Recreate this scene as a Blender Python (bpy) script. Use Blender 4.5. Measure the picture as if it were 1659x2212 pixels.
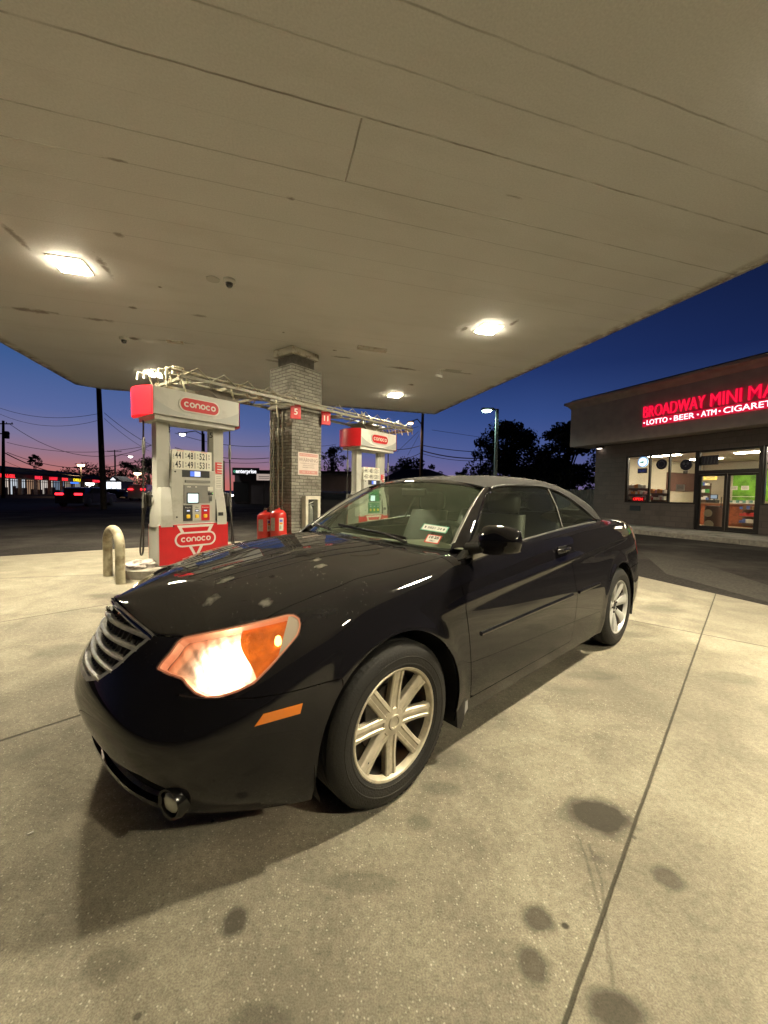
import bpy, bmesh, math, random
import numpy as np
from mathutils import Vector, Matrix
random.seed(7)
R = math.radians
PI = math.pi
for o in list(bpy.data.objects):
    bpy.data.objects.remove(o)
sc = bpy.context.scene
COL = sc.collection

# ------------------------------------------------------------------ camera
F_PX, PITCH, CAM_H, ROLL = 862.43, 2.679, 1.326, 0.89
cd = bpy.data.cameras.new('camera')
cd.sensor_fit = 'VERTICAL'
cd.sensor_height = 24.0
cd.lens = F_PX / 2212.0 * 24.0
cd.clip_start = 0.05
cd.clip_end = 3000
camo = bpy.data.objects.new('camera', cd)
COL.objects.link(camo)
camo.matrix_world = Matrix.Translation((0, 0, CAM_H)) @ Matrix.Rotation(R(90 - PITCH), 4, 'X') @ Matrix.Rotation(R(ROLL), 4, 'Z')
sc.camera = camo

# ------------------------------------------------------------------ dusk sky
world = bpy.data.worlds.new('World')
sc.world = world
world.use_nodes = True
wt = world.node_tree
wt.nodes.clear()


def _n(t, typ, **kw):
    n = t.nodes.new(typ)
    for k, v in kw.items():
        setattr(n, k, v)
    return n


def _math(t, op, a, b=None, c=None, clamp=False):
    n = t.nodes.new('ShaderNodeMath')
    n.operation = op
    n.use_clamp = clamp
    for i, v in enumerate((a, b, c)):
        if v is None:
            continue
        if isinstance(v, (int, float)):
            n.inputs[i].default_value = v
        else:
            t.links.new(v, n.inputs[i])
    return n.outputs[0]


def _ramp(t, fac, stops, interp='LINEAR'):
    n = t.nodes.new('ShaderNodeValToRGB')
    n.color_ramp.interpolation = interp
    els = n.color_ramp.elements
    while len(els) < len(stops):
        els.new(0.5)
    for e, (p, c) in zip(els, stops):
        e.position = p
        e.color = (c[0], c[1], c[2], 1) if not isinstance(c, (int, float)) else (c, c, c, 1)
    t.links.new(fac, n.inputs[0])
    return n.outputs[0]


def _mix(t, fac, a, b, mode='MIX'):
    n = t.nodes.new('ShaderNodeMix')
    n.data_type = 'RGBA'
    n.blend_type = mode
    for i, v in ((0, fac), (6, a), (7, b)):
        if isinstance(v, (int, float)):
            n.inputs[i].default_value = v
        elif isinstance(v, tuple):
            n.inputs[i].default_value = (v[0], v[1], v[2], 1)
        else:
            t.links.new(v, n.inputs[i])
    return n.outputs[2]


geo = _n(wt, 'ShaderNodeTexCoord')
sep = _n(wt, 'ShaderNodeSeparateXYZ')
wt.links.new(geo.outputs['Generated'], sep.inputs[0])
# elevation 0..1 and how close the heading is to the sunset (left of the view)
elev = _math(wt, 'MAXIMUM', sep.outputs[2], 0.0)
sx, sy = math.sin(R(-40)), math.cos(R(-40))
head = _math(wt, 'ADD', _math(wt, 'MULTIPLY', sep.outputs[0], sx), _math(wt, 'MULTIPLY', sep.outputs[1], sy))
near = _math(wt, 'MULTIPLY_ADD', head, 0.5, 0.5, clamp=True)
near = _ramp(wt, near, [(0.0, 0.0), (0.62, 0.0), (0.80, 0.06), (0.9, 0.28), (0.95, 0.72), (0.985, 1.0)])
warm = _ramp(wt, elev, [(0.0, (0.60, 0.150, 0.105)), (0.028, (0.50, 0.165, 0.145)), (0.062, (0.33, 0.175, 0.225)),
                        (0.10, (0.20, 0.180, 0.32)), (0.15, (0.100, 0.140, 0.34)), (0.24, (0.045, 0.103, 0.28)),
                        (0.42, (0.020, 0.060, 0.23)), (0.6, (0.008, 0.024, 0.11)), (1.0, (0.005, 0.013, 0.06))])
cool = _ramp(wt, elev, [(0.0, (0.20, 0.15, 0.30)), (0.05, (0.125, 0.130, 0.32)), (0.10, (0.070, 0.105, 0.30)),
                        (0.18, (0.034, 0.070, 0.235)), (0.28, (0.014, 0.032, 0.135)), (0.45, (0.007, 0.014, 0.062)), (1.0, (0.004, 0.009, 0.04))])
skyc = _mix(wt, near, cool, warm)
side = _ramp(wt, _math(wt, 'MULTIPLY_ADD', head, 0.5, 0.5, clamp=True), [(0.0, 0.4), (0.50, 0.5), (0.62, 0.75), (0.74, 1.0)])
skyc = _mix(wt, 1.0, skyc, side, 'MULTIPLY')
rear = _ramp(wt, _math(wt, 'MULTIPLY_ADD', sep.outputs[1], 0.5, 0.5, clamp=True), [(0.0, 0.04), (0.45, 0.08), (0.62, 0.30), (0.72, 1.0)])
skyc = _mix(wt, 1.0, skyc, rear, 'MULTIPLY')
bg = _n(wt, 'ShaderNodeBackground')
wt.links.new(skyc, bg.inputs[0])
bg.inputs[1].default_value = 1.0
wo = _n(wt, 'ShaderNodeOutputWorld')
wt.links.new(bg.outputs[0], wo.inputs[0])

vs = sc.view_settings
sc.display_settings.display_device = 'sRGB'
vs.view_transform = 'Standard'
vs.look = 'None'
vs.exposure = 0.0
vs.gamma = 1.0
vs.use_curve_mapping = False
sc.cycles.use_denoising = True
sc.cycles.max_bounces = 10
sc.cycles.transparent_max_bounces = 24
sc.cycles.sample_clamp_indirect = 6.0
sc.cycles.caustics_reflective = False
sc.cycles.caustics_refractive = False

LIGHT = 4.3   # overall scale of the canopy lamps

# ------------------------------------------------------------------ image <-> world helpers (photo measured at 1659 x 2212)
_ro, _pt = R(ROLL), R(PITCH)


def ray(u, v):
    a2, b2 = u - 829.5, v - 1106
    a = a2 * math.cos(_ro) + b2 * math.sin(_ro)
    b = -a2 * math.sin(_ro) + b2 * math.cos(_ro)
    x, uu = a / F_PX, -b / F_PX
    return Vector((x, math.cos(_pt) + uu * math.sin(_pt), -math.sin(_pt) + uu * math.cos(_pt)))


def at(u, v, Y):
    r = ray(u, v)
    return r * (Y / r.y) + Vector((0, 0, CAM_H))


def ground(u, v, z=0.0):
    r = ray(u, v)
    return r * ((z - CAM_H) / r.z) + Vector((0, 0, CAM_H))


# ------------------------------------------------------------------ object helpers
def tag(o, label=None, cat=None, group=None, kind=None):
    if label:
        o['label'] = label
    if cat:
        o['category'] = cat
    if group:
        o['group'] = group
    if kind:
        o['kind'] = kind
    return o


def thing(name, label, cat, loc=(0, 0, 0), rz=0.0, group=None):
    o = bpy.data.objects.new(name, None)
    COL.objects.link(o)
    o.location = loc
    o.rotation_euler = (0, 0, rz)
    o.empty_display_size = 0.1
    return tag(o, label, cat, group)


def copy_tree(o, parent=None, loc=None, rz=None):
    c = o.copy()
    COL.objects.link(c)
    if parent:
        c.parent = parent
    if loc is not None:
        c.location = loc
    if rz is not None:
        c.rotation_euler = (0, 0, rz)
    for ch in [k for k in bpy.data.objects if k.parent == o]:
        copy_tree(ch, c)
    return c


class MB:
    """collects shapes and links them as one mesh object"""

    def __init__(s):
        s.v, s.f, s.m = [], [], []

    def add(s, vs, fs, mi=0):
        b = len(s.v)
        s.v.extend([tuple(p) for p in vs])
        s.f.extend([tuple(i + b for i in f) for f in fs])
        s.m.extend([mi] * len(fs))
        return s

    def box(s, c, d, rz=0, mi=0, M=None):
        x, y, z = d[0] / 2, d[1] / 2, d[2] / 2
        P = [Vector((i * x, j * y, k * z)) for i in (-1, 1) for j in (-1, 1) for k in (-1, 1)]
        Q = Matrix.Rotation(rz, 3, 'Z')
        P = [Q @ p + Vector(c) for p in P]
        if M:
            P = [M @ p for p in P]
        return s.add(P, [(0, 1, 3, 2), (4, 6, 7, 5), (0, 4, 5, 1), (2, 3, 7, 6), (0, 2, 6, 4), (1, 5, 7, 3)], mi)

    def bbox(s, c, d, b=0.01, rz=0, mi=0):
        """box with chamfered edges"""
        bm = bmesh.new()
        bmesh.ops.create_cube(bm, size=1)
        bmesh.ops.scale(bm, vec=d, verts=bm.verts)
        bmesh.ops.bevel(bm, geom=bm.edges[:], offset=b, segments=2, affect='EDGES', profile=0.5)
        Q = Matrix.Rotation(rz, 3, 'Z')
        bm.verts.index_update()
        P = [Q @ v.co + Vector(c) for v in bm.verts]
        F = [tuple(v.index for v in f.verts) for f in bm.faces]
        bm.free()
        return s.add(P, F, mi)

    def prism(s, poly, a, b, axis='z', mi=0, M=None):
        """extrude a 2-D polygon between a and b along an axis"""
        def put(p, h):
            if axis == 'z':
                return Vector((p[0], p[1], h))
            if axis == 'y':
                return Vector((p[0], h, p[1]))
            return Vector((h, p[0], p[1]))
        n = len(poly)
        P = [put(p, a) for p in poly] + [put(p, b) for p in poly]
        if M:
            P = [M @ p for p in P]
        F = [tuple(range(n)), tuple(range(2 * n - 1, n - 1, -1))]
        F += [(i, i + n, (i + 1) % n + n, (i + 1) % n) for i in range(n)]
        return s.add(P, F, mi)

    def tube(s, pts, r, n=8, cap=True, mi=0):
        pts = [Vector(p) for p in pts]
        rr = r if isinstance(r, (list, tuple)) else [r] * len(pts)
        V, F = [], []
        up = None
        for i, p in enumerate(pts):
            if i == 0:
                t = pts[1] - p
            elif i == len(pts) - 1:
                t = p - pts[i - 1]
            else:
                t = (pts[i + 1] - p).normalized() + (p - pts[i - 1]).normalized()
            t.normalize()
            if up is None:
                up = Vector((0, 0, 1)) if abs(t.z) < 0.9 else Vector((1, 0, 0))
            a = t.cross(up)
            if a.length < 1e-5:
                a = t.cross(Vector((0, 1, 0)))
            a.normalize()
            b = t.cross(a).normalized()
            up = -b if False else a.cross(t).normalized()
            for k in range(n):
                w = 2 * PI * k / n
                V.append(p + (a * math.cos(w) + up * math.sin(w)) * rr[i])
        for i in range(len(pts) - 1):
            for k in range(n):
                F.append((i * n + k, i * n + (k + 1) % n, (i + 1) * n + (k + 1) % n, (i + 1) * n + k))
        if cap:
            F.append(tuple(range(n - 1, -1, -1)))
            F.append(tuple((len(pts) - 1) * n + k for k in range(n)))
        return s.add(V, F, mi)

    def lathe(s, prof, c=(0, 0, 0), axis='z', n=24, mi=0, M=None, a0=0, a1=2 * PI):
        """prof: list of (radius, height)"""
        V, F = [], []
        full = abs(a1 - a0 - 2 * PI) < 1e-6
        cols = n if full else n + 1
        for (r, h) in prof:
            for k in range(cols):
                w = a0 + (a1 - a0) * k / n
                x, y = r * math.cos(w), r * math.sin(w)
                p = Vector((x, y, h)) if axis == 'z' else (Vector((x, h, y)) if axis == 'y' else Vector((h, x, y)))
                V.append(p + Vector(c))
        for i in range(len(prof) - 1):
            for k in range(n):
                k2 = (k + 1) % cols
                F.append((i * cols + k, i * cols + k2, (i + 1) * cols + k2, (i + 1) * cols + k))
        if M:
            V = [M @ p for p in V]
        return s.add(V, F, mi)

    def grid(s, P, mi=0):
        """P: rows of points"""
        nr, nc = len(P), len(P[0])
        V = [p for row in P for p in row]
        F = [(i * nc + j, i * nc + j + 1, (i + 1) * nc + j + 1, (i + 1) * nc + j) for i in range(nr - 1) for j in range(nc - 1)]
        return s.add(V, F, mi)

    def build(s, name, mats, parent=None, smooth=None, label=None):
        me = bpy.data.meshes.new(name)
        me.from_pydata([tuple(p) for p in s.v], [], s.f)
        if not isinstance(mats, (list, tuple)):
            mats = [mats]
        for m in mats:
            me.materials.append(m)
        me.polygons.foreach_set('material_index', s.m)
        bm = bmesh.new()
        bm.from_mesh(me)
        bmesh.ops.recalc_face_normals(bm, faces=bm.faces)
        bm.to_mesh(me)
        bm.free()
        if smooth is not None:
            me.polygons.foreach_set('use_smooth', [True] * len(me.polygons))
            me.set_sharp_from_angle(angle=R(smooth))
        me.update()
        o = bpy.data.objects.new(name, me)
        COL.objects.link(o)
        if parent:
            o.parent = parent
        if label:
            o['label'] = label
        return o


def text_geo(s, size, depth=0.004, bold=0.0, align='CENTER', spacing=1.0):
    cu = bpy.data.curves.new('t', 'FONT')
    cu.body = s
    cu.size = size
    cu.extrude = depth
    cu.offset = bold
    cu.align_x = align
    cu.space_character = spacing
    cu.resolution_u = 3
    o = bpy.data.objects.new('t', cu)
    COL.objects.link(o)
    dg = bpy.context.evaluated_depsgraph_get()
    ev = o.evaluated_get(dg)
    me = ev.to_mesh()
    V = [v.co.copy() for v in me.vertices]
    Fc = [tuple(p.vertices) for p in me.polygons]
    ev.to_mesh_clear()
    bpy.data.objects.remove(o)
    bpy.data.curves.remove(cu)
    return V, Fc


def text_on(mb, s, size, origin, ux, uy, depth=0.003, bold=0.0, align='CENTER', mi=0, squeeze=1.0, spacing=1.0):
    V, Fc = text_geo(s, size, depth, bold, align, spacing)
    ux, uy, origin = Vector(ux).normalized(), Vector(uy).normalized(), Vector(origin)
    uz = ux.cross(uy)
    mb.add([origin + ux * (p.x * squeeze) + uy * p.y + uz * p.z for p in V], Fc, mi)


def ribbon(mb, pts, w, origin, ux, uy, h=0.004, mi=0, closed=False):
    """flat stroke of width w with round ends drawn in a plane, raised by h"""
    ux, uy, origin = Vector(ux).normalized(), Vector(uy).normalized(), Vector(origin)
    uz = ux.cross(uy)
    n = len(pts)
    P = [Vector((p[0], p[1])) for p in pts]
    L, Rr = [], []
    for i in range(n):
        a = P[(i - 1) % n] if (closed or i > 0) else P[i]
        b = P[(i + 1) % n] if (closed or i < n - 1) else P[i]
        t = (b - a).normalized()
        nn = Vector((-t.y, t.x))
        d1 = (P[i] - a)
        d2 = (b - P[i])
        k = 1.0
        if d1.length > 1e-9 and d2.length > 1e-9:
            k = 1.0 / max(0.5, math.cos(d1.angle(d2) / 2))
        L.append(P[i] + nn * w / 2 * k)
        Rr.append(P[i] - nn * w / 2 * k)
    m = n if closed else n - 1
    def put(p, z):
        return origin + ux * p.x + uy * p.y + uz * z
    for i in range(m):
        j = (i + 1) % n
        q = [L[i], Rr[i], Rr[j], L[j]]
        V = [put(p, h) for p in q] + [put(p, 0) for p in q]
        mb.add(V, [(0, 1, 2, 3), (0, 4, 5, 1), (1, 5, 6, 2), (2, 6, 7, 3), (3, 7, 4, 0)], mi)


def arc(cx, cy, r, a0, a1, n=14):
    return [(cx + r * math.cos(R(a0 + (a1 - a0) * i / n)), cy + r * math.sin(R(a0 + (a1 - a0) * i / n))) for i in range(n + 1)]


def wordmark(mb, width, origin, ux, uy, h=0.004, mi=0):
    """the rounded lower-case fuel brand word, letter by letter, from strokes"""
    r = 1.0
    sp = 2.75
    w = 0.62
    tot = sp * 5 + 2 * r + w
    k = width / tot
    x = -tot / 2 + r + w / 2
    S = lambda pts: [(p[0] * k, p[1] * k) for p in pts]
    for i, ch in enumerate('conoco'):
        cx = x + sp * i
        if ch == 'c':
            ribbon(mb, S(arc(cx, 0, r, 42, 318)), w * k, origin, ux, uy, h, mi)
        elif ch == 'o':
            ribbon(mb, S(arc(cx, 0, r, 0, 345, 24)), w * k, origin, ux, uy, h, mi, closed=True)
        else:
            ribbon(mb, S([(cx - r, -1.15)] + arc(cx, 0, r, 180, 0) + [(cx + r, -1.15)]), w * k, origin, ux, uy, h, mi)


def pill(hw, hh, n=10):
    return [(hw - hh + p[0], p[1]) for p in arc(0, 0, hh, -90, 90, n)] + [(-(hw - hh) + p[0], p[1]) for p in arc(0, 0, hh, 90, 270, n)]


# ------------------------------------------------------------------ materials
MATS = {}


def mat(name, col=(0.5, 0.5, 0.5), rough=0.5, metal=0.0, emit=None, estr=1.0, noise=0.0, nscale=8.0, bump=0.0, bscale=40.0,
        spec=0.5, coat=0.0, dirt=None, dscale=3.0, dthr=(0.5, 0.62)):
    if name in MATS:
        return MATS[name]
    m = bpy.data.materials.new(name)
    m.use_nodes = True
    t = m.node_tree
    b = t.nodes['Principled BSDF']
    b.inputs['Base Color'].default_value = (*col, 1)
    b.inputs['Roughness'].default_value = rough
    b.inputs['Metallic'].default_value = metal
    b.inputs['Specular IOR Level'].default_value = spec
    b.inputs['Coat Weight'].default_value = coat
    b.inputs['Coat Roughness'].default_value = 0.03
    if noise or bump or dirt:
        tc = _n(t, 'ShaderNodeTexCoord')
    if noise or dirt:
        nz = _n(t, 'ShaderNodeTexNoise')
        nz.inputs['Scale'].default_value = nscale
        nz.inputs['Detail'].default_value = 6
        t.links.new(tc.outputs['Object'], nz.inputs['Vector'])
        c = _ramp(t, nz.outputs['Fac'], [(0.3, tuple(x * (1 - noise) for x in col)), (0.7, tuple(min(1, x * (1 + noise)) for x in col))])
        if dirt:
            n2 = _n(t, 'ShaderNodeTexNoise')
            n2.inputs['Scale'].default_value = dscale
            n2.inputs['Detail'].default_value = 9
            n2.inputs['Roughness'].default_value = 0.65
            t.links.new(tc.outputs['Object'], n2.inputs['Vector'])
            k = _ramp(t, n2.outputs['Fac'], [(dthr[0], 0.0), (dthr[1], 1.0)])
            c = _mix(t, k, c, dirt)
        t.links.new(c, b.inputs['Base Color'])
    if bump:
        n3 = _n(t, 'ShaderNodeTexNoise')
        n3.inputs['Scale'].default_value = bscale
        n3.inputs['Detail'].default_value = 4
        t.links.new(tc.outputs['Object'], n3.inputs['Vector'])
        bp = _n(t, 'ShaderNodeBump')
        bp.inputs['Strength'].default_value = bump
        bp.inputs['Distance'].default_value = 0.01
        t.links.new(n3.outputs['Fac'], bp.inputs['Height'])
        t.links.new(bp.outputs[0], b.inputs['Normal'])
    if emit:
        b.inputs['Emission Color'].default_value = (*emit, 1)
        b.inputs['Emission Strength'].default_value = estr
    MATS[name] = m
    return m


def glass_mat(name, tint=(0.8, 0.9, 0.85), film=0.05, filmcol=(0.5, 0.5, 0.45), rough=0.0):
    """thin glass: tinted see-through, mirror reflection by Fresnel, a little film of dust and, on the windscreen, painted glare"""
    if name in MATS:
        return MATS[name]
    m = bpy.data.materials.new(name)
    m.use_nodes = True
    t = m.node_tree
    t.nodes.clear()
    out = _n(t, 'ShaderNodeOutputMaterial')
    tr = _n(t, 'ShaderNodeBsdfTransparent')
    tr.inputs[0].default_value = (*tint, 1)
    gl = _n(t, 'ShaderNodeBsdfGlossy')
    gl.inputs['Roughness'].default_value = rough
    gl.inputs[0].default_value = (1, 1, 1, 1)
    df = _n(t, 'ShaderNodeBsdfDiffuse')
    df.inputs[0].default_value = (*filmcol, 1)
    fr = _n(t, 'ShaderNodeFresnel')
    gg = _n(t, 'ShaderNodeNewGeometry')
    t.links.new(_math(t, 'MULTIPLY_ADD', gg.outputs['Backfacing'], 1 / 1.5 - 1.5, 1.5), fr.inputs[0])
    mx = _n(t, 'ShaderNodeMixShader')
    mx.inputs[0].default_value = film
    t.links.new(tr.outputs[0], mx.inputs[1])
    t.links.new(df.outputs[0], mx.inputs[2])
    m2 = _n(t, 'ShaderNodeMixShader')
    t.links.new(fr.outputs[0], m2.inputs[0])
    t.links.new(mx.outputs[0], m2.inputs[1])
    t.links.new(gl.outputs[0], m2.inputs[2])
    t.links.new(m2.outputs[0], out.inputs[0])
    MATS[name] = m
    return m


def emis(name, col, s):
    if name in MATS:
        return MATS[name]
    m = bpy.data.materials.new(name)
    m.use_nodes = True
    t = m.node_tree
    t.nodes.clear()
    e = _n(t, 'ShaderNodeEmission')
    e.inputs[0].default_value = (*col, 1)
    e.inputs[1].default_value = s
    o = _n(t, 'ShaderNodeOutputMaterial')
    t.links.new(e.outputs[0], o.inputs[0])
    MATS[name] = m
    return m
# ================================================================== GROUND
CU, CV = Vector((.9588, .2840, 0)), Vector((-.2840, .9588, 0))   # canopy axes
ICE = R(51.8)                                                     # pump island heading
STAINS = [(.91, 1.60, .165, .125, .92), (.36, 1.95, .16, .11, .35), (-.05, 1.30, .16, .05, .3), (-.75, 1.05, .09, .06, .25), (1.55, 2.9, .25, .10, .3), (-2.9, 4.3, .4, .12, .35), (-3.4, 4.9, .3, .15, .4), (5.0, 3.3, .25, .3, .35), (.501, 1.192, .065, .055, .75), (.443, 1.067, .055, .065, .7), (.58, 1.173, .016, .013, .9), (.616, .972, .095, .06, .8),
          (1.012, 1.329, .065, .06, .6), (.285, 1.742, .10, .06, .4), (.158, 1.549, .06, .045, .35), (.798, 1.40, .034, .028, .35), (-.438, 1.169, .046, .055, .8),
          (-.294, .945, .10, .04, .45), (.996, 1.498, .015, .013, .6), (-.67, 1.544, .008, .010, .9), (-.601, .945, .011, .01, .7), (2.6, 2.9, .22, .14, .3),
          (3.3, 4.7, .3, .2, .3), (-2.6, 3.2, .25, .2, .3), (1.9, 2.0, .12, .3, .2), (2.4, 3.8, .28, .12, .35)]
DRIPS = [[(.776, 1.505), (.762, 1.405), (.719, 1.245), (.682, 1.117), (.635, 1.006)], [(.80, 1.46), (.775, 1.33), (.715, 1.19), (.66, 1.08)]]


def concrete():
    m = bpy.data.materials.new('worn_concrete')
    m.use_nodes = True
    t = m.node_tree
    b = t.nodes['Principled BSDF']
    tc = _n(t, 'ShaderNodeTexCoord')
    P = tc.outputs['Object']
    so = _n(t, 'ShaderNodeSeparateXYZ')
    t.links.new(P, so.inputs[0])
    x, y = so.outputs[0], so.outputs[1]

    def noise(s, d=5, r=.55, dist=0.0, dim='3D'):
        n = _n(t, 'ShaderNodeTexNoise')
        n.inputs['Scale'].default_value = s
        n.inputs['Detail'].default_value = d
        n.inputs['Roughness'].default_value = r
        n.inputs['Distortion'].default_value = dist
        t.links.new(P, n.inputs['Vector'])
        return n.outputs['Fac']
    nbig, nmid, nfin, nmic = noise(.55, 4), noise(2.6, 7, .6, .4), noise(38, 4, .7), noise(190, 2, .6)
    # slab side coordinate: n > -.287 is the smoother right-hand slab
    nn = _math(t, 'ADD', _math(t, 'MULTIPLY', x, .738), _math(t, 'MULTIPLY', y, -.674))
    cc = _math(t, 'ADD', _math(t, 'MULTIPLY', x, .674), _math(t, 'MULTIPLY', y, .738))
    right = _ramp(t, _math(t, 'MULTIPLY_ADD', nn, .5, .5), [(.3560, 0.0), (.3568, 1.0)])
    rough_c = _ramp(t, nmid, [(.32, (.19, .172, .132)), (.5, (.275, .251, .192)), (.68, (.36, .33, .254))])
    smooth_c = _ramp(t, nmid, [(.30, (.225, .205, .157)), (.5, (.295, .269, .207)), (.72, (.365, .335, .262))])
    c = _mix(t, right, rough_c, smooth_c)
    c = _mix(t, .55, c, _mix(t, nbig, (.55, .55, .55), (1.35, 1.33, 1.28)), 'MULTIPLY') if False else _mix(t, _ramp(t, nbig, [(.36, .62), (.56, 0.0)]), c, (.165, .150, .118))
    # exposed aggregate: pale and dark stones on the left slab
    vor = _n(t, 'ShaderNodeTexVoronoi')
    vor.inputs['Scale'].default_value = 105
    t.links.new(P, vor.inputs['Vector'])
    vc = _n(t, 'ShaderNodeSeparateColor')
    t.links.new(vor.outputs['Color'], vc.inputs[0])
    stone = _math(t, 'MULTIPLY', _ramp(t, vor.outputs['Distance'], [(.22, 1.0), (.42, 0.0)]), _ramp(t, vc.outputs[0], [(.80, 0.0), (.84, 1.0)]))
    rs = _math(t, 'MULTIPLY_ADD', right, -.7, 1.0)
    c = _mix(t, _math(t, 'MULTIPLY', _math(t, 'MULTIPLY', stone, rs), .55), c, (.60, .56, .46))
    dstone = _math(t, 'MULTIPLY', _ramp(t, vor.outputs['Distance'], [(.2, 1.0), (.45, 0.0)]), _ramp(t, vc.outputs[1], [(.84, 0.0), (.88, 1.0)]))
    c = _mix(t, _math(t, 'MULTIPLY', _math(t, 'MULTIPLY', dstone, rs), .5), c, (.13, .12, .10))
    grain = _ramp(t, nfin, [(.3, .78), (.7, 1.20)])
    c = _mix(t, 1.0, c, grain, 'MULTIPLY')
    g2 = _ramp(t, nmic, [(.3, .74), (.7, 1.26)])
    c = _mix(t, 1.0, c, g2, 'MULTIPLY')
    # faint tyre scuffs
    wv = noise(1.1, 3, .5, 1.5)
    c = _mix(t, _ramp(t, wv, [(.55, 0.0), (.70, .5)]), c, (.15, .137, .108))
    # oil stains
    wob = _math(t, 'MULTIPLY_ADD', noise(9, 4), .9, -.45)
    dk = None
    for (sx_, sy_, rx, ry, a) in STAINS:
        dx = _math(t, 'DIVIDE', _math(t, 'SUBTRACT', x, sx_), rx)
        dy = _math(t, 'DIVIDE', _math(t, 'SUBTRACT', y, sy_), ry)
        d = _math(t, 'SQRT', _math(t, 'ADD', _math(t, 'MULTIPLY', dx, dx), _math(t, 'MULTIPLY', dy, dy)))
        k = _ramp(t, _math(t, 'ADD', d, wob), [(.55, a), (1.05, 0.0)])
        dk = k if dk is None else _math(t, 'MAXIMUM', dk, k)
    for line in DRIPS:
        for (x0, y0), (x1, y1) in zip(line[:-1], line[1:]):
            L = math.hypot(x1 - x0, y1 - y0)
            ux_, uy_ = (x1 - x0) / L, (y1 - y0) / L
            px_ = _math(t, 'SUBTRACT', x, x0)
            py_ = _math(t, 'SUBTRACT', y, y0)
            al = _math(t, 'ADD', _math(t, 'MULTIPLY', px_, ux_), _math(t, 'MULTIPLY', py_, uy_))
            al = _math(t, 'MINIMUM', _math(t, 'MAXIMUM', al, 0.0), L)
            ex = _math(t, 'SUBTRACT', px_, _math(t, 'MULTIPLY', al, ux_))
            ey = _math(t, 'SUBTRACT', py_, _math(t, 'MULTIPLY', al, uy_))
            d = _math(t, 'SQRT', _math(t, 'ADD', _math(t, 'MULTIPLY', ex, ex), _math(t, 'MULTIPLY', ey, ey)))
            k = _ramp(t, d, [(.002, .40), (.007, 0.0)])
            dk = _math(t, 'MAXIMUM', dk, k)
    c = _mix(t, dk, c, (.045, .040, .031))
    # scattered small oil drops
    v2 = _n(t, 'ShaderNodeTexVoronoi')
    v2.inputs['Scale'].default_value = 1.7
    t.links.new(P, v2.inputs['Vector'])
    c = _mix(t, _ramp(t, _math(t, 'ADD', v2.outputs['Distance'], _math(t, 'MULTIPLY', wob, .06)), [(.05, .5), (.10, 0.0)]), c, (.11, .10, .08))
    # joints
    jit = _math(t, 'MULTIPLY_ADD', noise(6, 3), .006, -.003)
    def line(co, at_, w):
        d = _math(t, 'ABSOLUTE', _math(t, 'ADD', _math(t, 'SUBTRACT', co, at_), jit))
        return _ramp(t, d, [(w * .5, 1.0), (w, 0.0)])
    J = line(nn, -.287, .0075)
    for a_, w in ((-2.837, .014), (-5.39, .012), (2.26, .010), (4.9, .010)):
        J = _math(t, 'MAXIMUM', J, line(nn, a_, w))
    rgt = _ramp(t, nn, [(0.0, 0.0), (.001, 1.0)])
    for a_ in (4.94, 9.6, 14.2, -6.5):
        J = _math(t, 'MAXIMUM', J, line(cc, a_, .010))
    c = _mix(t, _math(t, 'MULTIPLY', J, .85), c, (.035, .032, .022))
    # older, paler slab beyond a joint at the left end of the island
    vv_ = _math(t, 'ADD', _math(t, 'MULTIPLY', x, -.284), _math(t, 'MULTIPLY', y, .9588))
    far_ = _math(t, 'MULTIPLY', _math(t, 'GREATER_THAN', vv_, 7.12), _math(t, 'LESS_THAN', x, -3.9))
    c = _mix(t, _math(t, 'MULTIPLY', far_, .15), c, (.42, .38, .28))
    jl = _math(t, 'MULTIPLY', line(vv_, 7.12, .03), _math(t, 'LESS_THAN', x, -3.9))
    c = _mix(t, _math(t, 'MULTIPLY', jl, .6), c, (.10, .09, .07))
    t.links.new(c, b.inputs['Base Color'])
    b.inputs['Roughness'].default_value = .82
    b.inputs['Specular IOR Level'].default_value = .3
    hgt = _math(t, 'ADD', _math(t, 'MULTIPLY', nfin, .5), _math(t, 'MULTIPLY', nmic, .35))
    hgt = _math(t, 'ADD', hgt, _math(t, 'MULTIPLY', stone, .25))
    hgt = _math(t, 'SUBTRACT', hgt, _math(t, 'MULTIPLY', J, 1.5))
    bp = _n(t, 'ShaderNodeBump')
    bp.inputs['Strength'].default_value = .55
    bp.inputs['Distance'].default_value = .006
    t.links.new(hgt, bp.inputs['Height'])
    t.links.new(bp.outputs[0], b.inputs['Normal'])
    return m


CONC = concrete()
ASPH = mat('asphalt', (.034, .031, .029), 1.0, spec=.04, noise=.35, nscale=25, bump=.5, bscale=120, dirt=(.075, .068, .062), dscale=.5, dthr=(.45, .65))
ASPH2 = mat('asphalt_patch_tar', (.065, .06, .054), 1.0, spec=.06, noise=.3, nscale=25, bump=.5, bscale=120, dirt=(.05, .047, .045), dscale=1.5, dthr=(.5, .7))
KERB = mat('kerb_concrete', (.30, .28, .24), .85, noise=.25, nscale=12, bump=.4, bscale=60, dirt=(.14, .13, .11), dscale=3)


def sheet(name, pts, z, m):
    mb = MB()
    mb.add([(p[0], p[1], z) for p in pts], [tuple(range(len(pts)))])
    o = mb.build(name, m)
    o['kind'] = 'structure'
    if o.data.polygons[0].normal.z < 0:
        o.data.flip_normals()
    return o


sheet('ground', [(-400, -60), (400, -60), (400, 600), (-400, 600)], -.004, ASPH)
sheet('pavement', [(1.8, 15.1), (-7.37, 7.62), (-20, -2.8), (-20, -15), (10.03, -12.7)], 0, CONC)
sheet('asphalt_patch', [ground(*p)[:2] for p in ((1385, 1192), (1500, 1212), (1659, 1264), (1800, 1330), (1659, 1300), (1440, 1240))], 0, ASPH2)
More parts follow.
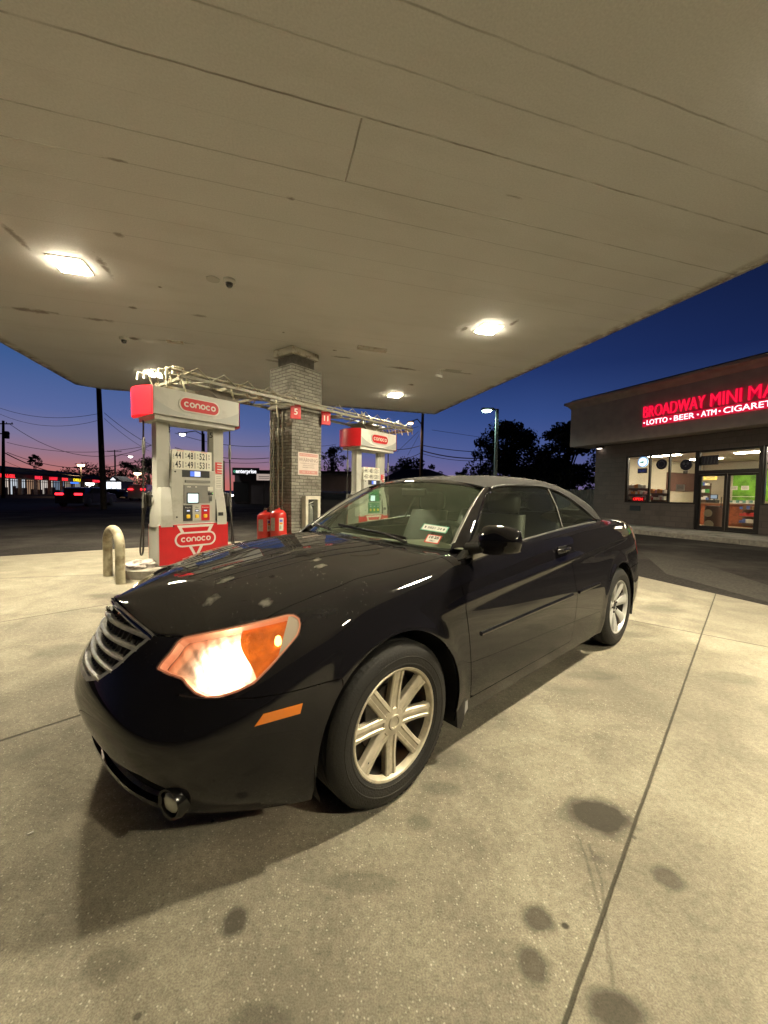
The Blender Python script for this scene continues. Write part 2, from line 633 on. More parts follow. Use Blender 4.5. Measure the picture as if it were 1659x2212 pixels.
# road along the far side of the lot with its kerb line
sheet('road', [(-140, 18), (-30, 18), (60, 80), (60, 92), (-30, 34), (-140, 34)], 0, mat('road_asphalt', (.022, .021, .022), .9, spec=.08, noise=.3, nscale=8, bump=.3, bscale=60))

# ================================================================== CANOPY
def soffit_mat():
    m = bpy.data.materials.new('canopy_soffit')
    m.use_nodes = True
    t = m.node_tree
    b = t.nodes['Principled BSDF']
    tc = _n(t, 'ShaderNodeTexCoord')
    P = tc.outputs['Object']
    so = _n(t, 'ShaderNodeSeparateXYZ')
    t.links.new(P, so.inputs[0])
    u, v = so.outputs[0], so.outputs[1]

    def noise(s, d=5, r=.55, sc_=(1, 1, 1)):
        mp = _n(t, 'ShaderNodeMapping')
        mp.inputs['Scale'].default_value = sc_
        t.links.new(P, mp.inputs[0])
        n = _n(t, 'ShaderNodeTexNoise')
        n.inputs['Scale'].default_value = s
        n.inputs['Detail'].default_value = d
        n.inputs['Roughness'].default_value = r
        t.links.new(mp.outputs[0], n.inputs['Vector'])
        return n.outputs['Fac']
    n1, n2, n3 = noise(.8, 5), noise(5, 6, .65, (.35, 1, 1)), noise(60, 2)
    c = _ramp(t, n1, [(.3, (.84, .84, .82)), (.7, (.90, .90, .88))])
    c = _mix(t, 1.0, c, _ramp(t, n3, [(.3, .93), (.7, 1.05)]), 'MULTIPLY')
    c = _mix(t, _ramp(t, noise(1.6, 7, .6, (.3, 1, 1)), [(.52, 0.0), (.75, .22)]), c, (.48, .46, .39))
    # board seams
    gap = None
    jit = _math(t, 'MULTIPLY_ADD', noise(3, 3), .02, -.01)
    for vv, w, a in ((2.43, .012, .7), (2.80, .011, .6), (3.225, .015, .95), (3.56, .006, .15), (3.92, .012, .6), (4.31, .011, .4), (4.7, .010, .3), (5.09, .009, .25), (5.5, .010, .3),
                     (7.6, .01, .25), (8.3, .014, .3), (9.05, .010, .25), (1.6, .012, .6), (.8, .012, .6), (0, .012, .6)):
        d = _math(t, 'ABSOLUTE', _math(t, 'ADD', _math(t, 'SUBTRACT', v, vv), jit))
        k = _ramp(t, d, [(w * .25, a * .85), (w * .8, 0.0)])
        gap = k if gap is None else _math(t, 'MAXIMUM', gap, k)
    gap = _math(t, 'MULTIPLY', gap, _ramp(t, noise(1.3, 4, .6, (1, .2, 1)), [(.36, .25), (.52, 1.0)]))
    cr = _math(t, 'ABSOLUTE', _math(t, 'ADD', _math(t, 'SUBTRACT', u, .725), jit))
    inr = _math(t, 'MULTIPLY', _ramp(t, v, [(0.0, 1.0), (1.0, 1.0)]), 1.0)
    g2 = _math(t, 'MULTIPLY', _ramp(t, cr, [(.004, .8), (.012, 0.0)]), _math(t, 'MULTIPLY', _math(t, 'GREATER_THAN', v, 3.24), _math(t, 'LESS_THAN', v, 3.92)))
    gap = _math(t, 'MAXIMUM', gap, g2)
    c = _mix(t, gap, c, (.085, .07, .045))
    # peeled and rusty patches: (u, v, half length, half width, strength)
    wob = _math(t, 'MULTIPLY_ADD', noise(7, 6, .7), 2.6, -1.3)
    dk = None
    for (uu, vv, ru, rv, a) in ((-3.74, 8.27, .42, .09, .8), (-2.81, 8.32, .28, .07, .7), (-1.78, 9.04, .35, .06, .6), (-1.10, 7.57, .14, .05, .6), (3.12, 9.14, .45, .08, .8), (-1.5, 6.71, .03, .03, .9),
                                (-2.1, 7.6, .07, .05, .8), (-1.66, 5.51, .07, .06, .6), (-2.85, 5.95, .05, .30, .7), (-2.08, 6.40, .05, .32, .7), (3.42, 6.62, .05, .16, .7), (4.10, 6.10, .05, .18, .7),
                                (2.37, 3.6, .12, .02, .6), (.24, 4.31, .05, .03, .7), (-1.31, 4.3, .12, .02, .7), (1.61, 8.84, .25, .06, .7), (.31, 7.84, .04, .04, .8), (1.37, 8.47, .05, .04, .9),
                                (-2.5, 9.13, .12, .10, .9), (4.5, 9.0, .5, .05, .5), (3.8, 10.4, .1, .08, .8), (.4, 9.6, .5, .12, .6)):
        dx = _math(t, 'DIVIDE', _math(t, 'SUBTRACT', u, uu), ru)
        dy = _math(t, 'DIVIDE', _math(t, 'SUBTRACT', v, vv), rv)
        d = _math(t, 'SQRT', _math(t, 'ADD', _math(t, 'MULTIPLY', dx, dx), _math(t, 'MULTIPLY', dy, dy)))
        k = _ramp(t, _math(t, 'ADD', d, wob), [(.35, a), (1.0, 0.0)])
        dk = k if dk is None else _math(t, 'MAXIMUM', dk, k)
    c = _mix(t, dk, c, (.11, .085, .055))
    # rust and flaking near the edges
    eu = _math(t, 'SUBTRACT', 6.02, u)
    ev = _math(t, 'SUBTRACT', 13.85, v)
    el = _math(t, 'ADD', u, 5.2)
    e = _math(t, 'MINIMUM', _math(t, 'MINIMUM', eu, ev), el)
    ek = _math(t, 'MULTIPLY', _ramp(t, e, [(.0, 1.0), (.22, 0.0)]), _ramp(t, noise(2.2, 8, .75), [(.42, 0.0), (.56, 1.0)]))
    c = _mix(t, ek, c, (.13, .085, .05))
    t.links.new(c, b.inputs['Base Color'])
    b.inputs['Roughness'].default_value = .55
    b.inputs['Specular IOR Level'].default_value = .35
    bp = _n(t, 'ShaderNodeBump')
    bp.inputs['Strength'].default_value = .35
    bp.inputs['Distance'].default_value = .01
    h = _math(t, 'SUBTRACT', _math(t, 'ADD', n2, _math(t, 'MULTIPLY', n1, 2.0)), _math(t, 'MULTIPLY', gap, 1.2))
    t.links.new(h, bp.inputs['Height'])
    t.links.new(bp.outputs[0], b.inputs['Normal'])
    return m


CANZ = 4.3
CROT = math.atan2(.2840, .9588)


def cuv(u, v, z=CANZ):
    return (CU.x * u + CV.x * v, CU.y * u + CV.y * v, z)


canopy = thing('fuel_canopy', 'broad low canopy with a stained cream soffit over the pumps and the convertible', 'canopy', (0, 0, 0), CROT)
mb = MB()
random.seed(3)
edge = []
def run(a, b, n, wob_):
    for i in range(n):
        f = i / n
        edge.append((a[0] + (b[0] - a[0]) * f + random.uniform(-wob_, wob_), a[1] + (b[1] - a[1]) * f + random.uniform(-wob_, wob_)))
run((6.02, -7), (6.02, 13.85), 40, .006)
run((6.02, 13.85), (-5.0, 13.95), 30, .008)
run((-5.22, 13.6), (-5.2, -7), 40, .010)
run((-5.2, -7), (6.02, -7), 4, 0)
nE = len(edge)
mb.add([(p[0], p[1], CANZ) for p in edge], [tuple(range(nE))], 0)
mb.build('soffit', soffit_mat(), canopy)
mb = MB()
FASC = mat('canopy_fascia', (.42, .40, .36), .5, dirt=(.16, .10, .06), dscale=4, dthr=(.5, .62))
V = [(p[0], p[1], CANZ - .012) for p in edge] + [(p[0], p[1], CANZ + .62) for p in edge]
V += [(p[0] * .992, p[1] * .997, CANZ - .012) for p in edge]
F = [(i, (i + 1) % nE, (i + 1) % nE + nE, i + nE) for i in range(nE)] + [(i, (i + 1) % nE, (i + 1) % nE + 2 * nE, i + 2 * nE) for i in range(nE)]
mb.add(V, F)
mb.build('fascia', FASC, canopy)
mb = MB()
mb.add([(p[0], p[1], CANZ + .60) for p in edge], [tuple(range(nE))])
mb.build('roof_deck', mat('tar_roof', (.05, .05, .05), .9), canopy)

LAMPM = emis('canopy_lamp_glow', (1.0, .875, .62), 365 * LIGHT)
FRM = mat('lamp_frame', (.55, .53, .46), .5)
lamp0 = None
for i, (u, v, lb) in enumerate(((-2.5, 6.44, 'bright square canopy light at the left of the soffit, nearest the camera domes'), (3.82, 6.48, 'bright square canopy light right of the brick pillar, above the car roof'),
                                (3.73, 11.63, 'bright canopy light farthest back, above the second pump'), (-2.77, 11.69, 'canopy light behind the pipe rack, above the first pump'),
                                (3.8, 1.65, 'canopy light above the rear of the car, just out of the picture'),
                                (3.8, -3.2, 'canopy light behind the camera'))):
    if lamp0 is None:
        t_ = thing('canopy_light', lb, 'ceiling light', cuv(u, v), CROT, 'canopy lights')
        mb = MB()
        for a, b_, c_, d_ in ((0, .20, .41, .012), (0, -.20, .41, .012), (.20, 0, .012, .387), (-.20, 0, .012, .387)):
            mb.box((a, b_, -.005), (c_, d_, .010))
        mb.build('frame', FRM, t_)
        mb = MB()
        mb.box((0, 0, -.030), (.31, .31, .004))
        mb.build('diffuser', LAMPM, t_)
        mb = MB()
        for a, b_, c_, d_ in ((0, .158, .322, .006), (0, -.158, .322, .006), (.158, 0, .006, .309), (-.158, 0, .006, .309)):
            mb.box((a, b_, -.017), (c_, d_, .030))
        mb.build('side_lens', emis('lamp_side_glow', (1.0, .875, .62), 34 * LIGHT), t_)
        lamp0 = t_
    else:
        t_ = copy_tree(lamp0, loc=cuv(u, v))
        t_['label'] = lb

# small things on the soffit
DOMEW = mat('camera_white', (.6, .6, .56), .4)
DOMEB = mat('camera_dome', (.01, .01, .01), .08, coat=1)
def dome(u, v, lb, disc=None):
    t_ = thing('security_camera', lb, 'camera', cuv(u, v), CROT, 'security cameras on the soffit')
    mb = MB()
    mb.lathe([(0, 0), (.085, 0), (.085, -.03), (.06, -.05), (0, -.05)], n=24)
    mb.build('base', DOMEW, t_, 40)
    mb = MB()
    mb.lathe([(.052, -.045), (.050, -.075), (.035, -.10), (.015, -.112), (0, -.115)], n=20)
    mb.build('dome', DOMEB, t_, 60)
dome(-.50, 6.17, 'white camera with a black dome beside a round plate on the soffit')
dome(-2.68, 9.13, 'black dome camera over the pump near the rack end')
mb = MB()
mb.lathe([(0, -.0), (.09, -.0), (.09, -.012), (.0, -.016)], n=24)
o = mb.build('cover_plate', DOMEW, None, 40)
o.location = cuv(-.72, 6.22)
tag(o, 'round white cover plate beside the dome camera', 'cover plate')
t_ = thing('security_camera', 'bracket camera on a plate between the lamps and the right canopy edge', 'camera', cuv(4.05, 8.95), CROT, 'security cameras on the soffit')
mb = MB()
mb.lathe([(0, 0), (.07, 0), (.07, -.02), (.02, -.03), (.018, -.11)], n=16)
mb.box((.25, -.05, -.006), (.42, .16, .012))
mb.build('mount', DOMEW, t_, 40)
mb = MB()
mb.bbox((-.06, .03, -.14), (.20, .075, .07), .015, rz=.5)
mb.build('housing', DOMEW, t_)
mb = MB()
mb.bbox((2.08, 8.06, -.03), (.62, .10, .06), .01)
mb.v = [cuv(p[0], p[1], CANZ + p[2]) for p in mb.v]
tag(mb.build('conduit_cover', mat('box_cream', (.58, .55, .47), .5, dirt=(.3, .2, .1), dscale=6)), 'cream conduit cover screwed to the soffit right of the pillar', 'conduit cover')
mb = MB()
mb.bbox((-1.75, 9.02, -.012), (.30, .13, .024), .006)
mb.v = [cuv(p[0], p[1], CANZ + p[2]) for p in mb.v]
tag(mb.build('junction_plate', MATS['box_cream']), 'pale junction plate on the soffit left of the pillar top', 'junction plate')
# ================================================================== THE CAR (car frame: x forward, y to its left, z up; origin under the front axle)
YAW = R(47.505)
CARX, CARY = -0.527, 2.3094
CAR_RZ = math.atan2(-math.cos(YAW), -math.sin(YAW))
CARM = Matrix.Translation((CARX, CARY, 0)) @ Matrix.Rotation(CAR_RZ, 4, 'Z')


def csp(P, t):
    """natural cubic spline through P at integer knots"""
    P = np.asarray(P, float)
    n = len(P)
    A = np.zeros((n, n))
    B = np.zeros_like(P)
    A[0, 0] = A[-1, -1] = 1
    for i in range(1, n - 1):
        A[i, i - 1], A[i, i], A[i, i + 1] = 1, 4, 1
        B[i] = 6 * (P[i - 1] - 2 * P[i] + P[i + 1])
    M = np.linalg.solve(A, B.reshape(n, -1)).reshape(P.shape)
    t = np.asarray(t, float)
    i = np.clip(t.astype(int), 0, n - 2)
    u = (t - i).reshape((-1,) + (1,) * (P.ndim - 1))
    a = 1 - u
    return a * P[i] + u * P[i + 1] + ((a ** 3 - a) * M[i] + (u ** 3 - u) * M[i + 1]) / 6


FLIP = np.array([1.0, -1.0, 1.0])


def loft(cols, ncol, nrow, mir_c=True, mir_r=True):
    """cols[c][r] control points; mirrored over y=0 before column 0 and after the last row"""
    P = np.array(cols, float)
    nc, nr = P.shape[:2]
    pc = 0
    if mir_c:
        P = np.concatenate([P[2:0:-1] * FLIP, P], 0)
        pc = 2
    pr = 0
    if mir_r:
        P = np.concatenate([P, P[:, -2:-4:-1] * FLIP], 1)
        pr = 2
    tc = np.concatenate([np.linspace(i, i + 1, k, endpoint=False) for i, k in enumerate(ncol)] + [[nc - 1]])
    tr = np.concatenate([np.linspace(i, i + 1, k, endpoint=False) for i, k in enumerate(nrow)] + [[nr - 1]])
    Q = csp(P, tc + pc)
    Q = csp(np.swapaxes(Q, 0, 1), tr)
    Q = np.swapaxes(Q, 0, 1)
    if mir_r:
        Q[:, -1, 1] = 0
    if mir_c:
        Q[0, :, 1] = 0
    return Q, tc, tr


class Surf:
    def __init__(s, V, N, A, F):
        s.V, s.N, s.A, s.F = V, N, A, F

    def compact(s):
        used = sorted({i for f in s.F for i in f})
        mp = {o: k for k, o in enumerate(used)}
        u = np.array(used, int)
        if len(u) == 0:
            return Surf(np.zeros((0, 3)), np.zeros((0, 3)), np.zeros((0, s.A.shape[1])), [])
        return Surf(s.V[u], s.N[u], s.A[u], [tuple(mp[i] for i in f) for f in s.F])

    def mirrored(s):
        return Surf(s.V * FLIP, s.N * FLIP, s.A.copy(), [tuple(reversed(f)) for f in s.F])

    def offset(s, d):
        return Surf(s.V + s.N * d, s.N.copy(), s.A.copy(), list(s.F))


def from_grid(Q, tc, tr, outward):
    dc = np.gradient(Q, axis=0)
    dr = np.gradient(Q, axis=1)
    N = np.cross(dc, dr)
    ln = np.linalg.norm(N, axis=2, keepdims=True)
    N = N / np.maximum(ln, 1e-12)
    c, r = outward[0], outward[1]
    flip = np.dot(N[c, r], outward[2]) < 0
    if flip:
        N = -N
    bad = ln[..., 0] < 1e-9
    for (i, j) in zip(*np.where(bad)):
        N[i, j] = N[min(i + 1, Q.shape[0] - 1), j]
    nc, nr = Q.shape[:2]
    A = np.zeros((nc, nr, 2))
    A[..., 0] = tc[:, None]
    A[..., 1] = tr[None, :]
    idx = np.arange(nc * nr).reshape(nc, nr)
    F = []
    for i in range(nc - 1):
        for j in range(nr - 1):
            f = (idx[i, j], idx[i + 1, j], idx[i + 1, j + 1], idx[i, j + 1])
            F.append(tuple(int(k) for k in (f if not flip else f[::-1])))
    return Surf(Q.reshape(-1, 3), N.reshape(-1, 3), A.reshape(-1, 2), F)


def clip(S, val):
    """keep the part of the surface where val > 0"""
    if not S.F:
        return S
    val = np.where(np.abs(val) < 1e-7, 1e-7, val)
    pos = val > 0
    newV, newN, newA = [], [], []
    base = len(S.V)
    cache = {}

    def cut(a, b):
        k = (a, b) if a < b else (b, a)
        if k not in cache:
            a0, b0 = k
            t = val[a0] / (val[a0] - val[b0])
            cache[k] = base + len(newV)
            newV.append(S.V[a0] * (1 - t) + S.V[b0] * t)
            n = S.N[a0] * (1 - t) + S.N[b0] * t
            newN.append(n / max(np.linalg.norm(n), 1e-9))
            newA.append(S.A[a0] * (1 - t) + S.A[b0] * t)
        return cache[k]
    F = []
    for f in S.F:
        ps = [pos[i] for i in f]
        if all(ps):
            F.append(f)
        elif any(ps):
            g = []
            for k in range(len(f)):
                a, b = f[k], f[(k + 1) % len(f)]
                if pos[a]:
                    g.append(a)
                if pos[a] != pos[b]:
                    g.append(cut(a, b))
            if len(g) >= 3:
                F.append(tuple(g))
    if newV:
        S2 = Surf(np.vstack([S.V, newV]), np.vstack([S.N, newN]), np.vstack([S.A, newA]), F)
    else:
        S2 = Surf(S.V, S.N, S.A, F)
    return S2.compact()


def poly_sdf(P, poly):
    """signed distance (positive inside) of 2-D points to a polygon"""
    P = np.asarray(P, float)
    Q = np.asarray(poly, float)
    d = np.full(len(P), 1e18)
    inside = np.zeros(len(P), bool)
    n = len(Q)
    for i in range(n):
        a, b = Q[i], Q[(i + 1) % n]
        e = b - a
        w = P - a
        t = np.clip((w @ e) / (e @ e), 0, 1)
        d = np.minimum(d, ((w - t[:, None] * e) ** 2).sum(1))
        c = (a[1] > P[:, 1]) != (b[1] > P[:, 1])
        with np.errstate(divide='ignore', invalid='ignore'):
            xx = (b[0] - a[0]) * (P[:, 1] - a[1]) / (b[1] - a[1] + 1e-12) + a[0]
        inside ^= c & (P[:, 0] < xx)
    d = np.sqrt(d)
    return np.where(inside, d, -d)


def px_of(V):
    """where car-frame points fall in the photograph (1659 x 2212)"""
    cz, sz = math.cos(CAR_RZ), math.sin(CAR_RZ)
    X = CARX + V[:, 0] * cz - V[:, 1] * sz
    Y = CARY + V[:, 0] * sz + V[:, 1] * cz
    Z = V[:, 2] - CAM_H
    d = np.maximum(Y * math.cos(_pt) - Z * math.sin(_pt), 0.05)
    u = Y * math.sin(_pt) + Z * math.cos(_pt)
    a, b = F_PX * X / d, -F_PX * u / d
    return np.c_[829.5 + a * math.cos(_ro) - b * math.sin(_ro), 1106 + a * math.sin(_ro) + b * math.cos(_ro)]


def build_surf(name, surfs, material, parent, rim=0.010, label=None, smooth_fn=None):
    """join surfaces (welding the y=0 seam), turn their edges inward and link them as one mesh"""
    V, N, F = [], [], []
    weld = {}
    for S in surfs:
        mp = []
        for i, p in enumerate(S.V):
            if abs(p[1]) < 1e-5:
                k = (round(float(p[0]), 5), round(float(p[2]), 5))
                if k in weld:
                    mp.append(weld[k])
                    continue
                weld[k] = len(V)
                n = S.N[i].copy()
                n[1] = 0
                n /= max(np.linalg.norm(n), 1e-9)
                V.append(p)
                N.append(n)
                mp.append(len(V) - 1)
            else:
                V.append(p)
                N.append(S.N[i])
                mp.append(len(V) - 1)
        for f in S.F:
            g = []
            for i in f:
                if not g or g[-1] != mp[i]:
                    g.append(mp[i])
            if len(g) > 1 and g[0] == g[-1]:
                g.pop()
            if len(set(g)) >= 3:
                F.append(tuple(g))
    if rim:
        cnt = {}
        for f in F:
            for k in range(len(f)):
                a, b = f[k], f[(k + 1) % len(f)]
                key = (a, b) if a < b else (b, a)
                cnt[key] = (cnt[key][0] + 1, a, b) if key in cnt else (1, a, b)
        for key, (c, a, b) in cnt.items():
            if c != 1:
                continue
            pa, pb, na, nb = V[a], V[b], N[a], N[b]
            e = pb - pa
            if np.linalg.norm(e) < 1e-6:
                continue
            fn = np.cross(e, na)
            fn = fn / max(np.linalg.norm(fn), 1e-9)
            k = len(V)
            V += [pa, pb, pb - nb * rim, pa - na * rim]
            N += [fn] * 4
            F.append((k + 1, k, k + 3, k + 2))
    me = bpy.data.meshes.new(name)
    me.from_pydata([tuple(map(float, p)) for p in V], [], F)
    me.materials.append(material)
    me.polygons.foreach_set('use_smooth', [True] * len(me.polygons))
    me.update()
    me.normals_split_custom_set_from_vertices([tuple(map(float, n)) for n in N])
    o = bpy.data.objects.new(name, me)
    COL.objects.link(o)
    o.parent = parent
    if label:
        o['label'] = label
    return o


# ---- body control net: rows from the sill up over the shoulder to the centre line
def cp(c):
    return [tuple(p) for p in c]


def sidecol(x, yo, z5, y5, deck, dx=(0, 0, 0, 0, 0), lows=(.20, .32, .47, .64, .86), yy=(-.035, -.008, 0, -.006, -.032)):
    pts = [(x + dx[k], yo + yy[k], lows[k]) for k in range(5)]
    pts.append((x, y5, z5))
    return pts + deck


BODY = [
    [(.955, 0, .235), (.975, 0, .32), (1.015, 0, .47), (.965, 0, .60), (.915, 0, .73), (.875, 0, .842), (.872, 0, .846), (.870, 0, .849), (.868, 0, .852)],
    [(.94, .20, .235), (.960, .21, .32), (.995, .21, .47), (.945, .20, .60), (.89, .20, .71), (.83, .19, .805), (.80, .12, .85), (.783, .06, .878), (.775, 0, .886)],
    [(.90, .42, .235), (.920, .43, .32), (.95, .43, .47), (.895, .42, .59), (.83, .41, .68), (.755, .39, .775), (.69, .26, .86), (.645, .13, .915), (.63, 0, .925)],
    [(.82, .60, .235), (.845, .61, .32), (.872, .615, .46), (.825, .60, .58), (.76, .59, .69), (.665, .56, .80), (.57, .39, .895), (.50, .20, .945), (.48, 0, .955)],
    [(.68, .73, .23), (.715, .75, .315), (.74, .755, .46), (.71, .745, .585), (.64, .725, .71), (.53, .675, .835), (.43, .47, .925), (.35, .24, .972), (.33, 0, .98)],
    [(.50, .80, .20), (.55, .83, .31), (.57, .842, .46), (.56, .838, .60), (.50, .812, .74), (.38, .745, .872), (.28, .53, .952), (.22, .26, .995), (.20, 0, 1.003)],
    [(.36, .845, .20), (.375, .873, .31), (.38, .884, .46), (.37, .880, .62), (.33, .855, .78), (.22, .78, .900), (.13, .56, .975), (.08, .27, 1.017), (.06, 0, 1.025)],
    sidecol(.14, .903, .922, .795, [(-.02, .57, .993), (-.07, .28, 1.033), (-.09, 0, 1.04)], (0, 0, 0, 0, -.02), (.20, .31, .46, .63, .81), (-.035, -.008, 0, -.004, -.026)),
    sidecol(-.12, .907, .945, .802, [(-.19, .57, 1.008), (-.22, .28, 1.042), (-.23, 0, 1.05)], (0, 0, 0, 0, -.01), (.20, .31, .46, .64, .83)),
    sidecol(-.42, .905, .975, .812, [(-.42, .60, 1.022), (-.42, .3, 1.05), (-.42, 0, 1.058)], lows=(.20, .32, .47, .64, .85)),
    sidecol(-.80, .905, 1.012, .818, [(-.80, .62, 1.03), (-.80, .3, 1.05), (-.80, 0, 1.055)]),
    sidecol(-1.25, .905, 1.052, .822, [(-1.25, .62, 1.06), (-1.25, .3, 1.07), (-1.25, 0, 1.07)], lows=(.20, .32, .47, .65, .89)),
    sidecol(-1.72, .905, 1.085, .822, [(-1.72, .62, 1.09), (-1.72, .3, 1.10), (-1.72, 0, 1.10)], lows=(.20, .32, .48, .66, .92)),
    sidecol(-2.15, .905, 1.108, .815, [(-2.15, .60, 1.118), (-2.15, .3, 1.125), (-2.15, 0, 1.125)], lows=(.20, .32, .48, .67, .93)),
    sidecol(-2.55, .903, 1.115, .800, [(-2.55, .58, 1.128), (-2.55, .3, 1.138), (-2.55, 0, 1.14)], lows=(.21, .32, .48, .67, .94), yy=(-.035, -.008, 0, -.004, -.03)),
    sidecol(-2.90, .895, 1.105, .775, [(-2.90, .56, 1.125), (-2.90, .28, 1.138), (-2.90, 0, 1.14)], lows=(.22, .33, .49, .67, .94), yy=(-.035, -.008, 0, -.006, -.035)),
    sidecol(-3.22, .878, 1.087, .742, [(-3.21, .53, 1.112), (-3.20, .27, 1.125), (-3.20, 0, 1.128)], lows=(.23, .33, .50, .67, .93), yy=(-.035, -.008, 0, -.01, -.04)),
    sidecol(-3.50, .835, 1.066, .690, [(-3.45, .48, 1.092), (-3.43, .24, 1.105), (-3.42, 0, 1.11)], lows=(.24, .34, .50, .67, .90), yy=(-.04, -.01, 0, -.008, -.045)),
    sidecol(-3.72, .735, 1.045, .590, [(-3.61, .40, 1.072), (-3.58, .2, 1.085), (-3.57, 0, 1.09)], (.02, .01, 0, 0, .02), (.25, .35, .50, .67, .88), (-.04, -.01, 0, -.008, -.045)),
    sidecol(-3.86, .48, 1.030, .38, [(-3.73, .25, 1.05), (-3.705, .12, 1.06), (-3.70, 0, 1.065)], (.04, .01, 0, 0, .04), (.26, .35, .50, .67, .87), (-.02, -.01, 0, -.008, -.03)),
    [(-3.87, 0, .26), (-3.92, 0, .35), (-3.935, 0, .50), (-3.93, 0, .67), (-3.88, 0, .87), (-3.81, 0, 1.02), (-3.808, 0, 1.03), (-3.806, 0, 1.04), (-3.804, 0, 1.05)],
]
# the shoulder point of the second-last column sits on its own x
BODY[-2][5] = (-3.80, .38, 1.022)
BODY[-3][5] = (-3.68, .60, 1.040)
NCOL = [14] * 7 + [14] * 3 + [18] * 5 + [14] * 2 + [10] * 3
Qb, tcb, trb = loft(BODY, NCOL, [7, 9, 9, 20, 20, 14, 10, 8])
# wheel arch lips flare out a little, a pressed ridge runs along the shoulder
WZ, AR = .345, .400
for wx in (0.0, -2.765):
    dd = np.hypot(Qb[..., 0] - wx, np.maximum(Qb[..., 2], WZ) - WZ) - AR
    k = np.exp(-np.maximum(dd, 0) ** 2 / .045 ** 2) * (Qb[..., 1] > .6) * (Qb[..., 2] < .86)
    Qb[..., 1] += .010 * k
zc_ = np.interp(-Qb[..., 0], [.30, .48, 2.49, 3.1], [.755, .775, .925, .95]) + .012
fade_ = np.clip((-.25 - Qb[..., 0]) / .25, 0, 1) * np.clip((Qb[..., 0] + 3.2) / .3, 0, 1) * (Qb[..., 1] > .6)
Qb[..., 1] += .0075 * np.exp(-((Qb[..., 2] - zc_) / .020) ** 2) * fade_
BASE = from_grid(Qb, tcb, trb, (120, 30, np.array([0, 1.0, 0])))


def nearest_plane(kx, a, b):
    """coordinate kx of the body surface at the other two coordinates (a, b); left half"""
    oth = [i for i in range(3) if i != kx]
    V = BASE.V
    d = (V[:, oth[0]] - a) ** 2 + (V[:, oth[1]] - b) ** 2
    w = np.abs(BASE.N[:, kx]) > .15
    if kx == 2:
        w &= BASE.A[:, 1] > 4.6
    if kx == 1:
        w &= BASE.A[:, 1] < 5.2
    if kx == 0:
        w &= (BASE.A[:, 0] < 7) & (BASE.A[:, 1] < 5.1)
    d = np.where(w, d, 1e9)
    i = int(np.argmin(d))
    n, v = BASE.N[i], V[i]
    c = v[kx] - (n[oth[0]] * (a - v[oth[0]]) + n[oth[1]] * (b - v[oth[1]])) / n[kx]
    return float(np.clip(c, v[kx] - .03, v[kx] + .03)), n


def arch(V):
    out = np.full(len(V), 9.0)
    for wx in (0.0, -2.765):
        dx, dz = V[:, 0] - wx, V[:, 2] - WZ
        d = np.where(dz > 0, np.hypot(dx, dz) - AR, np.abs(dx) - AR)
        out = np.minimum(out, d)
    return out


# headlamp outline and fog-lamp pocket, in the photograph's own view of the car, cut into the real surface
HL_PX = [(109.7 + .3637 * x, 1206.9 + .3637 * y) for x, y in
         [(620, 655), (650, 610), (700, 555), (745, 490), (780, 462), (900, 436), (1100, 396), (1300, 350), (1400, 325), (1445, 325), (1478, 348),
          (1488, 390), (1470, 455), (1400, 540), (1300, 650), (1210, 740), (1110, 790), (1010, 822), (920, 830), (850, 800), (800, 750), (775, 715), (700, 690)]]
GR_YZ = [(-.2, .850), (0, .850), (.10, .828), (.20, .797), (.335, .762), (.325, .735), (.27, .645), (.20, .585), (.10, .553), (-.2, .548)]
MK_PX = [(109.7 + .3637 * x, 1206.9 + .3637 * y) for x, y in [(1210, 995), (1262, 922), (1495, 858), (1480, 918)]]
MK_SGN = -1


def hl_sdf(V):
    s = poly_sdf(px_of(V), HL_PX) * .0016
    return np.where((V[:, 0] > .25) & (V[:, 1] > .3) & (V[:, 2] > .5), s, -1.0)


def gr_sdf(V):
    s = poly_sdf(V[:, 1:3], GR_YZ)
    return np.where((V[:, 0] > .5), s, -1.0)


def hood_sdf(V):
    x, y, z = V.T
    yy = np.array([0, .10, .20, .335, .45, .52, .60, .66, .70, .74])
    ze = np.array([.850, .828, .797, .762, .772, .797, .823, .840, .855, .90])
    front = z - np.interp(y, yy, ze)
    side = np.interp(x, [-.6, -.3, .1, .35, .5, .62], [.755, .745, .715, .70, .675, .66]) - y
    cowl = x - (-.36 - .26 * (y / .74) ** 2)
    out = np.minimum(np.minimum(front * .8, side), cowl)
    return np.where(x > -1.0, out, -1.0)


GAP = .0022
S = clip(BASE, np.where(BASE.A[:, 1] < 5.5, arch(BASE.V), 1.0))
# cabin opening
def cabin(V, A):
    x, y = V[:, 0], V[:, 1]
    c = np.minimum((-.40 - .24 * (y / .72) ** 2) - x, x + 2.62 - .0 * y)
    c = np.minimum(c, (A[:, 1] - 5.12) * .2)
    return c
S = clip(S, -cabin(S.V, S.A))
HL = clip(S, hl_sdf(S.V) - .001)
S = clip(S, -hl_sdf(S.V) - .002)
S = clip(S, -gr_sdf(S.V))
HOOD = clip(S, hood_sdf(S.V) - GAP)
S = clip(S, -hood_sdf(S.V) - GAP)


def bump_sdf(V):
    x, y, z = V.T
    lim = np.where(y > .60, .638 + (.40 - x) * .02, 2.0)
    return np.where(x > .2, np.minimum(lim - z, x - .30), -1.0)


def door_sdf(V):
    x, y, z = V.T
    front = np.interp(z, [.25, .33, .7, 1.05], [-.525, -.512, -.475, -.43]) - x
    rear = x - np.interp(z, [.25, .33, .60, .85, 1.15], [-1.70, -1.745, -1.80, -1.74, -1.55])
    return np.where(y > .5, np.minimum(np.minimum(front, rear), z - .285), -1.0)


def rbump_sdf(V):
    x, y, z = V.T
    return np.where(x < -2.95, .665 - z, -1.0)


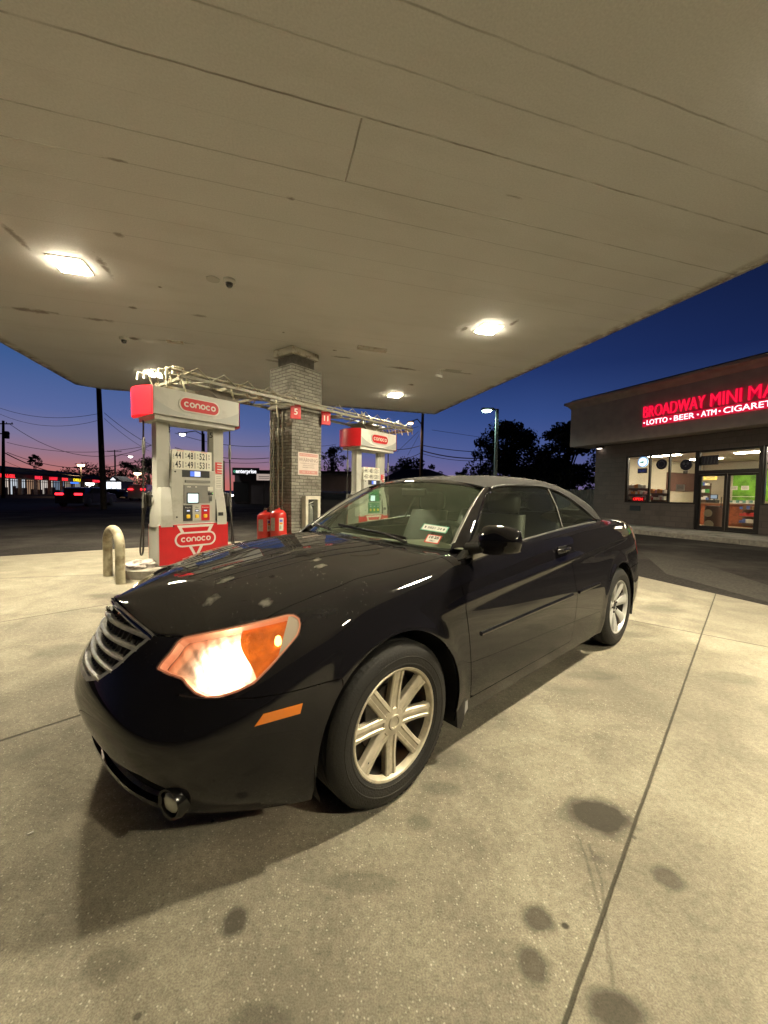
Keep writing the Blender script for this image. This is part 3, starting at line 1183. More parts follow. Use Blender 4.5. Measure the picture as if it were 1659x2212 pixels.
def trunk_sdf(V):
    x, y, z = V.T
    t = np.minimum(-2.66 - x, .60 - .10 * np.clip((-3.0 - x), 0, 1) - y)
    return np.where(x < -2.3, np.minimum(t, z - .72), -1.0)


TL_XZ = [(-3.38, 1.035), (-3.36, .93), (-3.42, .80), (-3.52, .74), (-4.1, .72), (-4.1, .99), (-3.66, 1.02)]


def tail_sdf(V):
    x, y, z = V.T
    return np.where((x < -3.2) & (y > .44), np.minimum(poly_sdf(np.c_[x, z], TL_XZ), y - .45), -1.0)


TAIL = clip(S, tail_sdf(S.V) - .001)
S = clip(S, -tail_sdf(S.V) - .002)
FB = clip(S, bump_sdf(S.V) - GAP)
S = clip(S, -bump_sdf(S.V) - GAP)
DOOR = clip(S, door_sdf(S.V) - GAP)
S = clip(S, -door_sdf(S.V) - GAP)
RB = clip(S, rbump_sdf(S.V) - GAP)
S = clip(S, -rbump_sdf(S.V) - GAP)
TR = clip(S, trunk_sdf(S.V) - GAP)
S = clip(S, -trunk_sdf(S.V) - GAP)


def intake_sdf(V):
    x, y, z = V.T
    zt = np.interp(y, [0, .2, .4, .56, .64, .70], [.372, .368, .362, .368, .34, .20])
    return np.where(x > .5, np.minimum(zt - z, z - .258), -1.0)


INT = clip(FB, intake_sdf(FB.V) - .001)
FB = clip(FB, -intake_sdf(FB.V) - .001)

# ---- paint
def paint_mat():
    m = bpy.data.materials.new('black_paint')
    m.use_nodes = True
    t = m.node_tree
    b = t.nodes['Principled BSDF']
    tc = _n(t, 'ShaderNodeTexCoord')
    b.inputs['Base Color'].default_value = (.0085, .0080, .0100, 1)
    b.inputs['Roughness'].default_value = .55
    b.inputs['Specular IOR Level'].default_value = .0
    b.inputs['Coat Weight'].default_value = 1.0
    b.inputs['Coat IOR'].default_value = 1.46
    nz = _n(t, 'ShaderNodeTexNoise')
    nz.inputs['Scale'].default_value = 5
    nz.inputs['Detail'].default_value = 8
    nz.inputs['Roughness'].default_value = .7
    t.links.new(tc.outputs['Object'], nz.inputs['Vector'])
    t.links.new(_ramp(t, nz.outputs['Fac'], [(.35, .008), (.75, .035)]), b.inputs['Coat Roughness'])
    # road dust: more on surfaces that face up, plus fine specks
    g = _n(t, 'ShaderNodeNewGeometry')
    sp = _n(t, 'ShaderNodeSeparateXYZ')
    t.links.new(g.outputs['Normal'], sp.inputs[0])
    up = _math(t, 'POWER', _math(t, 'MAXIMUM', sp.outputs[2], 0), 3)
    v = _n(t, 'ShaderNodeTexVoronoi')
    v.inputs['Scale'].default_value = 55
    t.links.new(tc.outputs['Object'], v.inputs['Vector'])
    specks = _ramp(t, v.outputs['Distance'], [(.06, 1.0), (.13, 0.0)])
    n2 = _n(t, 'ShaderNodeTexNoise')
    n2.inputs['Scale'].default_value = 9
    n2.inputs['Detail'].default_value = 3
    t.links.new(tc.outputs['Object'], n2.inputs['Vector'])
    gate = _ramp(t, n2.outputs['Fac'], [(.5, 0.0), (.62, 1.0)])
    dust = _math(t, 'MULTIPLY', _math(t, 'MULTIPLY', specks, gate), _math(t, 'MULTIPLY', up, .6))
    film = _math(t, 'ADD', _math(t, 'MULTIPLY', up, _math(t, 'MULTIPLY', nz.outputs['Fac'], .034)), dust)
    # pale water-spot splats on the bonnet (car coordinates)
    so = _n(t, 'ShaderNodeSeparateXYZ')
    t.links.new(tc.outputs['Object'], so.inputs[0])
    n4 = _n(t, 'ShaderNodeTexNoise')
    n4.inputs['Scale'].default_value = 45
    n4.inputs['Detail'].default_value = 4
    t.links.new(tc.outputs['Object'], n4.inputs['Vector'])
    wob = _math(t, 'MULTIPLY_ADD', n4.outputs['Fac'], 1.6, -.8)
    tot = None
    for (x, y, rx, ry) in SPLATS:
        dx = _math(t, 'DIVIDE', _math(t, 'SUBTRACT', so.outputs[0], x), rx)
        dy = _math(t, 'DIVIDE', _math(t, 'SUBTRACT', so.outputs[1], y), ry)
        d = _math(t, 'SQRT', _math(t, 'ADD', _math(t, 'MULTIPLY', dx, dx), _math(t, 'MULTIPLY', dy, dy)))
        k = _ramp(t, _math(t, 'ADD', d, wob), [(.3, .6), (1.0, 0.0)])
        tot = k if tot is None else _math(t, 'MAXIMUM', tot, k)
    film = _math(t, 'ADD', film, _math(t, 'MULTIPLY', tot, _ramp(t, sp.outputs[2], [(.6, 0.0), (.75, .5)])))
    film = _math(t, 'MINIMUM', film, .6)
    d2 = _n(t, 'ShaderNodeBsdfDiffuse')
    d2.inputs[0].default_value = (.48, .46, .40, 1)
    mx = _n(t, 'ShaderNodeMixShader')
    t.links.new(film, mx.inputs[0])
    t.links.new(b.outputs[0], mx.inputs[1])
    t.links.new(d2.outputs[0], mx.inputs[2])
    t.links.new(mx.outputs[0], t.nodes['Material Output'].inputs[0])
    return m


# splats measured on the bonnet (x, y, half sizes)
SPLATS = [(.50, .30, .040, .022), (.44, .16, .045, .02), (.14, .50, .035, .025), (.11, .42, .03, .02), (.46, .60, .03, .03), (.60, .40, .035, .03)]
PAINT = paint_mat()
BLK = mat('black_plastic', (.012, .012, .012), .42, bump=.15, bscale=300)
RUB = mat('rubber_seal', (.008, .008, .008), .6)
CHR = mat('chrome', (.55, .56, .58), .12, 1.0)
SLATM = mat('grille_silver', (.44, .44, .42), .40, .5, noise=.25, nscale=30)
ALUM_DUSTY = mat('dusty_alloy', (.66, .60, .47), .45, .45, noise=.15, nscale=22, dirt=(.36, .31, .22), dscale=12, dthr=(.55, .75))
ALUM = mat('bright_alloy', (.82, .82, .78), .32, .55)


def tyre_mat():
    m = mat('tyre_rubber', (.0095, .009, .0085), .7, noise=.3, nscale=14, dirt=(.022, .020, .016), dscale=5, dthr=(.5, .7), bump=.2, bscale=120)
    return m


TYRE = tyre_mat()
DARKM = mat('dark_metal', (.05, .045, .04), .5, .6, noise=.4, nscale=25, dirt=(.10, .06, .035), dscale=9)
AMBER = mat('amber_lens', (.62, .17, .012), .18, coat=.6, emit=(1, .25, .01), estr=.10)

car = thing('parked_car', 'black soft-top convertible with its headlight lit, parked at the pump under the canopy', 'car', (CARX, CARY, 0), CAR_RZ)

body = build_surf('body', [S, S.mirrored()], PAINT, car, .014)
hood = build_surf('hood', [HOOD, HOOD.mirrored()], PAINT, car, .012)
fbump = build_surf('front_bumper', [FB, FB.mirrored()], PAINT, car, .02)
rbump = build_surf('rear_bumper', [RB, RB.mirrored()], PAINT, car, .02)
trunk = build_surf('trunk_lid', [TR, TR.mirrored()], PAINT, car, .012)
intake = build_surf('air_intake', [INT.offset(-.035), INT.mirrored().offset(-.035)], mat('intake_black', (.006, .006, .006), .9, spec=.1), fbump, 0)
doors = []
for Sd in (DOOR, DOOR.mirrored()):
    doors.append(build_surf('door', [Sd], PAINT, car, .014))
LENS = glass_mat('lamp_lens', (.96, .95, .93), .03, (.9, .8, .7), .02)
RED_L = mat('red_lens', (.35, .012, .012), .12, coat=.8)
for Sd in (TAIL, TAIL.mirrored()):
    tl = build_surf('tail_light', [Sd.offset(.002)], RED_L, car, .012)
    up = clip(Sd, Sd.V[:, 2] - .90)
    if up.F:
        build_surf('clear_lens', [up.offset(.005)], mat('clear_tail_lens', (.75, .70, .6), .1, .6, coat=.8), tl, .004)

# raised ribs pressed into the bonnet
HRIB = MB()


def deck_pt(x, y, lift=0.0):
    z, n = nearest_plane(2, x, abs(y))
    p = Vector((x, abs(y), z)) + Vector(n) * lift
    if y < 0:
        p.y = -p.y
    return p


for yy0, yy1 in ((.045, .075), (.115, .185), (.185, .295), (.255, .39), (.325, .48)):
    for sgn in (-1, 1):
        xs = np.linspace(.66 - yy0 * .5, -.34, 26)
        P = []
        for i, x in enumerate(xs):
            f = i / 25
            y = yy0 + (yy1 - yy0) * f
            row = []
            for k, (dy, lf) in enumerate(((-.008, -.003), (-.0025, .0020), (.0025, .0020), (.008, -.003))):
                p = deck_pt(x, y + dy, lf)
                row.append((p.x, p.y * sgn, p.z))
            P.append(row)
        HRIB.grid(P)
# grille: recessed backing, slats, chrome brow, emblem
bk0 = clip(BASE, 5.02 - BASE.A[:, 1])
bk = clip(bk0, gr_sdf(bk0.V) + .01)
grl = build_surf('grille', [bk.offset(-.05), bk.mirrored().offset(-.05)], mat('grille_backing', (.012, .012, .012), .7), car, 0)
ring = clip(bk0, gr_sdf(bk0.V))
ring = clip(ring, .016 - gr_sdf(ring.V))
build_surf('grille_frame', [ring.offset(.001), ring.mirrored().offset(.001)], SLATM, grl, .03)


def front_pt(y, z, lift=0.0):
    x, n = nearest_plane(0, abs(y), z)
    p = Vector((x, abs(y), z)) + Vector(n) * lift
    if y < 0:
        p.y = -p.y
    return p


def gr_halfwidth(z):
    zs = [.553, .585, .645, .735, .762, .797, .828]
    ys = [.10, .20, .27, .325, .335, .20, .10]
    return float(np.interp(z, zs, ys))


for zc, droop in ((.584, .0), (.626, .006), (.668, .014), (.710, .024), (.752, .045)):
    mb = MB()
    hw = gr_halfwidth(zc) + .004
    rows = []
    for i in range(29):
        y = -hw + 2 * hw * i / 28
        z = zc + droop * (1 - abs(y) / hw) * .6
        a = front_pt(y, z + .008, -.004)
        b = front_pt(y, z + .002, .003)
        c = front_pt(y, z - .006, .001)
        d = front_pt(y, z - .009, -.030)
        e = front_pt(y, z + .009, -.034)
        rows.append([a, b, c, d, e, a])
    mb.grid(rows)
    mb.build('slat', SLATM, grl, 40)
mb = MB()
for k in range(-9, 10):
    y = k * .033
    pts = [(y, z) for z in (.56, .62, .68, .74, .79) if abs(y) < gr_halfwidth(z) - .008]
    if len(pts) > 1:
        mb.grid([[front_pt(yy_ - .0025, z_, -.036), front_pt(yy_ + .0025, z_, -.036), front_pt(yy_ + .0025, z_, -.02), front_pt(yy_ - .0025, z_, -.02), front_pt(yy_ - .0025, z_, -.036)] for yy_, z_ in pts])
mb.build('mesh_bars', mat('grille_mesh', (.10, .10, .095), .5, .4), grl)
mb = MB()
rows = []
for i in range(41):
    y = -.34 + .68 * i / 40
    z = float(np.interp(abs(y), [0, .10, .20, .34], [.838, .823, .795, .758]))
    rows.append([front_pt(y, z - .012, .001), front_pt(y, z - .006, .006), front_pt(y, z - .001, .005), front_pt(y, z + .001, 0)])
mb.grid(rows)
mb.build('chrome_brow', CHR, grl, 50)
mb = MB()
pc = front_pt(0, .806, .008)
for sgn in (-1, 1):   # small winged emblem
    for k in range(3):
        a = pc + Vector((.004, sgn * .012, .006 - k * .007))
        b = pc + Vector((-.012, sgn * (.036 - k * .008), -.006 - k * .005))
        mb.tube([a, (a + b) / 2 + Vector((.004, 0, .001)), b], [.0032, .003, .0012], 6)
mb.lathe([(0, .006), (.010, .005), (.013, 0), (.013, -.004)], c=tuple(pc), axis='x', n=16)
mb.build('emblem', CHR, grl, 50)

# headlamps
def hl_center(S_, uv):
    px = px_of(S_.V)
    i = int(np.argmin(((px - np.array(uv)) ** 2).sum(1)))
    return S_.V[i].copy(), S_.N[i].copy()


def reflector_mat():
    m = bpy.data.materials.new('lit_reflector')
    m.use_nodes = True
    t = m.node_tree
    b = t.nodes['Principled BSDF']
    b.inputs['Metallic'].default_value = .9
    b.inputs['Roughness'].default_value = .22
    b.inputs['Base Color'].default_value = (.8, .72, .62, 1)
    tc = _n(t, 'ShaderNodeTexCoord')
    so = _n(t, 'ShaderNodeSeparateXYZ')
    t.links.new(tc.outputs['Object'], so.inputs[0])
    ay = _math(t, 'ABSOLUTE', so.outputs[1])
    c0 = LAMP_C
    dx = _math(t, 'SUBTRACT', so.outputs[0], c0[0])
    dy = _math(t, 'SUBTRACT', ay, c0[1])
    dz = _math(t, 'SUBTRACT', so.outputs[2], c0[2])
    d = _math(t, 'SQRT', _math(t, 'ADD', _math(t, 'ADD', _math(t, 'MULTIPLY', dx, dx), _math(t, 'MULTIPLY', dy, dy)), _math(t, 'MULTIPLY', dz, dz)))
    nz = _n(t, 'ShaderNodeTexNoise')
    nz.inputs['Scale'].default_value = 22
    nz.inputs['Detail'].default_value = 3
    t.links.new(tc.outputs['Object'], nz.inputs['Vector'])
    d = _math(t, 'ADD', d, _math(t, 'MULTIPLY_ADD', nz.outputs['Fac'], .09, -.045))
    b.inputs['Emission Strength'].default_value = 1.0
    wv = _n(t, 'ShaderNodeTexWave')
    wv.inputs['Scale'].default_value = 9
    wv.inputs['Distortion'].default_value = 3.5
    t.links.new(tc.outputs['Object'], wv.inputs['Vector'])
    t.links.new(_ramp(t, wv.outputs['Fac'], [(0.0, .45), (.6, 1.0)]), b.inputs['Emission Strength'])
    col = _ramp(t, d, [(0.0, (10, 7.5, 5.0)), (.09, (5.0, 3.2, 1.9)), (.12, (1.6, .95, .55)), (.15, (.85, .40, .20)), (.21, (.42, .15, .06)), (.30, (.12, .035, .012))])
    t.links.new(col, b.inputs['Emission Color'])
    return m


lc, ln_ = hl_center(HL, (470, 1440))
LAMP_C = (float(lc[0] - ln_[0] * .03), float(lc[1] - ln_[1] * .03), float(lc[2] - ln_[2] * .03))
REFL = reflector_mat()
am_c, am_n = hl_center(HL, (600, 1385))
BULB = emis('bulb_glow', (1.0, .80, .56), 30)
ABULB = emis('amber_bulb_glow', (1.0, .50, .12), 7)
SPL = HL
split = lambda V: (px_of(V)[:, 0] - (528 + (px_of(V)[:, 1] - 1380) * .10 - 14 * np.sin((px_of(V)[:, 1] - 1340) / 28.0))) * .0016
for sgn in (1, -1):
    h0 = HL
    inner = h0.offset(-.045)
    spv = split(h0.V)
    refl = clip(inner, -spv)
    ambr = clip(h0, spv)
    tipv = (px_of(ambr.V)[:, 0] - 618 + (px_of(ambr.V)[:, 1] - 1350) * .25) * .0016
    tip = clip(ambr, tipv)
    ambr = clip(ambr, -tipv)
    fl = (lambda q: q) if sgn > 0 else (lambda q: q.mirrored())
    hl = build_surf('headlight', [fl(refl)], REFL, car, 0, label='lit headlight glowing white with an amber corner' if sgn > 0 else None)
    aplate = ambr.offset(-.028)
    build_surf('turn_signal', [fl(aplate)], mat('amber_reflector', (.62, .15, .012), .18, .55, emit=(1.0, .17, .010), estr=.42, noise=.7, nscale=26, bump=1.0, bscale=28), hl, 0)
    build_surf('lamp_tip', [fl(tip.offset(-.006))], mat('tip_cream', (.55, .48, .40), .35), hl, .02)
    build_surf('lens', [fl(h0.offset(.0015))], LENS, hl, .006)
    # bezel round the lens, lamp glow painted on it as orange emission
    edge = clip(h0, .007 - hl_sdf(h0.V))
    build_surf('bezel', [fl(edge.offset(-.004))], mat('lamp_bezel_glow', (.75, .42, .30), .3, .4, emit=(1.0, .28, .12), estr=.28), hl, .035)
    mb = MB()
    for (cc, nn_, rr, mt) in ((lc, ln_, .060, BULB),):
        c = Vector(cc) - Vector(nn_) * .034
        ax = Vector((1, .12, 0)).normalized()
        Mx = Matrix.Translation(c) @ ax.to_track_quat('Z', 'Y').to_matrix().to_4x4()
        mb.lathe([(0, .018), (rr * .5, .015), (rr * .85, .006), (rr, 0)], n=28, M=Mx)
    if sgn < 0:
        mb.v = [(p[0], -p[1], p[2]) for p in mb.v]
    mb.build('low_beam', BULB, hl, 60)
    mb = MB()
    c = Vector(am_c) - Vector(am_n) * .016
    mb.lathe([(.0, -.020), (.011, -.012), (.013, 0), (.009, .016), (0, .022)], c=tuple(c), axis='z', n=14)
    if sgn < 0:
        mb.v = [(p[0], -p[1], p[2]) for p in mb.v]
    mb.build('turn_bulb', ABULB, hl, 60)
    # side marker
    mk = clip(BASE, np.where(BASE.V[:, 0] > .2, poly_sdf(px_of(BASE.V), MK_PX) + 12, -1))
    for k in range(len(MK_PX)):
        a_, b_ = np.array(MK_PX[k]), np.array(MK_PX[(k + 1) % len(MK_PX)])
        e_ = (b_ - a_) / np.linalg.norm(b_ - a_)
        w_ = px_of(mk.V) - a_
        mk = clip(mk, -(e_[0] * w_[:, 1] - e_[1] * w_[:, 0]) * MK_SGN)
    build_surf('side_marker', [fl(mk.offset(.003))], AMBER, fbump, .004)
    # fog lamp in its pocket
    fx, fn = nearest_plane(0, .63, .285)
    fc = Vector((fx + .004, .65 * sgn, .288))
    fl_o = MB()
    ax = Vector((.93, .36 * sgn, -.02)).normalized()
    Mx = Matrix.Translation(fc) @ ax.to_track_quat('Z', 'Y').to_matrix().to_4x4()
    fl_o.lathe([(.052, -.06), (.056, -.01), (.051, .005), (.043, .003), (.040, -.006)], n=28, M=Mx)
    fo = fl_o.build('fog_lamp', mat('gloss_black', (.006, .006, .006), .2, spec=.4), fbump, 50)
    m2 = MB()
    m2.lathe([(0, .006), (.016, .005), (.027, .002), (.034, -.004)], n=28, M=Mx)
    m2.build('fog_lens', mat('fog_glass', (.40, .40, .36), .2, .4, coat=.8), fo, 60)

# plastic fork bracket beside the fog lamp
# ---- underbody, wheel wells
mb = MB()
mb.box((-1.40, 0, .27), (4.3, 1.16, .10))
mb.box((-1.38, 0, .25), (1.80, 1.64, .10))
mb.box((.62, 0, .26), (.36, 1.12, .12))
mb.build('floor_pan', BLK, car)
for wx in (0.0, -2.765):
    for sgn in (1, -1):
        mb = MB()
        prof = []
        rows = []
        for k in range(25):
            w = -20 + 220 * k / 24
            c_, s_ = math.cos(R(w)), math.sin(R(w))
            rows.append([(wx + (AR + .012) * c_, sgn * yy_, WZ + (AR + .012) * s_) for yy_ in (.55, .70, .885)])
        mb.grid(rows)
        mb.lathe([(.0, 0), (.42, 0)], c=(wx, sgn * .55, WZ), axis='y', n=28)
        mb.build('wheel_liner', RUB, car, 60)
# mud guard behind the front wheel
for sgn in (1, -1):
    mb = MB()
    mb.prism([(-.405, .44), (-.402, .30), (-.41, .17), (-.44, .155), (-.465, .20), (-.475, .30), (-.455, .44)], sgn * .70, sgn * .895, 'y')
    mb.build('mud_guard', BLK, car)
mb = MB()
sy = nearest_plane(1, -.47, .26)[0]
mb.prism([(-.455, .325), (-.50, .315), (-.50, .235), (-.47, .205)], sy + .001, sy + .0035, 'y')
mb.build('scuffed_patch', mat('bare_scuff', (.33, .33, .32), .5), car, label='pale scuffed patch low on the sill')


# ---- wheels (axis y, outer face +y)
def wheel(front):
    w = MB()
    prof = [(.232, .094), (.244, .102), (.250, .105), (.251, .107), (.256, .1075), (.257, .1065), (.275, .1095), (.283, .1095), (.284, .111), (.288, .111), (.289, .109), (.300, .108), (.322, .100), (.334, .090)]
    edge = [(.334, .090), (.341, .082), (.344, .074)]
    tread = []
    for y0 in (.074, .052, .046, .022, .016, -.016, -.022, -.046, -.052, -.074):
        tread.append((.3455, y0))
    tr = []
    for i, (r_, y_) in enumerate(tread):
        tr.append((r_, y_))
        if i in (1, 3, 5, 7):
            tr += [(.338, y_ - .001), (.338, tread[i + 1][1] + .001)]
    full = prof + edge[1:] + tr + [(r_, -y_) for r_, y_ in reversed(prof + edge[1:])]
    w.lathe([(r_, y_) for r_, y_ in full], axis='y', n=72)
    # raised rim of lettering band and shoulder lugs
    for k in range(72):
        a = 2 * PI * (k + .5) / 72
        Mx = Matrix.Rotation(-a, 4, 'Y')
        for sgn in (1, -1):
            w.add([Mx @ Vector(p) for p in [(.3395, sgn * .088, -.009), (.3395, sgn * .088, .009), (.3452, sgn * .078, .009), (.3452, sgn * .078, -.009),
                                            (.330, sgn * .097, -.009), (.330, sgn * .097, .009)]], [(0, 1, 2, 3), (4, 5, 1, 0)])
    return w


def rim_front():
    w = MB()
    w.lathe([(.216, .070), (.221, .088), (.226, .098), (.234, .101), (.2385, .097), (.2385, .088)], axis='y', n=72)
    for k in range(8):
        a = 2 * PI * (k + .12) / 8
        Mx = Matrix.Rotation(-a, 4, 'Y')
        rows = []
        for r_, hw, y_ in ((.052, .032, .076), (.090, .031, .075), (.15, .0295, .079), (.195, .030, .085), (.219, .034, .087)):
            sec = [(-hw, y_ - .030), (-hw, y_ - .005), (-hw + .004, y_ + .000), (-.013, y_ + .003), (-.009, y_ - .004), (.009, y_ - .004),
                   (.013, y_ + .003), (hw - .004, y_ + .000), (hw, y_ - .005), (hw, y_ - .030)]
            rows.append([Mx @ Vector((r_, yy_, xx_)) for xx_, yy_ in sec])
        w.grid(rows)
    w.lathe([(.0, .078), (.022, .079), (.024, .084), (.031, .084), (.034, .079), (.058, .077), (.062, .072), (.063, .045)], axis='y', n=40)
    return w


def rim_rear():
    w = MB()
    w.lathe([(.216, .070), (.221, .088), (.226, .098), (.234, .101), (.2385, .097), (.2385, .088)], axis='y', n=72)
    for k in range(7):
        a = 2 * PI * (k + .3) / 7
        Mx = Matrix.Rotation(-a, 4, 'Y')
        rows = []
        for r_, hw, y_ in ((.035, .022, .058), (.08, .026, .066), (.14, .034, .080), (.19, .046, .088), (.222, .060, .088)):
            sec = [(-hw, y_ - .028), (-hw, y_ - .004), (-hw * .6, y_ + .003), (0, y_ + .007), (hw * .6, y_ + .003), (hw, y_ - .004), (hw, y_ - .028)]
            rows.append([Mx @ Vector((r_, yy_, xx_)) for xx_, yy_ in sec])
        w.grid(rows)
    w.lathe([(.040, .066), (.046, .060), (.050, .04)], axis='y', n=30)
    return w


def make_wheel(wx, sgn, front):
    t = bpy.data.objects.new('wheel', None)
    COL.objects.link(t)
    t.parent = car
    t.location = (wx, sgn * .787, .3455)
    if sgn < 0:
        t.rotation_euler = (0, 0, PI)
    wheel(front).build('tyre', TYRE, t, 35)
    r_ = (rim_front() if front else rim_rear()).build('rim', ALUM_DUSTY if front else ALUM, t, 32, label='dusty eight-spoke alloy rim' if front else 'brighter seven-spoke alloy rim')
    mb = MB()
    mb.lathe([(.0, .028), (.075, .028), (.075, .036), (.148, .036), (.148, .022), (.0, .022)], axis='y', n=40)
    mb.lathe([(.0, -.02), (.204, -.02)], axis='y', n=30)
    mb.lathe([(.2150, .068), (.213, .060), (.206, .0), (.204, -.08)], axis='y', n=48)
    mb.bbox((.10 if front else -.1, .035, .085), (.09, .05, .10), .01)
    mb.build('brake', DARKM, t, 40)
    if front:
        mb = MB()
        a = R(-38)
        mb.tube([(.19 * math.cos(a), .05, .19 * math.sin(a)), (.185 * math.cos(a), .082, .185 * math.sin(a))], .0045, 8)
        mb.build('valve', BLK, t)
    else:
        mb = MB()
        for k in range(5):
            w_ = 2 * PI * k / 5
            mb.tube([(.052 * math.cos(w_), .05, .052 * math.sin(w_)), (.052 * math.cos(w_), .072, .052 * math.sin(w_))], .009, 6)
        mb.lathe([(0, .058), (.03, .057), (.034, .045)], axis='y', n=20)
        mb.build('hub', DARKM, t, 40)
    return t


for wx, front in ((0.0, True), (-2.765, False)):
    for sgn in (1, -1):
        make_wheel(wx, sgn, front)

# ---- glasshouse
WS = [[(-.365, 0, 1.050), (-1.00, 0, 1.412)], [(-.395, .28, 1.047), (-1.005, .22, 1.406)], [(-.455, .53, 1.036), (-1.03, .42, 1.388)], [(-.545, .715, 1.018), (-1.075, .562, 1.360)]]
wsP = []
tt = np.linspace(0, 3, 31)
lo = csp(np.array([[np.array(c[0]) * FLIP for c in WS[2:0:-1]] + [c[0] for c in WS]])[0], tt + 2)
hi = csp(np.array([[np.array(c[1]) * FLIP for c in WS[2:0:-1]] + [c[1] for c in WS]])[0], tt + 2)
rows = []
for k in range(17):
    f = k / 16
    bulge = .022 * 4 * f * (1 - f)
    P = lo * (1 - f) + hi * f
    d = (hi - lo)
    d = d / np.linalg.norm(d, axis=1, keepdims=True)
    nrm = np.c_[-d[:, 2] * 0 + .5, np.zeros(31), np.ones(31) * .85]
    rows.append(P + nrm * bulge)
Qw = np.swapaxes(np.array(rows), 0, 1)
Qw[0, :, 1] = 0
WSF = from_grid(Qw, tt, np.linspace(0, 16, 17), (5, 8, np.array([.5, 0, .8])))
GLW = glass_mat('windscreen_glass', (.86, .97, .86), .11, (.26, .33, .22), .004)  # pale green film stands for dust and for soffit glare on the glass
GLS = glass_mat('side_glass', (.80, .88, .80), .03, (.30, .32, .27), .004)
wsf = build_surf('windshield', [WSF, WSF.mirrored()], GLW, car, 0)

ED = np.array([(-.60, .790, 1.035), (-.85, .700, 1.215), (-1.09, .612, 1.362), (-1.40, .634, 1.392), (-1.74, .650, 1.388), (-1.99, .690, 1.335), (-2.20, .742, 1.240), (-2.36, .790, 1.142)])
# A-pillars
pilP = []
for k in range(15):
    f = k / 14
    a = Qw[-1, int(round(f * 16))] if False else (Qw[-1, 0] * (1 - f) + Qw[-1, -1] * f + np.array([.5, 0, .85]) * .022 * 4 * f * (1 - f))
    b = csp(ED, [f * 2.0])[0]
    m_ = (a + b) / 2 + np.array([.10, .10, .12]) * .14
    pilP.append([a + np.array([-.02, 0, -.02]), a + np.array([.004, .004, .004]), m_, b + np.array([.004, .004, 0]), b + np.array([-.03, -.02, 0])])
for sgn in (1, -1):
    mb = MB()
    P = csp(np.swapaxes(np.array(pilP), 0, 1), np.linspace(0, 4, 13))
    P = np.swapaxes(P, 0, 1).copy()
    P[..., 1] *= sgn
    mb.grid([list(map(tuple, r_)) for r_ in P])
    # cowl corner under the pillar
    mb.build('windshield_pillar', PAINT, car, 70)
    mb = MB()
    rows = []
    for k in range(15):
        a = np.array(pilP[k][1])
        c = np.array(pilP[k][2])
        d = (c - a) / np.linalg.norm(c - a)
        n_ = np.array([.5, .3, .8])
        rows.append([(p[0], p[1] * sgn, p[2]) for p in (a - d * .006 + n_ * .0015, a - d * .004 + n_ * .008, a + d * .014 + n_ * .009, a + d * .018 + n_ * .004)])
    mb.grid(rows[1:])
    mb.build('pillar_trim', mat('satin_trim', (.34, .34, .32), .38, .5), car, 50)
# front header over the windscreen
mb = MB()
rows = []
for i in range(-30, 31):
    k = abs(i)
    p = Qw[k, -1].copy()
    f = k / 30
    q = np.array([-1.075 - .035 * f, p[1] * 1.045, p[2] + .016])
    s_ = 1 if i >= 0 else -1
    rows.append([(a[0], a[1] * s_, a[2]) for a in (p + np.array([-.01, 0, -.012]), p + np.array([.004, 0, .002]), (p + q) / 2 + np.array([0, 0, .010]), q, q + np.array([-.02, 0, -.02]))])
mb.grid(rows)
mb.build('windshield_header', PAINT, car, 70)
# black frit / wiper cowl
mb = MB()
rows = []
for i in range(-30, 31):
    k = abs(i)
    s_ = 1 if i >= 0 else -1
    p = Qw[k, 0]
    yy_ = abs(p[1]) * 1.02
    fr_ = np.array([-.355 - .26 * (yy_ / .74) ** 2, yy_, 0])
    fr_[2] = nearest_plane(2, fr_[0], yy_)[0] - .012
    rows.append([(a[0], a[1] * s_, a[2]) for a in (fr_ + np.array([.03, 0, -.012]), fr_, (fr_ + p) / 2 + np.array([0, 0, -.010]), p + np.array([-.03, 0, -.012]))])
mb.grid(rows)
mb.build('cowl', BLK, car, 60)

# soft top
TOP = [
    [(-1.06, .594, 1.374), (-1.06, .46, 1.402), (-1.05, .23, 1.424), (-1.05, 0, 1.430)],
    [(-1.36, .630, 1.398), (-1.34, .50, 1.444), (-1.33, .26, 1.466), (-1.33, 0, 1.471)],
    [(-1.72, .652, 1.396), (-1.72, .53, 1.452), (-1.72, .27, 1.480), (-1.72, 0, 1.486)],
    [(-1.99, .692, 1.345), (-2.06, .57, 1.422), (-2.10, .30, 1.464), (-2.10, 0, 1.472)],
    [(-2.20, .745, 1.248), (-2.34, .635, 1.340), (-2.42, .36, 1.405), (-2.44, 0, 1.420)],
    [(-2.36, .793, 1.150), (-2.54, .700, 1.235), (-2.67, .41, 1.305), (-2.70, 0, 1.325)],
    [(-2.52, .790, 1.130), (-2.68, .690, 1.155), (-2.85, .41, 1.205), (-2.90, 0, 1.220)],
    [(-2.58, .785, 1.118), (-2.76, .67, 1.128), (-2.95, .40, 1.140), (-3.00, 0, 1.145)],
]
Qt, tct, trt = loft(TOP, [10] * 7, [8] * 3, False, True)
STOP = from_grid(Qt, tct, trt, (30, 10, np.array([0, .3, 1])))
FABR = mat('soft_top_cloth', (.008, .0075, .007), .9, noise=.25, nscale=5, bump=.35, bscale=380, dirt=(.016, .0145, .012), dscale=2.2, dthr=(.48, .7))
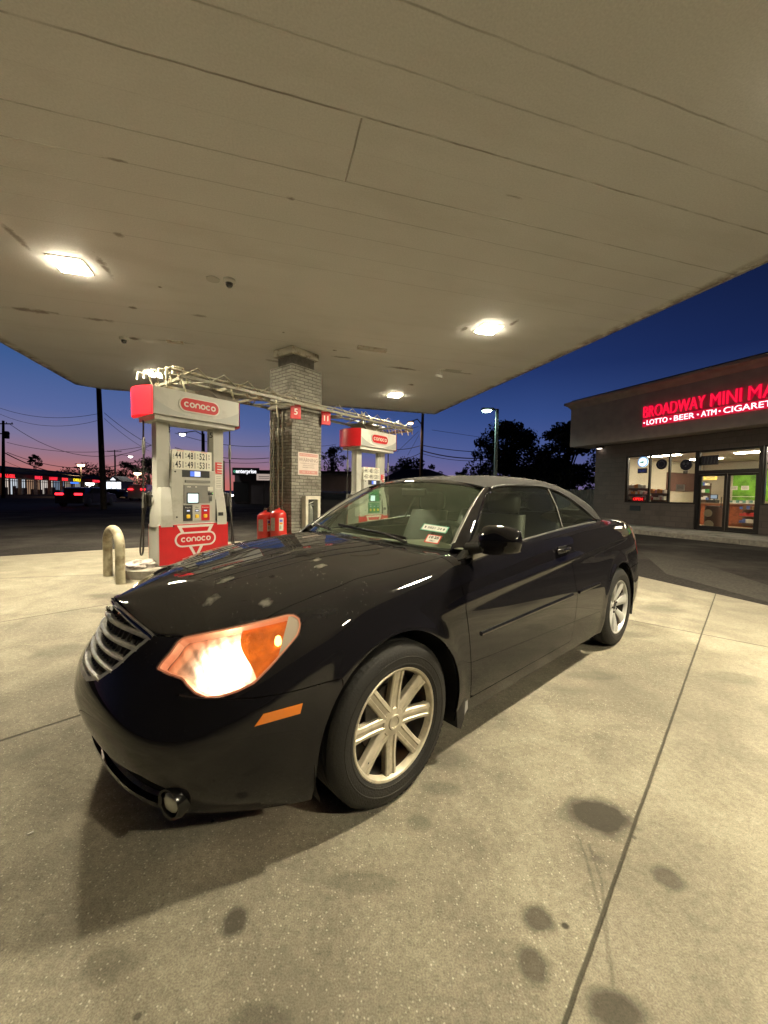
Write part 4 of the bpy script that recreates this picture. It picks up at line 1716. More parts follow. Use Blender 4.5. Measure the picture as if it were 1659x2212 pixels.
# rear window cut
rw = lambda V: np.where(V[:, 0] < -2.3, np.minimum(poly_sdf(np.c_[V[:, 1], V[:, 2]], [(-.2, 1.385), (.36, 1.37), (.47, 1.30), (.52, 1.20), (-.2, 1.20)]), 1), -1)
RW = clip(STOP, rw(STOP.V))
ST2 = clip(STOP, -rw(STOP.V))
stp = build_surf('soft_top', [ST2, ST2.mirrored()], FABR, car, .012)
build_surf('rear_window', [RW.offset(-.003), RW.mirrored().offset(-.003)], GLS, car, 0)
mb = MB()
for sgn in (1, -1):
    tt2 = np.linspace(0, 7, 50)
    E = csp(ED, tt2)
    mb.tube([(p[0], p[1] * sgn, p[2] + .004) for p in E[14:]], .009, 6)
mb.build('roof_seal', RUB, stp, 60)
# side glass
for sgn in (1, -1):
    T = csp(ED, np.linspace(0, 7, 64))
    B = T.copy()
    for i in range(len(T)):
        z_ = float(np.interp(-T[i, 0], [.5, .8, 1.25, 1.72, 2.15, 2.55], [.985, 1.008, 1.048, 1.083, 1.106, 1.116]))
        B[i] = (T[i, 0], .800, z_)
    Q = np.zeros((64, 9, 3))
    for k in range(9):
        f = k / 8
        Q[:, k] = B * (1 - f) + T * f
        Q[:, k, 1] += .012 * 4 * f * (1 - f) - .006
    SG = from_grid(Q, np.linspace(0, 7, 64), np.linspace(0, 8, 9), (30, 4, np.array([0, 1, .3])))
    line = lambda V: V[:, 0] - np.interp(V[:, 2], [1.08, 1.40], [-1.745, -1.80])
    FW = clip(clip(SG, line(SG.V) - .010), -.66 - clip(SG, line(SG.V) - .010).V[:, 0])
    QW = clip(SG, -line(SG.V) - .012)
    fl = (lambda q: q) if sgn > 0 else (lambda q: q.mirrored())
    d = doors[0] if sgn > 0 else doors[1]
    build_surf('side_window', [fl(FW)], GLS, d, 0)
    build_surf('quarter_window', [fl(QW)], GLS, car, 0)
    mb = MB()
    a = np.array([-1.745, .803, 1.085])
    b = np.array([-1.80, .652, 1.388])
    mb.tube([(p[0], p[1] * sgn, p[2]) for p in (a, a * .5 + b * .5 + np.array([0, .012, 0]), b)], .008, 8)
    mb.build('window_divider', mat('divider_trim', (.16, .16, .15), .35, .5), car, 60)
    # window sill trim
    mb = MB()
    pts = []
    for x in np.linspace(-.56, -2.34, 40):
        z_ = float(np.interp(-x, [.5, .8, 1.25, 1.72, 2.15, 2.55], [.985, 1.008, 1.048, 1.083, 1.106, 1.116]))
        pts.append((x, .812 * sgn, z_ + .006))
    mb.tube(pts, .0085, 8)
    mb.build('window_sill_trim', mat('sill_trim', (.20, .20, .19), .3, .6), car, 60)
    # mirror triangle
    mb = MB()
    mb.prism([(-.50, .99), (-.60, 1.055), (-.70, 1.11), (-.70, 1.005)], sgn * .785, sgn * .815, 'y')
    mb.build('mirror_mount', BLK, d)
    # door mirror (only the driver's side one is there)
    if sgn > 0:
        bm = bmesh.new()
        bmesh.ops.create_cube(bm, size=1)
        bmesh.ops.subdivide_edges(bm, edges=bm.edges[:], cuts=5, use_grid_fill=True)
        for v in bm.verts:
            p = v.co * 2
            q = Vector((p.x * math.sqrt(1 - p.y ** 2 / 2 * .75 - p.z ** 2 / 2 * .75), p.y * math.sqrt(1 - p.x ** 2 * .36 - p.z ** 2 * .30), p.z * math.sqrt(1 - p.x ** 2 * .36 - p.y ** 2 * .28)))
            v.co = Vector((q.x * (.072 if q.x > 0 else .035) - .010 + .02 * abs(q.y), q.y * .118, q.z * (.076 - .012 * q.y) + .006 * q.y))
        bm.verts.index_update()
        mbm = MB()
        mbm.add([Vector((v.co.x - .615, (v.co.y + .985) * sgn, v.co.z + 1.098)) for v in bm.verts], [tuple(v.index for v in f.verts) for f in bm.faces])
        bm.free()
        mo = mbm.build('mirror', PAINT, d, 180)
        mb = MB()
        mb.bbox((-.648, .985 * sgn, 1.098), (.006, .175, .105), .002)
        mb.build('mirror_glass', mat('mirror_face', (.8, .8, .8), .02, 1.0), mo)
        mb = MB()
        mb.tube([(-.60, .79 * sgn, 1.035), (-.61, .85 * sgn, 1.045), (-.615, .91 * sgn, 1.06)], [.034, .028, .030], 12)
        mb.build('mirror_arm', BLK, mo, 60)

    # handle
    mb = MB()
    pts = []
    for x in np.linspace(-1.50, -1.69, 9):
        y_ = nearest_plane(1, x, .955)[0]
        k_ = math.sin(PI * (-1.50 - x) / .19)
        pts.append((x, (y_ + .006 + .026 * k_ ** .5) * sgn, .958 + .01 * (-x - 1.5)))
    mb.tube(pts, [.009] + [.0125] * 7 + [.009], 10)
    mb.build('door_handle', PAINT, d, 60)
    mb = MB()
    y_ = nearest_plane(1, -1.595, .955)[0]
    mb.bbox((-1.595, (y_ + .001) * sgn, .955), (.13, .006, .05), .002)
    mb.build('handle_cup', BLK, d)
    # body-side moulding
    mb = MB()
    rows = []
    for x in np.linspace(-.585, -1.72, 30):
        z_ = .606 + (-.585 - x) * .018
        y_ = nearest_plane(1, x, z_)[0]
        rows.append([(x, (y_ + a) * sgn, z_ + b) for a, b in ((-.002, -.013), (.009, -.008), (.011, 0), (.009, .008), (-.002, .013))])
    mb.grid(rows)
    mb.build('side_moulding', mat('gloss_moulding', (.008, .008, .009), .2, coat=.6), d, 60)
    mb = MB()
    rows = []
    for x in np.linspace(-1.83, -2.22, 12):
        z_ = .606 + (-.585 - x) * .018
        y_ = nearest_plane(1, x, z_)[0]
        rows.append([(x, (y_ + a) * sgn, z_ + b) for a, b in ((-.002, -.013), (.009, -.008), (.011, 0), (.009, .008), (-.002, .013))])
    mb.grid(rows)
    mb.build('side_moulding', MATS['gloss_moulding'], car, 60)

# ---- wipers
def ws_pt(y, f, lift=0.0):
    i = min(30, abs(y) / .715 * 30)
    k = f * 16
    i0, k0 = int(i), int(k)
    i1, k1 = min(30, i0 + 1), min(16, k0 + 1)
    a, b = i - i0, k - k0
    p = (Qw[i0, k0] * (1 - a) + Qw[i1, k0] * a) * (1 - b) + (Qw[i0, k1] * (1 - a) + Qw[i1, k1] * a) * b
    return Vector((p[0] + .5 * lift, p[1] * (1 if y >= 0 else -1), p[2] + .85 * lift))


for (ya, yb, fa, fb) in ((.50, -.02, .0, .085), (-.12, -.60, .0, .085)):
    mb = MB()
    mb.tube([Vector((-.43, ya, 1.052)), ws_pt((ya * .6 + yb * .4), .035, .035), ws_pt((ya * .3 + yb * .7), fb * .9, .022)], [.010, .007, .005], 6)
    P = [ws_pt(ya * .85 + yb * .15 + (yb - ya) * 1.05 * f, .045 + (fb - .02) * f, .012) for f in np.linspace(0, 1, 9)]
    mb.tube(P, .006, 6)
    mb.tube([p + Vector((.004, 0, .008)) for p in P], .004, 6)
    mb.build('wiper', BLK, car, 60)

# ---- windscreen stickers (inspection labels)
def sticker(y0, f0, w, h, name, cols, kind):
    mb = MB()
    c = ws_pt(y0, f0, .0015)
    ux = (ws_pt(y0 + .05, f0, .0015) - ws_pt(y0 - .05, f0, .0015)).normalized()
    uy = (ws_pt(y0, f0 + .05, .0015) - ws_pt(y0, f0 - .05, .0015)).normalized()
    n = ux.cross(uy).normalized()
    ux2 = ux
    def q(x, y, l):
        return c + ux2 * x + uy * y + n * l
    mb.add([q(-w / 2, -h / 2, 0), q(w / 2, -h / 2, 0), q(w / 2, h / 2, 0), q(-w / 2, h / 2, 0)], [(0, 1, 2, 3)], 0)
    mb.add([q(-w / 2 + .006, -h / 2 + .006, .0008), q(w / 2 - .006, -h / 2 + .006, .0008), q(w / 2 - .006, h / 2 - .006, .0008), q(-w / 2 + .006, h / 2 - .006, .0008)], [(0, 1, 2, 3)], 1)
    if kind == 'long':
        for dx in (-w * .36, w * .36):
            mb.add([q(dx - .004, -.008, .0015), q(dx + .004, -.008, .0015), q(dx + .004, .008, .0015), q(dx - .004, .008, .0015)], [(0, 1, 2, 3)], 2)
        text_on(mb, '5821 24', h * .45, q(0, -h * .15, .0015), ux2, uy, .0002, mi=2)
    else:
        text_on(mb, '10', h * .42, q(-w * .20, h * .03, .0015), ux2, uy, .0002, .001, mi=2)
        text_on(mb, '25', h * .42, q(w * .20, h * .03, .0015), ux2, uy, .0002, .001, mi=2)
        text_on(mb, '5821', h * .24, q(0, -h * .32, .0015), ux2, uy, .0002, mi=2)
    mb.build(name, cols, wsf)


wht = mat('sticker_white', (.72, .74, .68), .5)
sticker(.545, .235, .155, .058, 'inspection_sticker', [mat('sticker_green', (.12, .42, .28), .5), wht, mat('ink', (.03, .03, .03), .6)], 'long')
sticker(.575, .105, .082, .066, 'inspection_sticker', [mat('sticker_red', (.65, .05, .03), .5), wht, MATS['ink']], 'sq')

# ---- interior
INTR = mat('cabin_grey', (.16, .15, .125), .75, noise=.15, nscale=6)
LEATH = mat('seat_leather', (.075, .07, .06), .5, bump=.2, bscale=60)
DKSEAT = mat('dark_cloth', (.035, .034, .032), .8)
mb = MB()
rows = []
for y_ in np.linspace(-.70, .70, 15):
    hump = .03 * math.exp(-((y_ - .36) / .2) ** 2)
    rows.append([(-.42, y_, 1.00), (-.62, y_, 1.015 + hump * .3), (-.80, y_, 1.00 + hump), (-.92, y_, .96 + hump), (-.96, y_, .86), (-.90, y_, .60)])
mb.grid(rows)
mb.build('dashboard', INTR, car, 60)
mb = MB()
mb.box((-1.7, 0, .34), (2.2, 1.5, .04))
mb.box((-1.75, .80, .70), (2.3, .06, .62))
mb.box((-1.75, -.80, .70), (2.3, .06, .62))
mb.box((-2.72, 0, .75), (.06, 1.5, .62))
mb.bbox((-1.35, 0, .50), (.9, .22, .22), .03)
mb.build('cabin_tub', INTR, car)


def seat(x, y, s=1.0, front=True):
    mb = MB()
    mb.bbox((x + .10, y, .56), (.50, .50 * s, .16), .05)
    nb = 9
    rows = []
    for k in range(nb):
        f = k / (nb - 1)
        z_ = .60 + .58 * f
        xc = x - .13 - .20 * f
        hw = (.25 - .05 * f ** 2) * s
        th = .075 - .02 * f
        rows.append([(xc + th * c_ * (1 if c_ > 0 else .7), y + hw * s_ * (abs(s_) ** -.0 if s_ else 1), z_) for c_, s_ in [(math.cos(a) * (abs(math.cos(a)) ** -.4 if abs(math.cos(a)) > .01 else 1), math.copysign(abs(math.sin(a)) ** .6, math.sin(a))) for a in [2 * PI * i / 16 for i in range(17)]]])
    mb.grid(rows)
    mb.add([Vector(p) for p in rows[-1][:16]], [tuple(range(16))])
    st = mb.build('seat', LEATH, car, 50)
    mb = MB()
    mb.bbox((x - .36, y, 1.265), (.10, .27 * s, .165), .045)
    mb.build('headrest', LEATH if front else DKSEAT, st, 60)
    mb = MB()
    for d in (-.06, .06):
        mb.tube([(x - .34, y + d, 1.15), (x - .355, y + d, 1.22)], .007, 6)
    mb.build('headrest_post', CHR, st)
    return st


seat(-1.30, .37)
seat(-1.30, -.37)
for y_ in (.33, -.33):
    s_ = seat(-2.02, y_, 1.0, False)
    s_.data.materials.clear()
    s_.data.materials.append(LEATH)
mb = MB()
c = Vector((-1.03, .37, .965))
ax = Vector((-.93, 0, .36)).normalized()
uu = Vector((0, 1, 0))
vv = ax.cross(uu)
ringp = [c + (uu * math.cos(a) + vv * math.sin(a)) * .185 for a in [2 * PI * i / 28 for i in range(29)]]
mb.tube(ringp, .015, 8)
for a in (R(180), R(0), R(-90), R(90)):
    mb.tube([c + (uu * math.cos(a) + vv * math.sin(a)) * .05, c + (uu * math.cos(a) + vv * math.sin(a)) * .18], .013, 6)
mb.lathe([(0, .02), (.05, .015), (.06, -.01)], M=Matrix.Translation(c) @ ax.to_track_quat('Z', 'Y').to_matrix().to_4x4(), n=16)
mb.tube([c, c + Vector((.22, 0, -.09))], .03, 10)
mb.build('steering_wheel', DKSEAT, car, 50)
mb = MB()
mb.bbox((-1.02, 0.0, 1.335), (.03, .24, .065), .012)
mb.tube([(-1.00, 0, 1.37), (-1.00, 0, 1.405)], .01, 6)
mb.build('rear_view_mirror', BLK, car)
# hood ribs last: joined as a part of the bonnet
HRIB.build('bonnet_rib', PAINT, hood, 60)
# ================================================================== PUMP ISLAND
IE1 = Vector((math.cos(ICE), math.sin(ICE), 0))
IE2 = Vector((-math.sin(ICE), math.cos(ICE), 0))
P1 = Vector((-3.28, 6.74, 0))
P2 = Vector((-.413, 10.34, 0))
mid = (P1 + P2) / 2
mb = MB()
L = (P2 - P1).length / 2 + 1.05
outl = [(L - .5 + .5 * math.cos(R(a)), .5 * math.sin(R(a))) for a in range(-90, 91, 15)] + [(-L + .5 + .5 * math.cos(R(a)), .5 * math.sin(R(a))) for a in range(90, 271, 15)]
mb.prism(outl, .0, .12)
o = mb.build('pump_island', KERB)
o.location = (mid.x, mid.y, .002)
o.rotation_euler = (0, 0, ICE)
tag(o, 'raised concrete island kerb that carries both fuel pumps', 'kerb island', kind='structure')

PGREY = mat('pump_grey', (.44, .44, .40), .42, noise=.06, nscale=4, dirt=(.27, .26, .21), dscale=2.0, dthr=(.55, .75), bump=.05, bscale=30)
PWHITE = mat('pump_white', (.70, .69, .64), .4, noise=.05, nscale=3, dirt=(.5, .49, .44), dscale=1.8, dthr=(.5, .7))
PSWOOSH = mat('header_swoosh', (.40, .41, .40), .4)
PRED = mat('brand_red', (.50, .012, .018), .35, noise=.08, nscale=5)
REDGLOW = mat('lit_red_end', (.55, .01, .02), .4, emit=(1.0, .010, .022), estr=.75)
PDARK = mat('panel_dark', (.035, .037, .04), .35)
PMID = mat('panel_grey', (.20, .20, .19), .4)
INK = mat('ink_black', (.02, .02, .02), .6)
PAPER = mat('price_card', (.72, .71, .62), .5)
SCRN = emis('pump_screen', (.82, 1.0, .95), 1.9)
LCD = emis('blue_display', (.16, .28, 1.0), 1.0)
LCDW = emis('display_digits', (.75, .8, 1.0), 1.3)
YELB = mat('yellow_button', (.75, .50, .03), .4, emit=(1, .65, .05), estr=.12)
HOSE = mat('fuel_hose', (.02, .018, .016), .5)
STICK = mat('label_white', (.66, .64, .58), .5)
REDTXT = mat('label_red', (.62, .05, .05), .5)
GREENP = mat('green_panel', (.02, .22, .09), .45)
EX, EY, EZ = Vector((1, 0, 0)), Vector((0, 1, 0)), Vector((0, 0, 1))


def make_pump(label, number, prices, white, second):
    t_ = thing('fuel_pump', label, 'fuel pump', (0, 0, .12), ICE, 'fuel pumps on the island')
    # header box with bowed red ends
    mb = MB()
    hw, hd, z0, z1 = .70, .35, 2.34, 2.745
    mb.box((0, 0, (z0 + z1) / 2), (hw * 2, hd * 2, z1 - z0))
    mb.prism([(-hw + .04, -.29), (hw - .04, -.29), (hw - .04, .29), (-hw + .04, .29)], z0 - .07, z0 - .001, 'z')
    hd_o = mb.build('header', PWHITE if white else mat('header_shaded_white', (.52, .52, .48), .42, dirt=(.40, .40, .36), dscale=1.5), t_)  # shade on the first pump's white header put into a greyer colour
    mb = MB()
    for s_ in (-1, 1):   # curved grey swoosh across each face
        for sy_ in (-1, 1):
            pts = [(s_ * hw * .98, .03)]
            for k in range(15):
                f = k / 14
                pts.append((s_ * (hw * .98 - f * .62), .02 - .185 * math.sin(f * PI / 2) ** .8))
            pts.append((s_ * hw * .98, -.205))
            mb.prism([(p[0], p[1] + (z0 + z1) / 2) for p in pts], sy_ * (hd + .001), sy_ * (hd + .003), 'y')
    mb.build('swoosh', PSWOOSH, hd_o)
    for s_ in (-1, 1):
        mb = MB()
        P = []
        for k in range(13):
            f = -1 + 2 * k / 12
            x_ = s_ * (hw + .012 + .13 * (1 - f * f))
            P.append((x_, f * (hd + .004)))
        V = [(p[0], p[1], z0 - .012) for p in P] + [(p[0], p[1], z1 + .006) for p in P]
        n_ = len(P)
        mb.add(V, [(i, i + 1, i + 1 + n_, i + n_) for i in range(n_ - 1)] + [tuple(range(n_)), tuple(range(2 * n_ - 1, n_ - 1, -1)), (0, n_, 2 * n_ - 1, n_ - 1)])
        mb.build('header_end', REDGLOW if (s_ < 0 and not second) else PRED, hd_o, 30)
    # round-ended brand plate on both faces
    for s_ in (-1, 1):
        mb = MB()
        cz = (z0 + z1) / 2 + .01
        mb.prism([(p[0], p[1] + cz) for p in pill(.335, .118)], s_ * hd, s_ * (hd + .018), 'y', 0)
        mb.prism([(p[0], p[1] + cz) for p in pill(.312, .098)], s_ * (hd + .018), s_ * (hd + .022), 'y', 1)
        wordmark(mb, .52, (0, s_ * (hd + .022), cz), (-s_, 0, 0), (0, 0, 1), .004, 2)
        mb.build('brand_plate', [PWHITE, PRED, PWHITE], hd_o)
    # twin columns with an inner bevel
    for s_ in (-1, 1):
        mb = MB()
        poly = [(s_ * .555, -.085), (s_ * .555, .085), (s_ * .375, .085), (s_ * .325, .03), (s_ * .325, -.03), (s_ * .375, -.085)]
        mb.prism(poly, 1.05, z0 - .07)
        col = mb.build('column', PGREY, t_)
        mb = MB()
        c0 = Vector((s_ * .35, -.0575, 2.16))
        nrm = Vector((-s_ * .07, -.06, 0)).normalized()
        nrm = Vector((-s_ * .055, -.05, 0)).normalized()
        ux = Vector((-nrm.y, nrm.x, 0)) if False else EZ.cross(nrm) * -1
        ux = nrm.cross(EZ) * -1
        text_on(mb, number, .13 if len(number) < 2 else .10, c0 + nrm * .004 - EZ * .04, EZ.cross(nrm), EZ, .001, .002)
        mb.build('number', INK, col)
    # price sign between the columns, both faces
    for s_ in (-1, 1):
        mb = MB()
        mb.box((0, s_ * .095, 1.695), (.66, .02, .33), mi=0)
        y_ = s_ * .1055
        ux = Vector((-s_, 0, 0))
        for r_, row in enumerate(prices):
            for c_, num in enumerate(row):
                text_on(mb, num, .150, Vector((0, y_, 1.72 - r_ * .148)) + ux * ((c_ - 1) * .198 - .012), ux, EZ, .001, .0025, mi=1, squeeze=.60, spacing=1.12)
                text_on(mb, '9', .05, Vector((0, y_, 1.775 - r_ * .148)) + ux * ((c_ - 1) * .198 + .083), ux, EZ, .001, 0, mi=1)
                text_on(mb, '10', .034, Vector((0, y_, 1.735 - r_ * .148)) + ux * ((c_ - 1) * .198 + .083), ux, EZ, .001, 0, mi=1)
            text_on(mb, ('CASH', 'CREDIT')[r_], .030, Vector((0, y_, 1.745 - r_ * .148)) + ux * -.298, Vector((0, 0, 1)), -ux, .001, 0, mi=1)
        for c_, w_ in enumerate(('REGULAR', 'PLUS', 'PREMIUM')):
            text_on(mb, w_, .026, Vector((0, y_, 1.835)) + ux * ((c_ - 1) * .198), ux, EZ, .001, 0, mi=2)
        mb.build('price_sign', [PAPER, INK, REDTXT], t_)
    # main cabinet
    mb = MB()
    mb.bbox((0, 0, 1.09), (.74, .33, .90), .012)
    mb.bbox((0, 0, .33), (1.16, .38, .66), .012)
    mb.build('cabinet', PGREY, t_)
    for s_ in (-1, 1):   # flared cheeks that hold the nozzles
        mb = MB()
        rows = []
        for z_, xi, xo, yb in ((.62, .371, .60, .205), (.80, .371, .60, .20), (1.05, .371, .585, .17), (1.24, .371, .56, .135), (1.245, .371, .55, .13)):
            rows.append([(s_ * xi, -yb, z_), (s_ * (xo - .05), -yb, z_), (s_ * xo, -yb * .45, z_), (s_ * xo, yb * .45, z_), (s_ * (xo - .05), yb, z_), (s_ * xi, yb, z_)])
        mb.grid(rows)
        mb.add(rows[-1], [tuple(range(6))])
        mb.build('side_cheek', PGREY, t_)
    for s_ in (-1, 1):
        mb = MB()
        y0 = s_ * .1665
        ux = Vector((-s_, 0, 0))
        def q(a, b_, w_, h_, mi, d_=.006):
            mb.box((-s_ * (a - .06), y0 + s_ * d_ / 2, b_), (w_, d_, h_), mi=mi)
        q(.085, 1.475, .46, .115, 0)             # display strip
        q(.02, 1.475, .07, .085, 1, .009)
        q(.105, 1.475, .10, .085, 2, .009)
        q(.11, 1.35, .42, .045, 3, .02)
        q(.10, 1.14, .44, .30, 3, .010)          # card panel
        q(.025, 1.075, .205, .18, 0, .014)
        mb.build('display_panel', [PDARK, LCD, LCDW, GREENP if second else PMID], t_)
        mb = MB()
        mb.box((s_ * .035, y0 + s_ * .0095, 1.075), (.165, .019, .14))
        mb.build('screen', SCRN, t_)
        mb = MB()
        for k in range(3):
            for j in range(4):
                mb.box((-s_ * (.245 + k * .022), y0 + s_ * .007, 1.03 + j * .022), (.014, .016, .013), mi=0)
        mb.box((-s_ * .265, y0 + s_ * .008, 1.15), (.08, .02, .05), mi=0)
        mb.box((-s_ * .30, y0 + s_ * .012, 1.16), (.012, .022, .008), mi=1)
        mb.box((-s_ * .265, y0 + s_ * .007, 1.235), (.09, .016, .065), mi=2)
        text_on(mb, 'VISA', .035, Vector((0, y0 + s_ * .0105, 1.25)) + ux * -.10, ux, EZ, .0005, .001, mi=2)
        text_on(mb, 'M', .035, Vector((0, y0 + s_ * .0105, 1.25)) + ux * .02, ux, EZ, .0005, .001, mi=2)
        mb.build('card_reader', [PDARK, emis('green_led', (.2, 1, .2), 2), STICK], t_)
        for k, (mt, tm, w_) in enumerate(((GREENP if second else PDARK, STICK, 'Regular'), (GREENP if second else PGREY, INK, 'Plus'), (GREENP if second else PRED, STICK, 'Premium'))):
            mb = MB()
            xx = -.115 + k * .145
            mb.box((-s_ * xx, y0 + s_ * .006, .83), (.150, .012, .26), mi=0)
            text_on(mb, w_, .032, Vector((0, y0 + s_ * .0125, .912)) + ux * xx, ux, EZ, .0005, mi=1)
            mb.box((-s_ * xx, y0 + s_ * .009, .868), (.065, .016, .038), mi=2)
            mb.box((-s_ * xx, y0 + s_ * .010, .868), (.048, .016, .020), mi=3)
            gp = mb.build('grade_panel', [mt, tm, PDARK, LCDW], t_)
            mb = MB()
            mb.bbox((-s_ * xx, y0 + s_ * .016, .775), (.062, .02, .062), .014)
            mb.build('grade_button', YELB, gp)
        # red lower panel with the white triangle badge
        mb = MB()
        yb = s_ * .191
        mb.box((0, yb + s_ * .004, .335), (1.15, .012, .63), mi=0)
        org = Vector((0, yb + s_ * .010, .40))
        ribbon(mb, [(-.27, .215), (.27, .215), (.0, -.30)], .045, org, ux, EZ, .003, 1, closed=True)
        mb.prism([(p[0], p[1] + .40) for p in pill(.345, .122)], yb + s_ * .010, yb + s_ * .015, 'y', 1)
        mb.prism([(p[0], p[1] + .40) for p in pill(.315, .094)], yb + s_ * .015, yb + s_ * .018, 'y', 0)
        wordmark(mb, .50, Vector((0, yb + s_ * .018, .40)), ux, EZ, .003, 1)
        for dx in (-.36, .47):
            mb.prism([(dx - .02, .615), (dx + .02, .615), (dx, .645)], yb + s_ * .010, yb + s_ * .013, 'y', 2)
        mb.build('base_panel', [PRED, PWHITE, INK], t_)
        # warning labels on the right column, small lock and slot
        mb = MB()
        def lab(a, b_, w_, h_, mi, y_=.0865):
            mb.box((-s_ * a, s_ * y_, b_), (w_, .004, h_), mi=mi)
        lab(.465, 1.60, .12, .20, 1)
        for k in range(4):
            lab(.465, 1.665 - k * .045, .10, .010 if k % 2 else .02, 0, .1325)
        lab(.465, 1.34, .12, .28, 0)
        for k in range(8):
            lab(.465, 1.45 - k * .03, .09, .008, 2, .0895)
        mb.build('warning_label', [STICK, REDTXT, PMID], t_)
        mb = MB()
        mb.lathe([(0, s_ * .172), (.012, s_ * .171), (.014, s_ * .164)], c=(-s_ * -.31, 0, 1.50), axis='y', n=12)
        mb.lathe([(0, s_ * .172), (.012, s_ * .171), (.014, s_ * .164)], c=(-s_ * -.29, 0, .77), axis='y', n=12)
        mb.box((-s_ * .44, s_ * .205, .80), (.085, .012, .06))
        mb.build('lock', INK, t_)
    # hoses and nozzles, one on each end
    for s_ in (-1, 1):
        sy_ = -1 if s_ > 0 else 1
        mb = MB()
        xh = s_ * .66
        mb.tube([(xh, sy_ * .12, z0 - .05), (xh, sy_ * .12, 2.2), (xh + s_ * .004, sy_ * .12, 1.95)], .013, 8, mi=0)
        mb.tube([(xh, sy_ * .12, 2.02), (xh, sy_ * .12, 1.86)], [.020, .027], 10, mi=1)
        mb.tube([(xh, sy_ * .12, 1.86), (xh, sy_ * .12, 1.76)], [.027, .018], 10, mi=1)
        pts = [(xh, sy_ * .12, 1.76), (xh + s_ * .01, sy_ * .12, 1.4), (xh + s_ * .02, sy_ * .12, 1.0), (xh + s_ * .035, sy_ * .13, .6), (xh + s_ * .05, sy_ * .16, .32), (xh + s_ * .03, sy_ * .20, .17),
               (xh - s_ * .01, sy_ * .22, .22), (xh - s_ * .02, sy_ * .215, .5), (xh - s_ * .02, sy_ * .20, .72), (s_ * .63, sy_ * .17, .88)]
        P = csp(np.array(pts), np.linspace(0, len(pts) - 1, 46))
        mb.tube([tuple(p) for p in P], .0135, 8, mi=0)
        mb.tube([tuple(P[8]), tuple(P[11])], .018, 8, mi=1)
        hs = mb.build('hose', [HOSE, mat('swivel_metal', (.30, .30, .28), .35, .7)], t_, 60)
        mb = MB()
        mb.bbox((s_ * .60, sy_ * .10, 1.05), (.06, .12, .24), .02)
        mb.tube([(s_ * .64, sy_ * .16, .88), (s_ * .65, sy_ * .12, 1.0), (s_ * .655, sy_ * .06, 1.13)], [.024, .034, .026], 10)
        mb.tube([(s_ * .655, sy_ * .06, 1.13), (s_ * .64, sy_ * -.02, 1.16), (s_ * .61, sy_ * -.06, 1.10)], .012, 8)
        mb.build('nozzle', HOSE, t_, 50)
    return t_


pump1 = make_pump('fuel pump nearest the hoop bollard, its header end glowing red', '5', [('441', '481', '521'), ('451', '491', '531')], False, False)
pump1.location = (P1.x, P1.y, .122)
pump2 = make_pump('fuel pump behind the brick pillar, partly hidden by the windscreen', '11', [('441', '481', '521'), ('451', '491', '531')], True, True)
pump2.location = (P2.x, P2.y, .122)

# ---- hoop bollard at the island end
mb = MB()
a, b_ = ground(262, 1262), ground(232, 1243)
d_ = (b_ - a)
mid_ = (a + b_) / 2
d_.normalize()
hwid = .36
r_ = .19
pts = [mid_ - d_ * hwid, mid_ - d_ * hwid + EZ * .53]
for k in range(1, 12):
    w = PI - PI * k / 12
    pts.append(mid_ + d_ * (hwid * math.cos(w)) + EZ * (.53 + .21 * math.sin(w)))
pts += [mid_ + d_ * hwid + EZ * .53, mid_ + d_ * hwid]
mb.tube(pts, .062, 16)
HOOPM = mat('hoop_cream', (.44, .40, .28), .5, noise=.2, nscale=9, dirt=(.22, .18, .11), dscale=4, dthr=(.48, .62), bump=.1, bscale=40)
tag(mb.build('hoop_bollard', HOOPM, None, 60), 'cream steel hoop bollard in front of the first pump', 'bollard')

# ---- crumpled bag at the island end
bm = bmesh.new()
bmesh.ops.create_icosphere(bm, subdivisions=4, radius=1)
random.seed(11)
from mathutils import noise as mnoise
for v in bm.verts:
    n_ = mnoise.noise(v.co * 2.2) * .35 + mnoise.noise(v.co * 5.5) * .18
    v.co *= (1 + n_)
    v.co = Vector((v.co.x * .27, v.co.y * .16, max(v.co.z, -.35) * .085))
bm.verts.index_update()
mb = MB()
mb.add([v.co for v in bm.verts], [tuple(v.index for v in f.verts) for f in bm.faces])
bm.free()
o = mb.build('crumpled_bag', mat('bag_plastic', (.42, .38, .36), .45, noise=.4, nscale=14), None, 35)
q_ = ground(303, 1219, .17)
o.location = (q_.x, q_.y, .152)
o.rotation_euler = (0, 0, ICE)
tag(o, 'crumpled pale plastic bag lying at the foot of the first pump', 'bag')
mb = MB()
mb.bbox((0, 0, .05), (.30, .24, .10), .01)
o = mb.build('rubber_block', mat('rubber_dark', (.03, .025, .022), .8))
q_ = ground(287, 1245, 0)
o.location = (q_.x, q_.y, .002)
o.rotation_euler = (0, 0, ICE)
tag(o, 'dark rubber block on the ground below the crumpled bag', 'block')

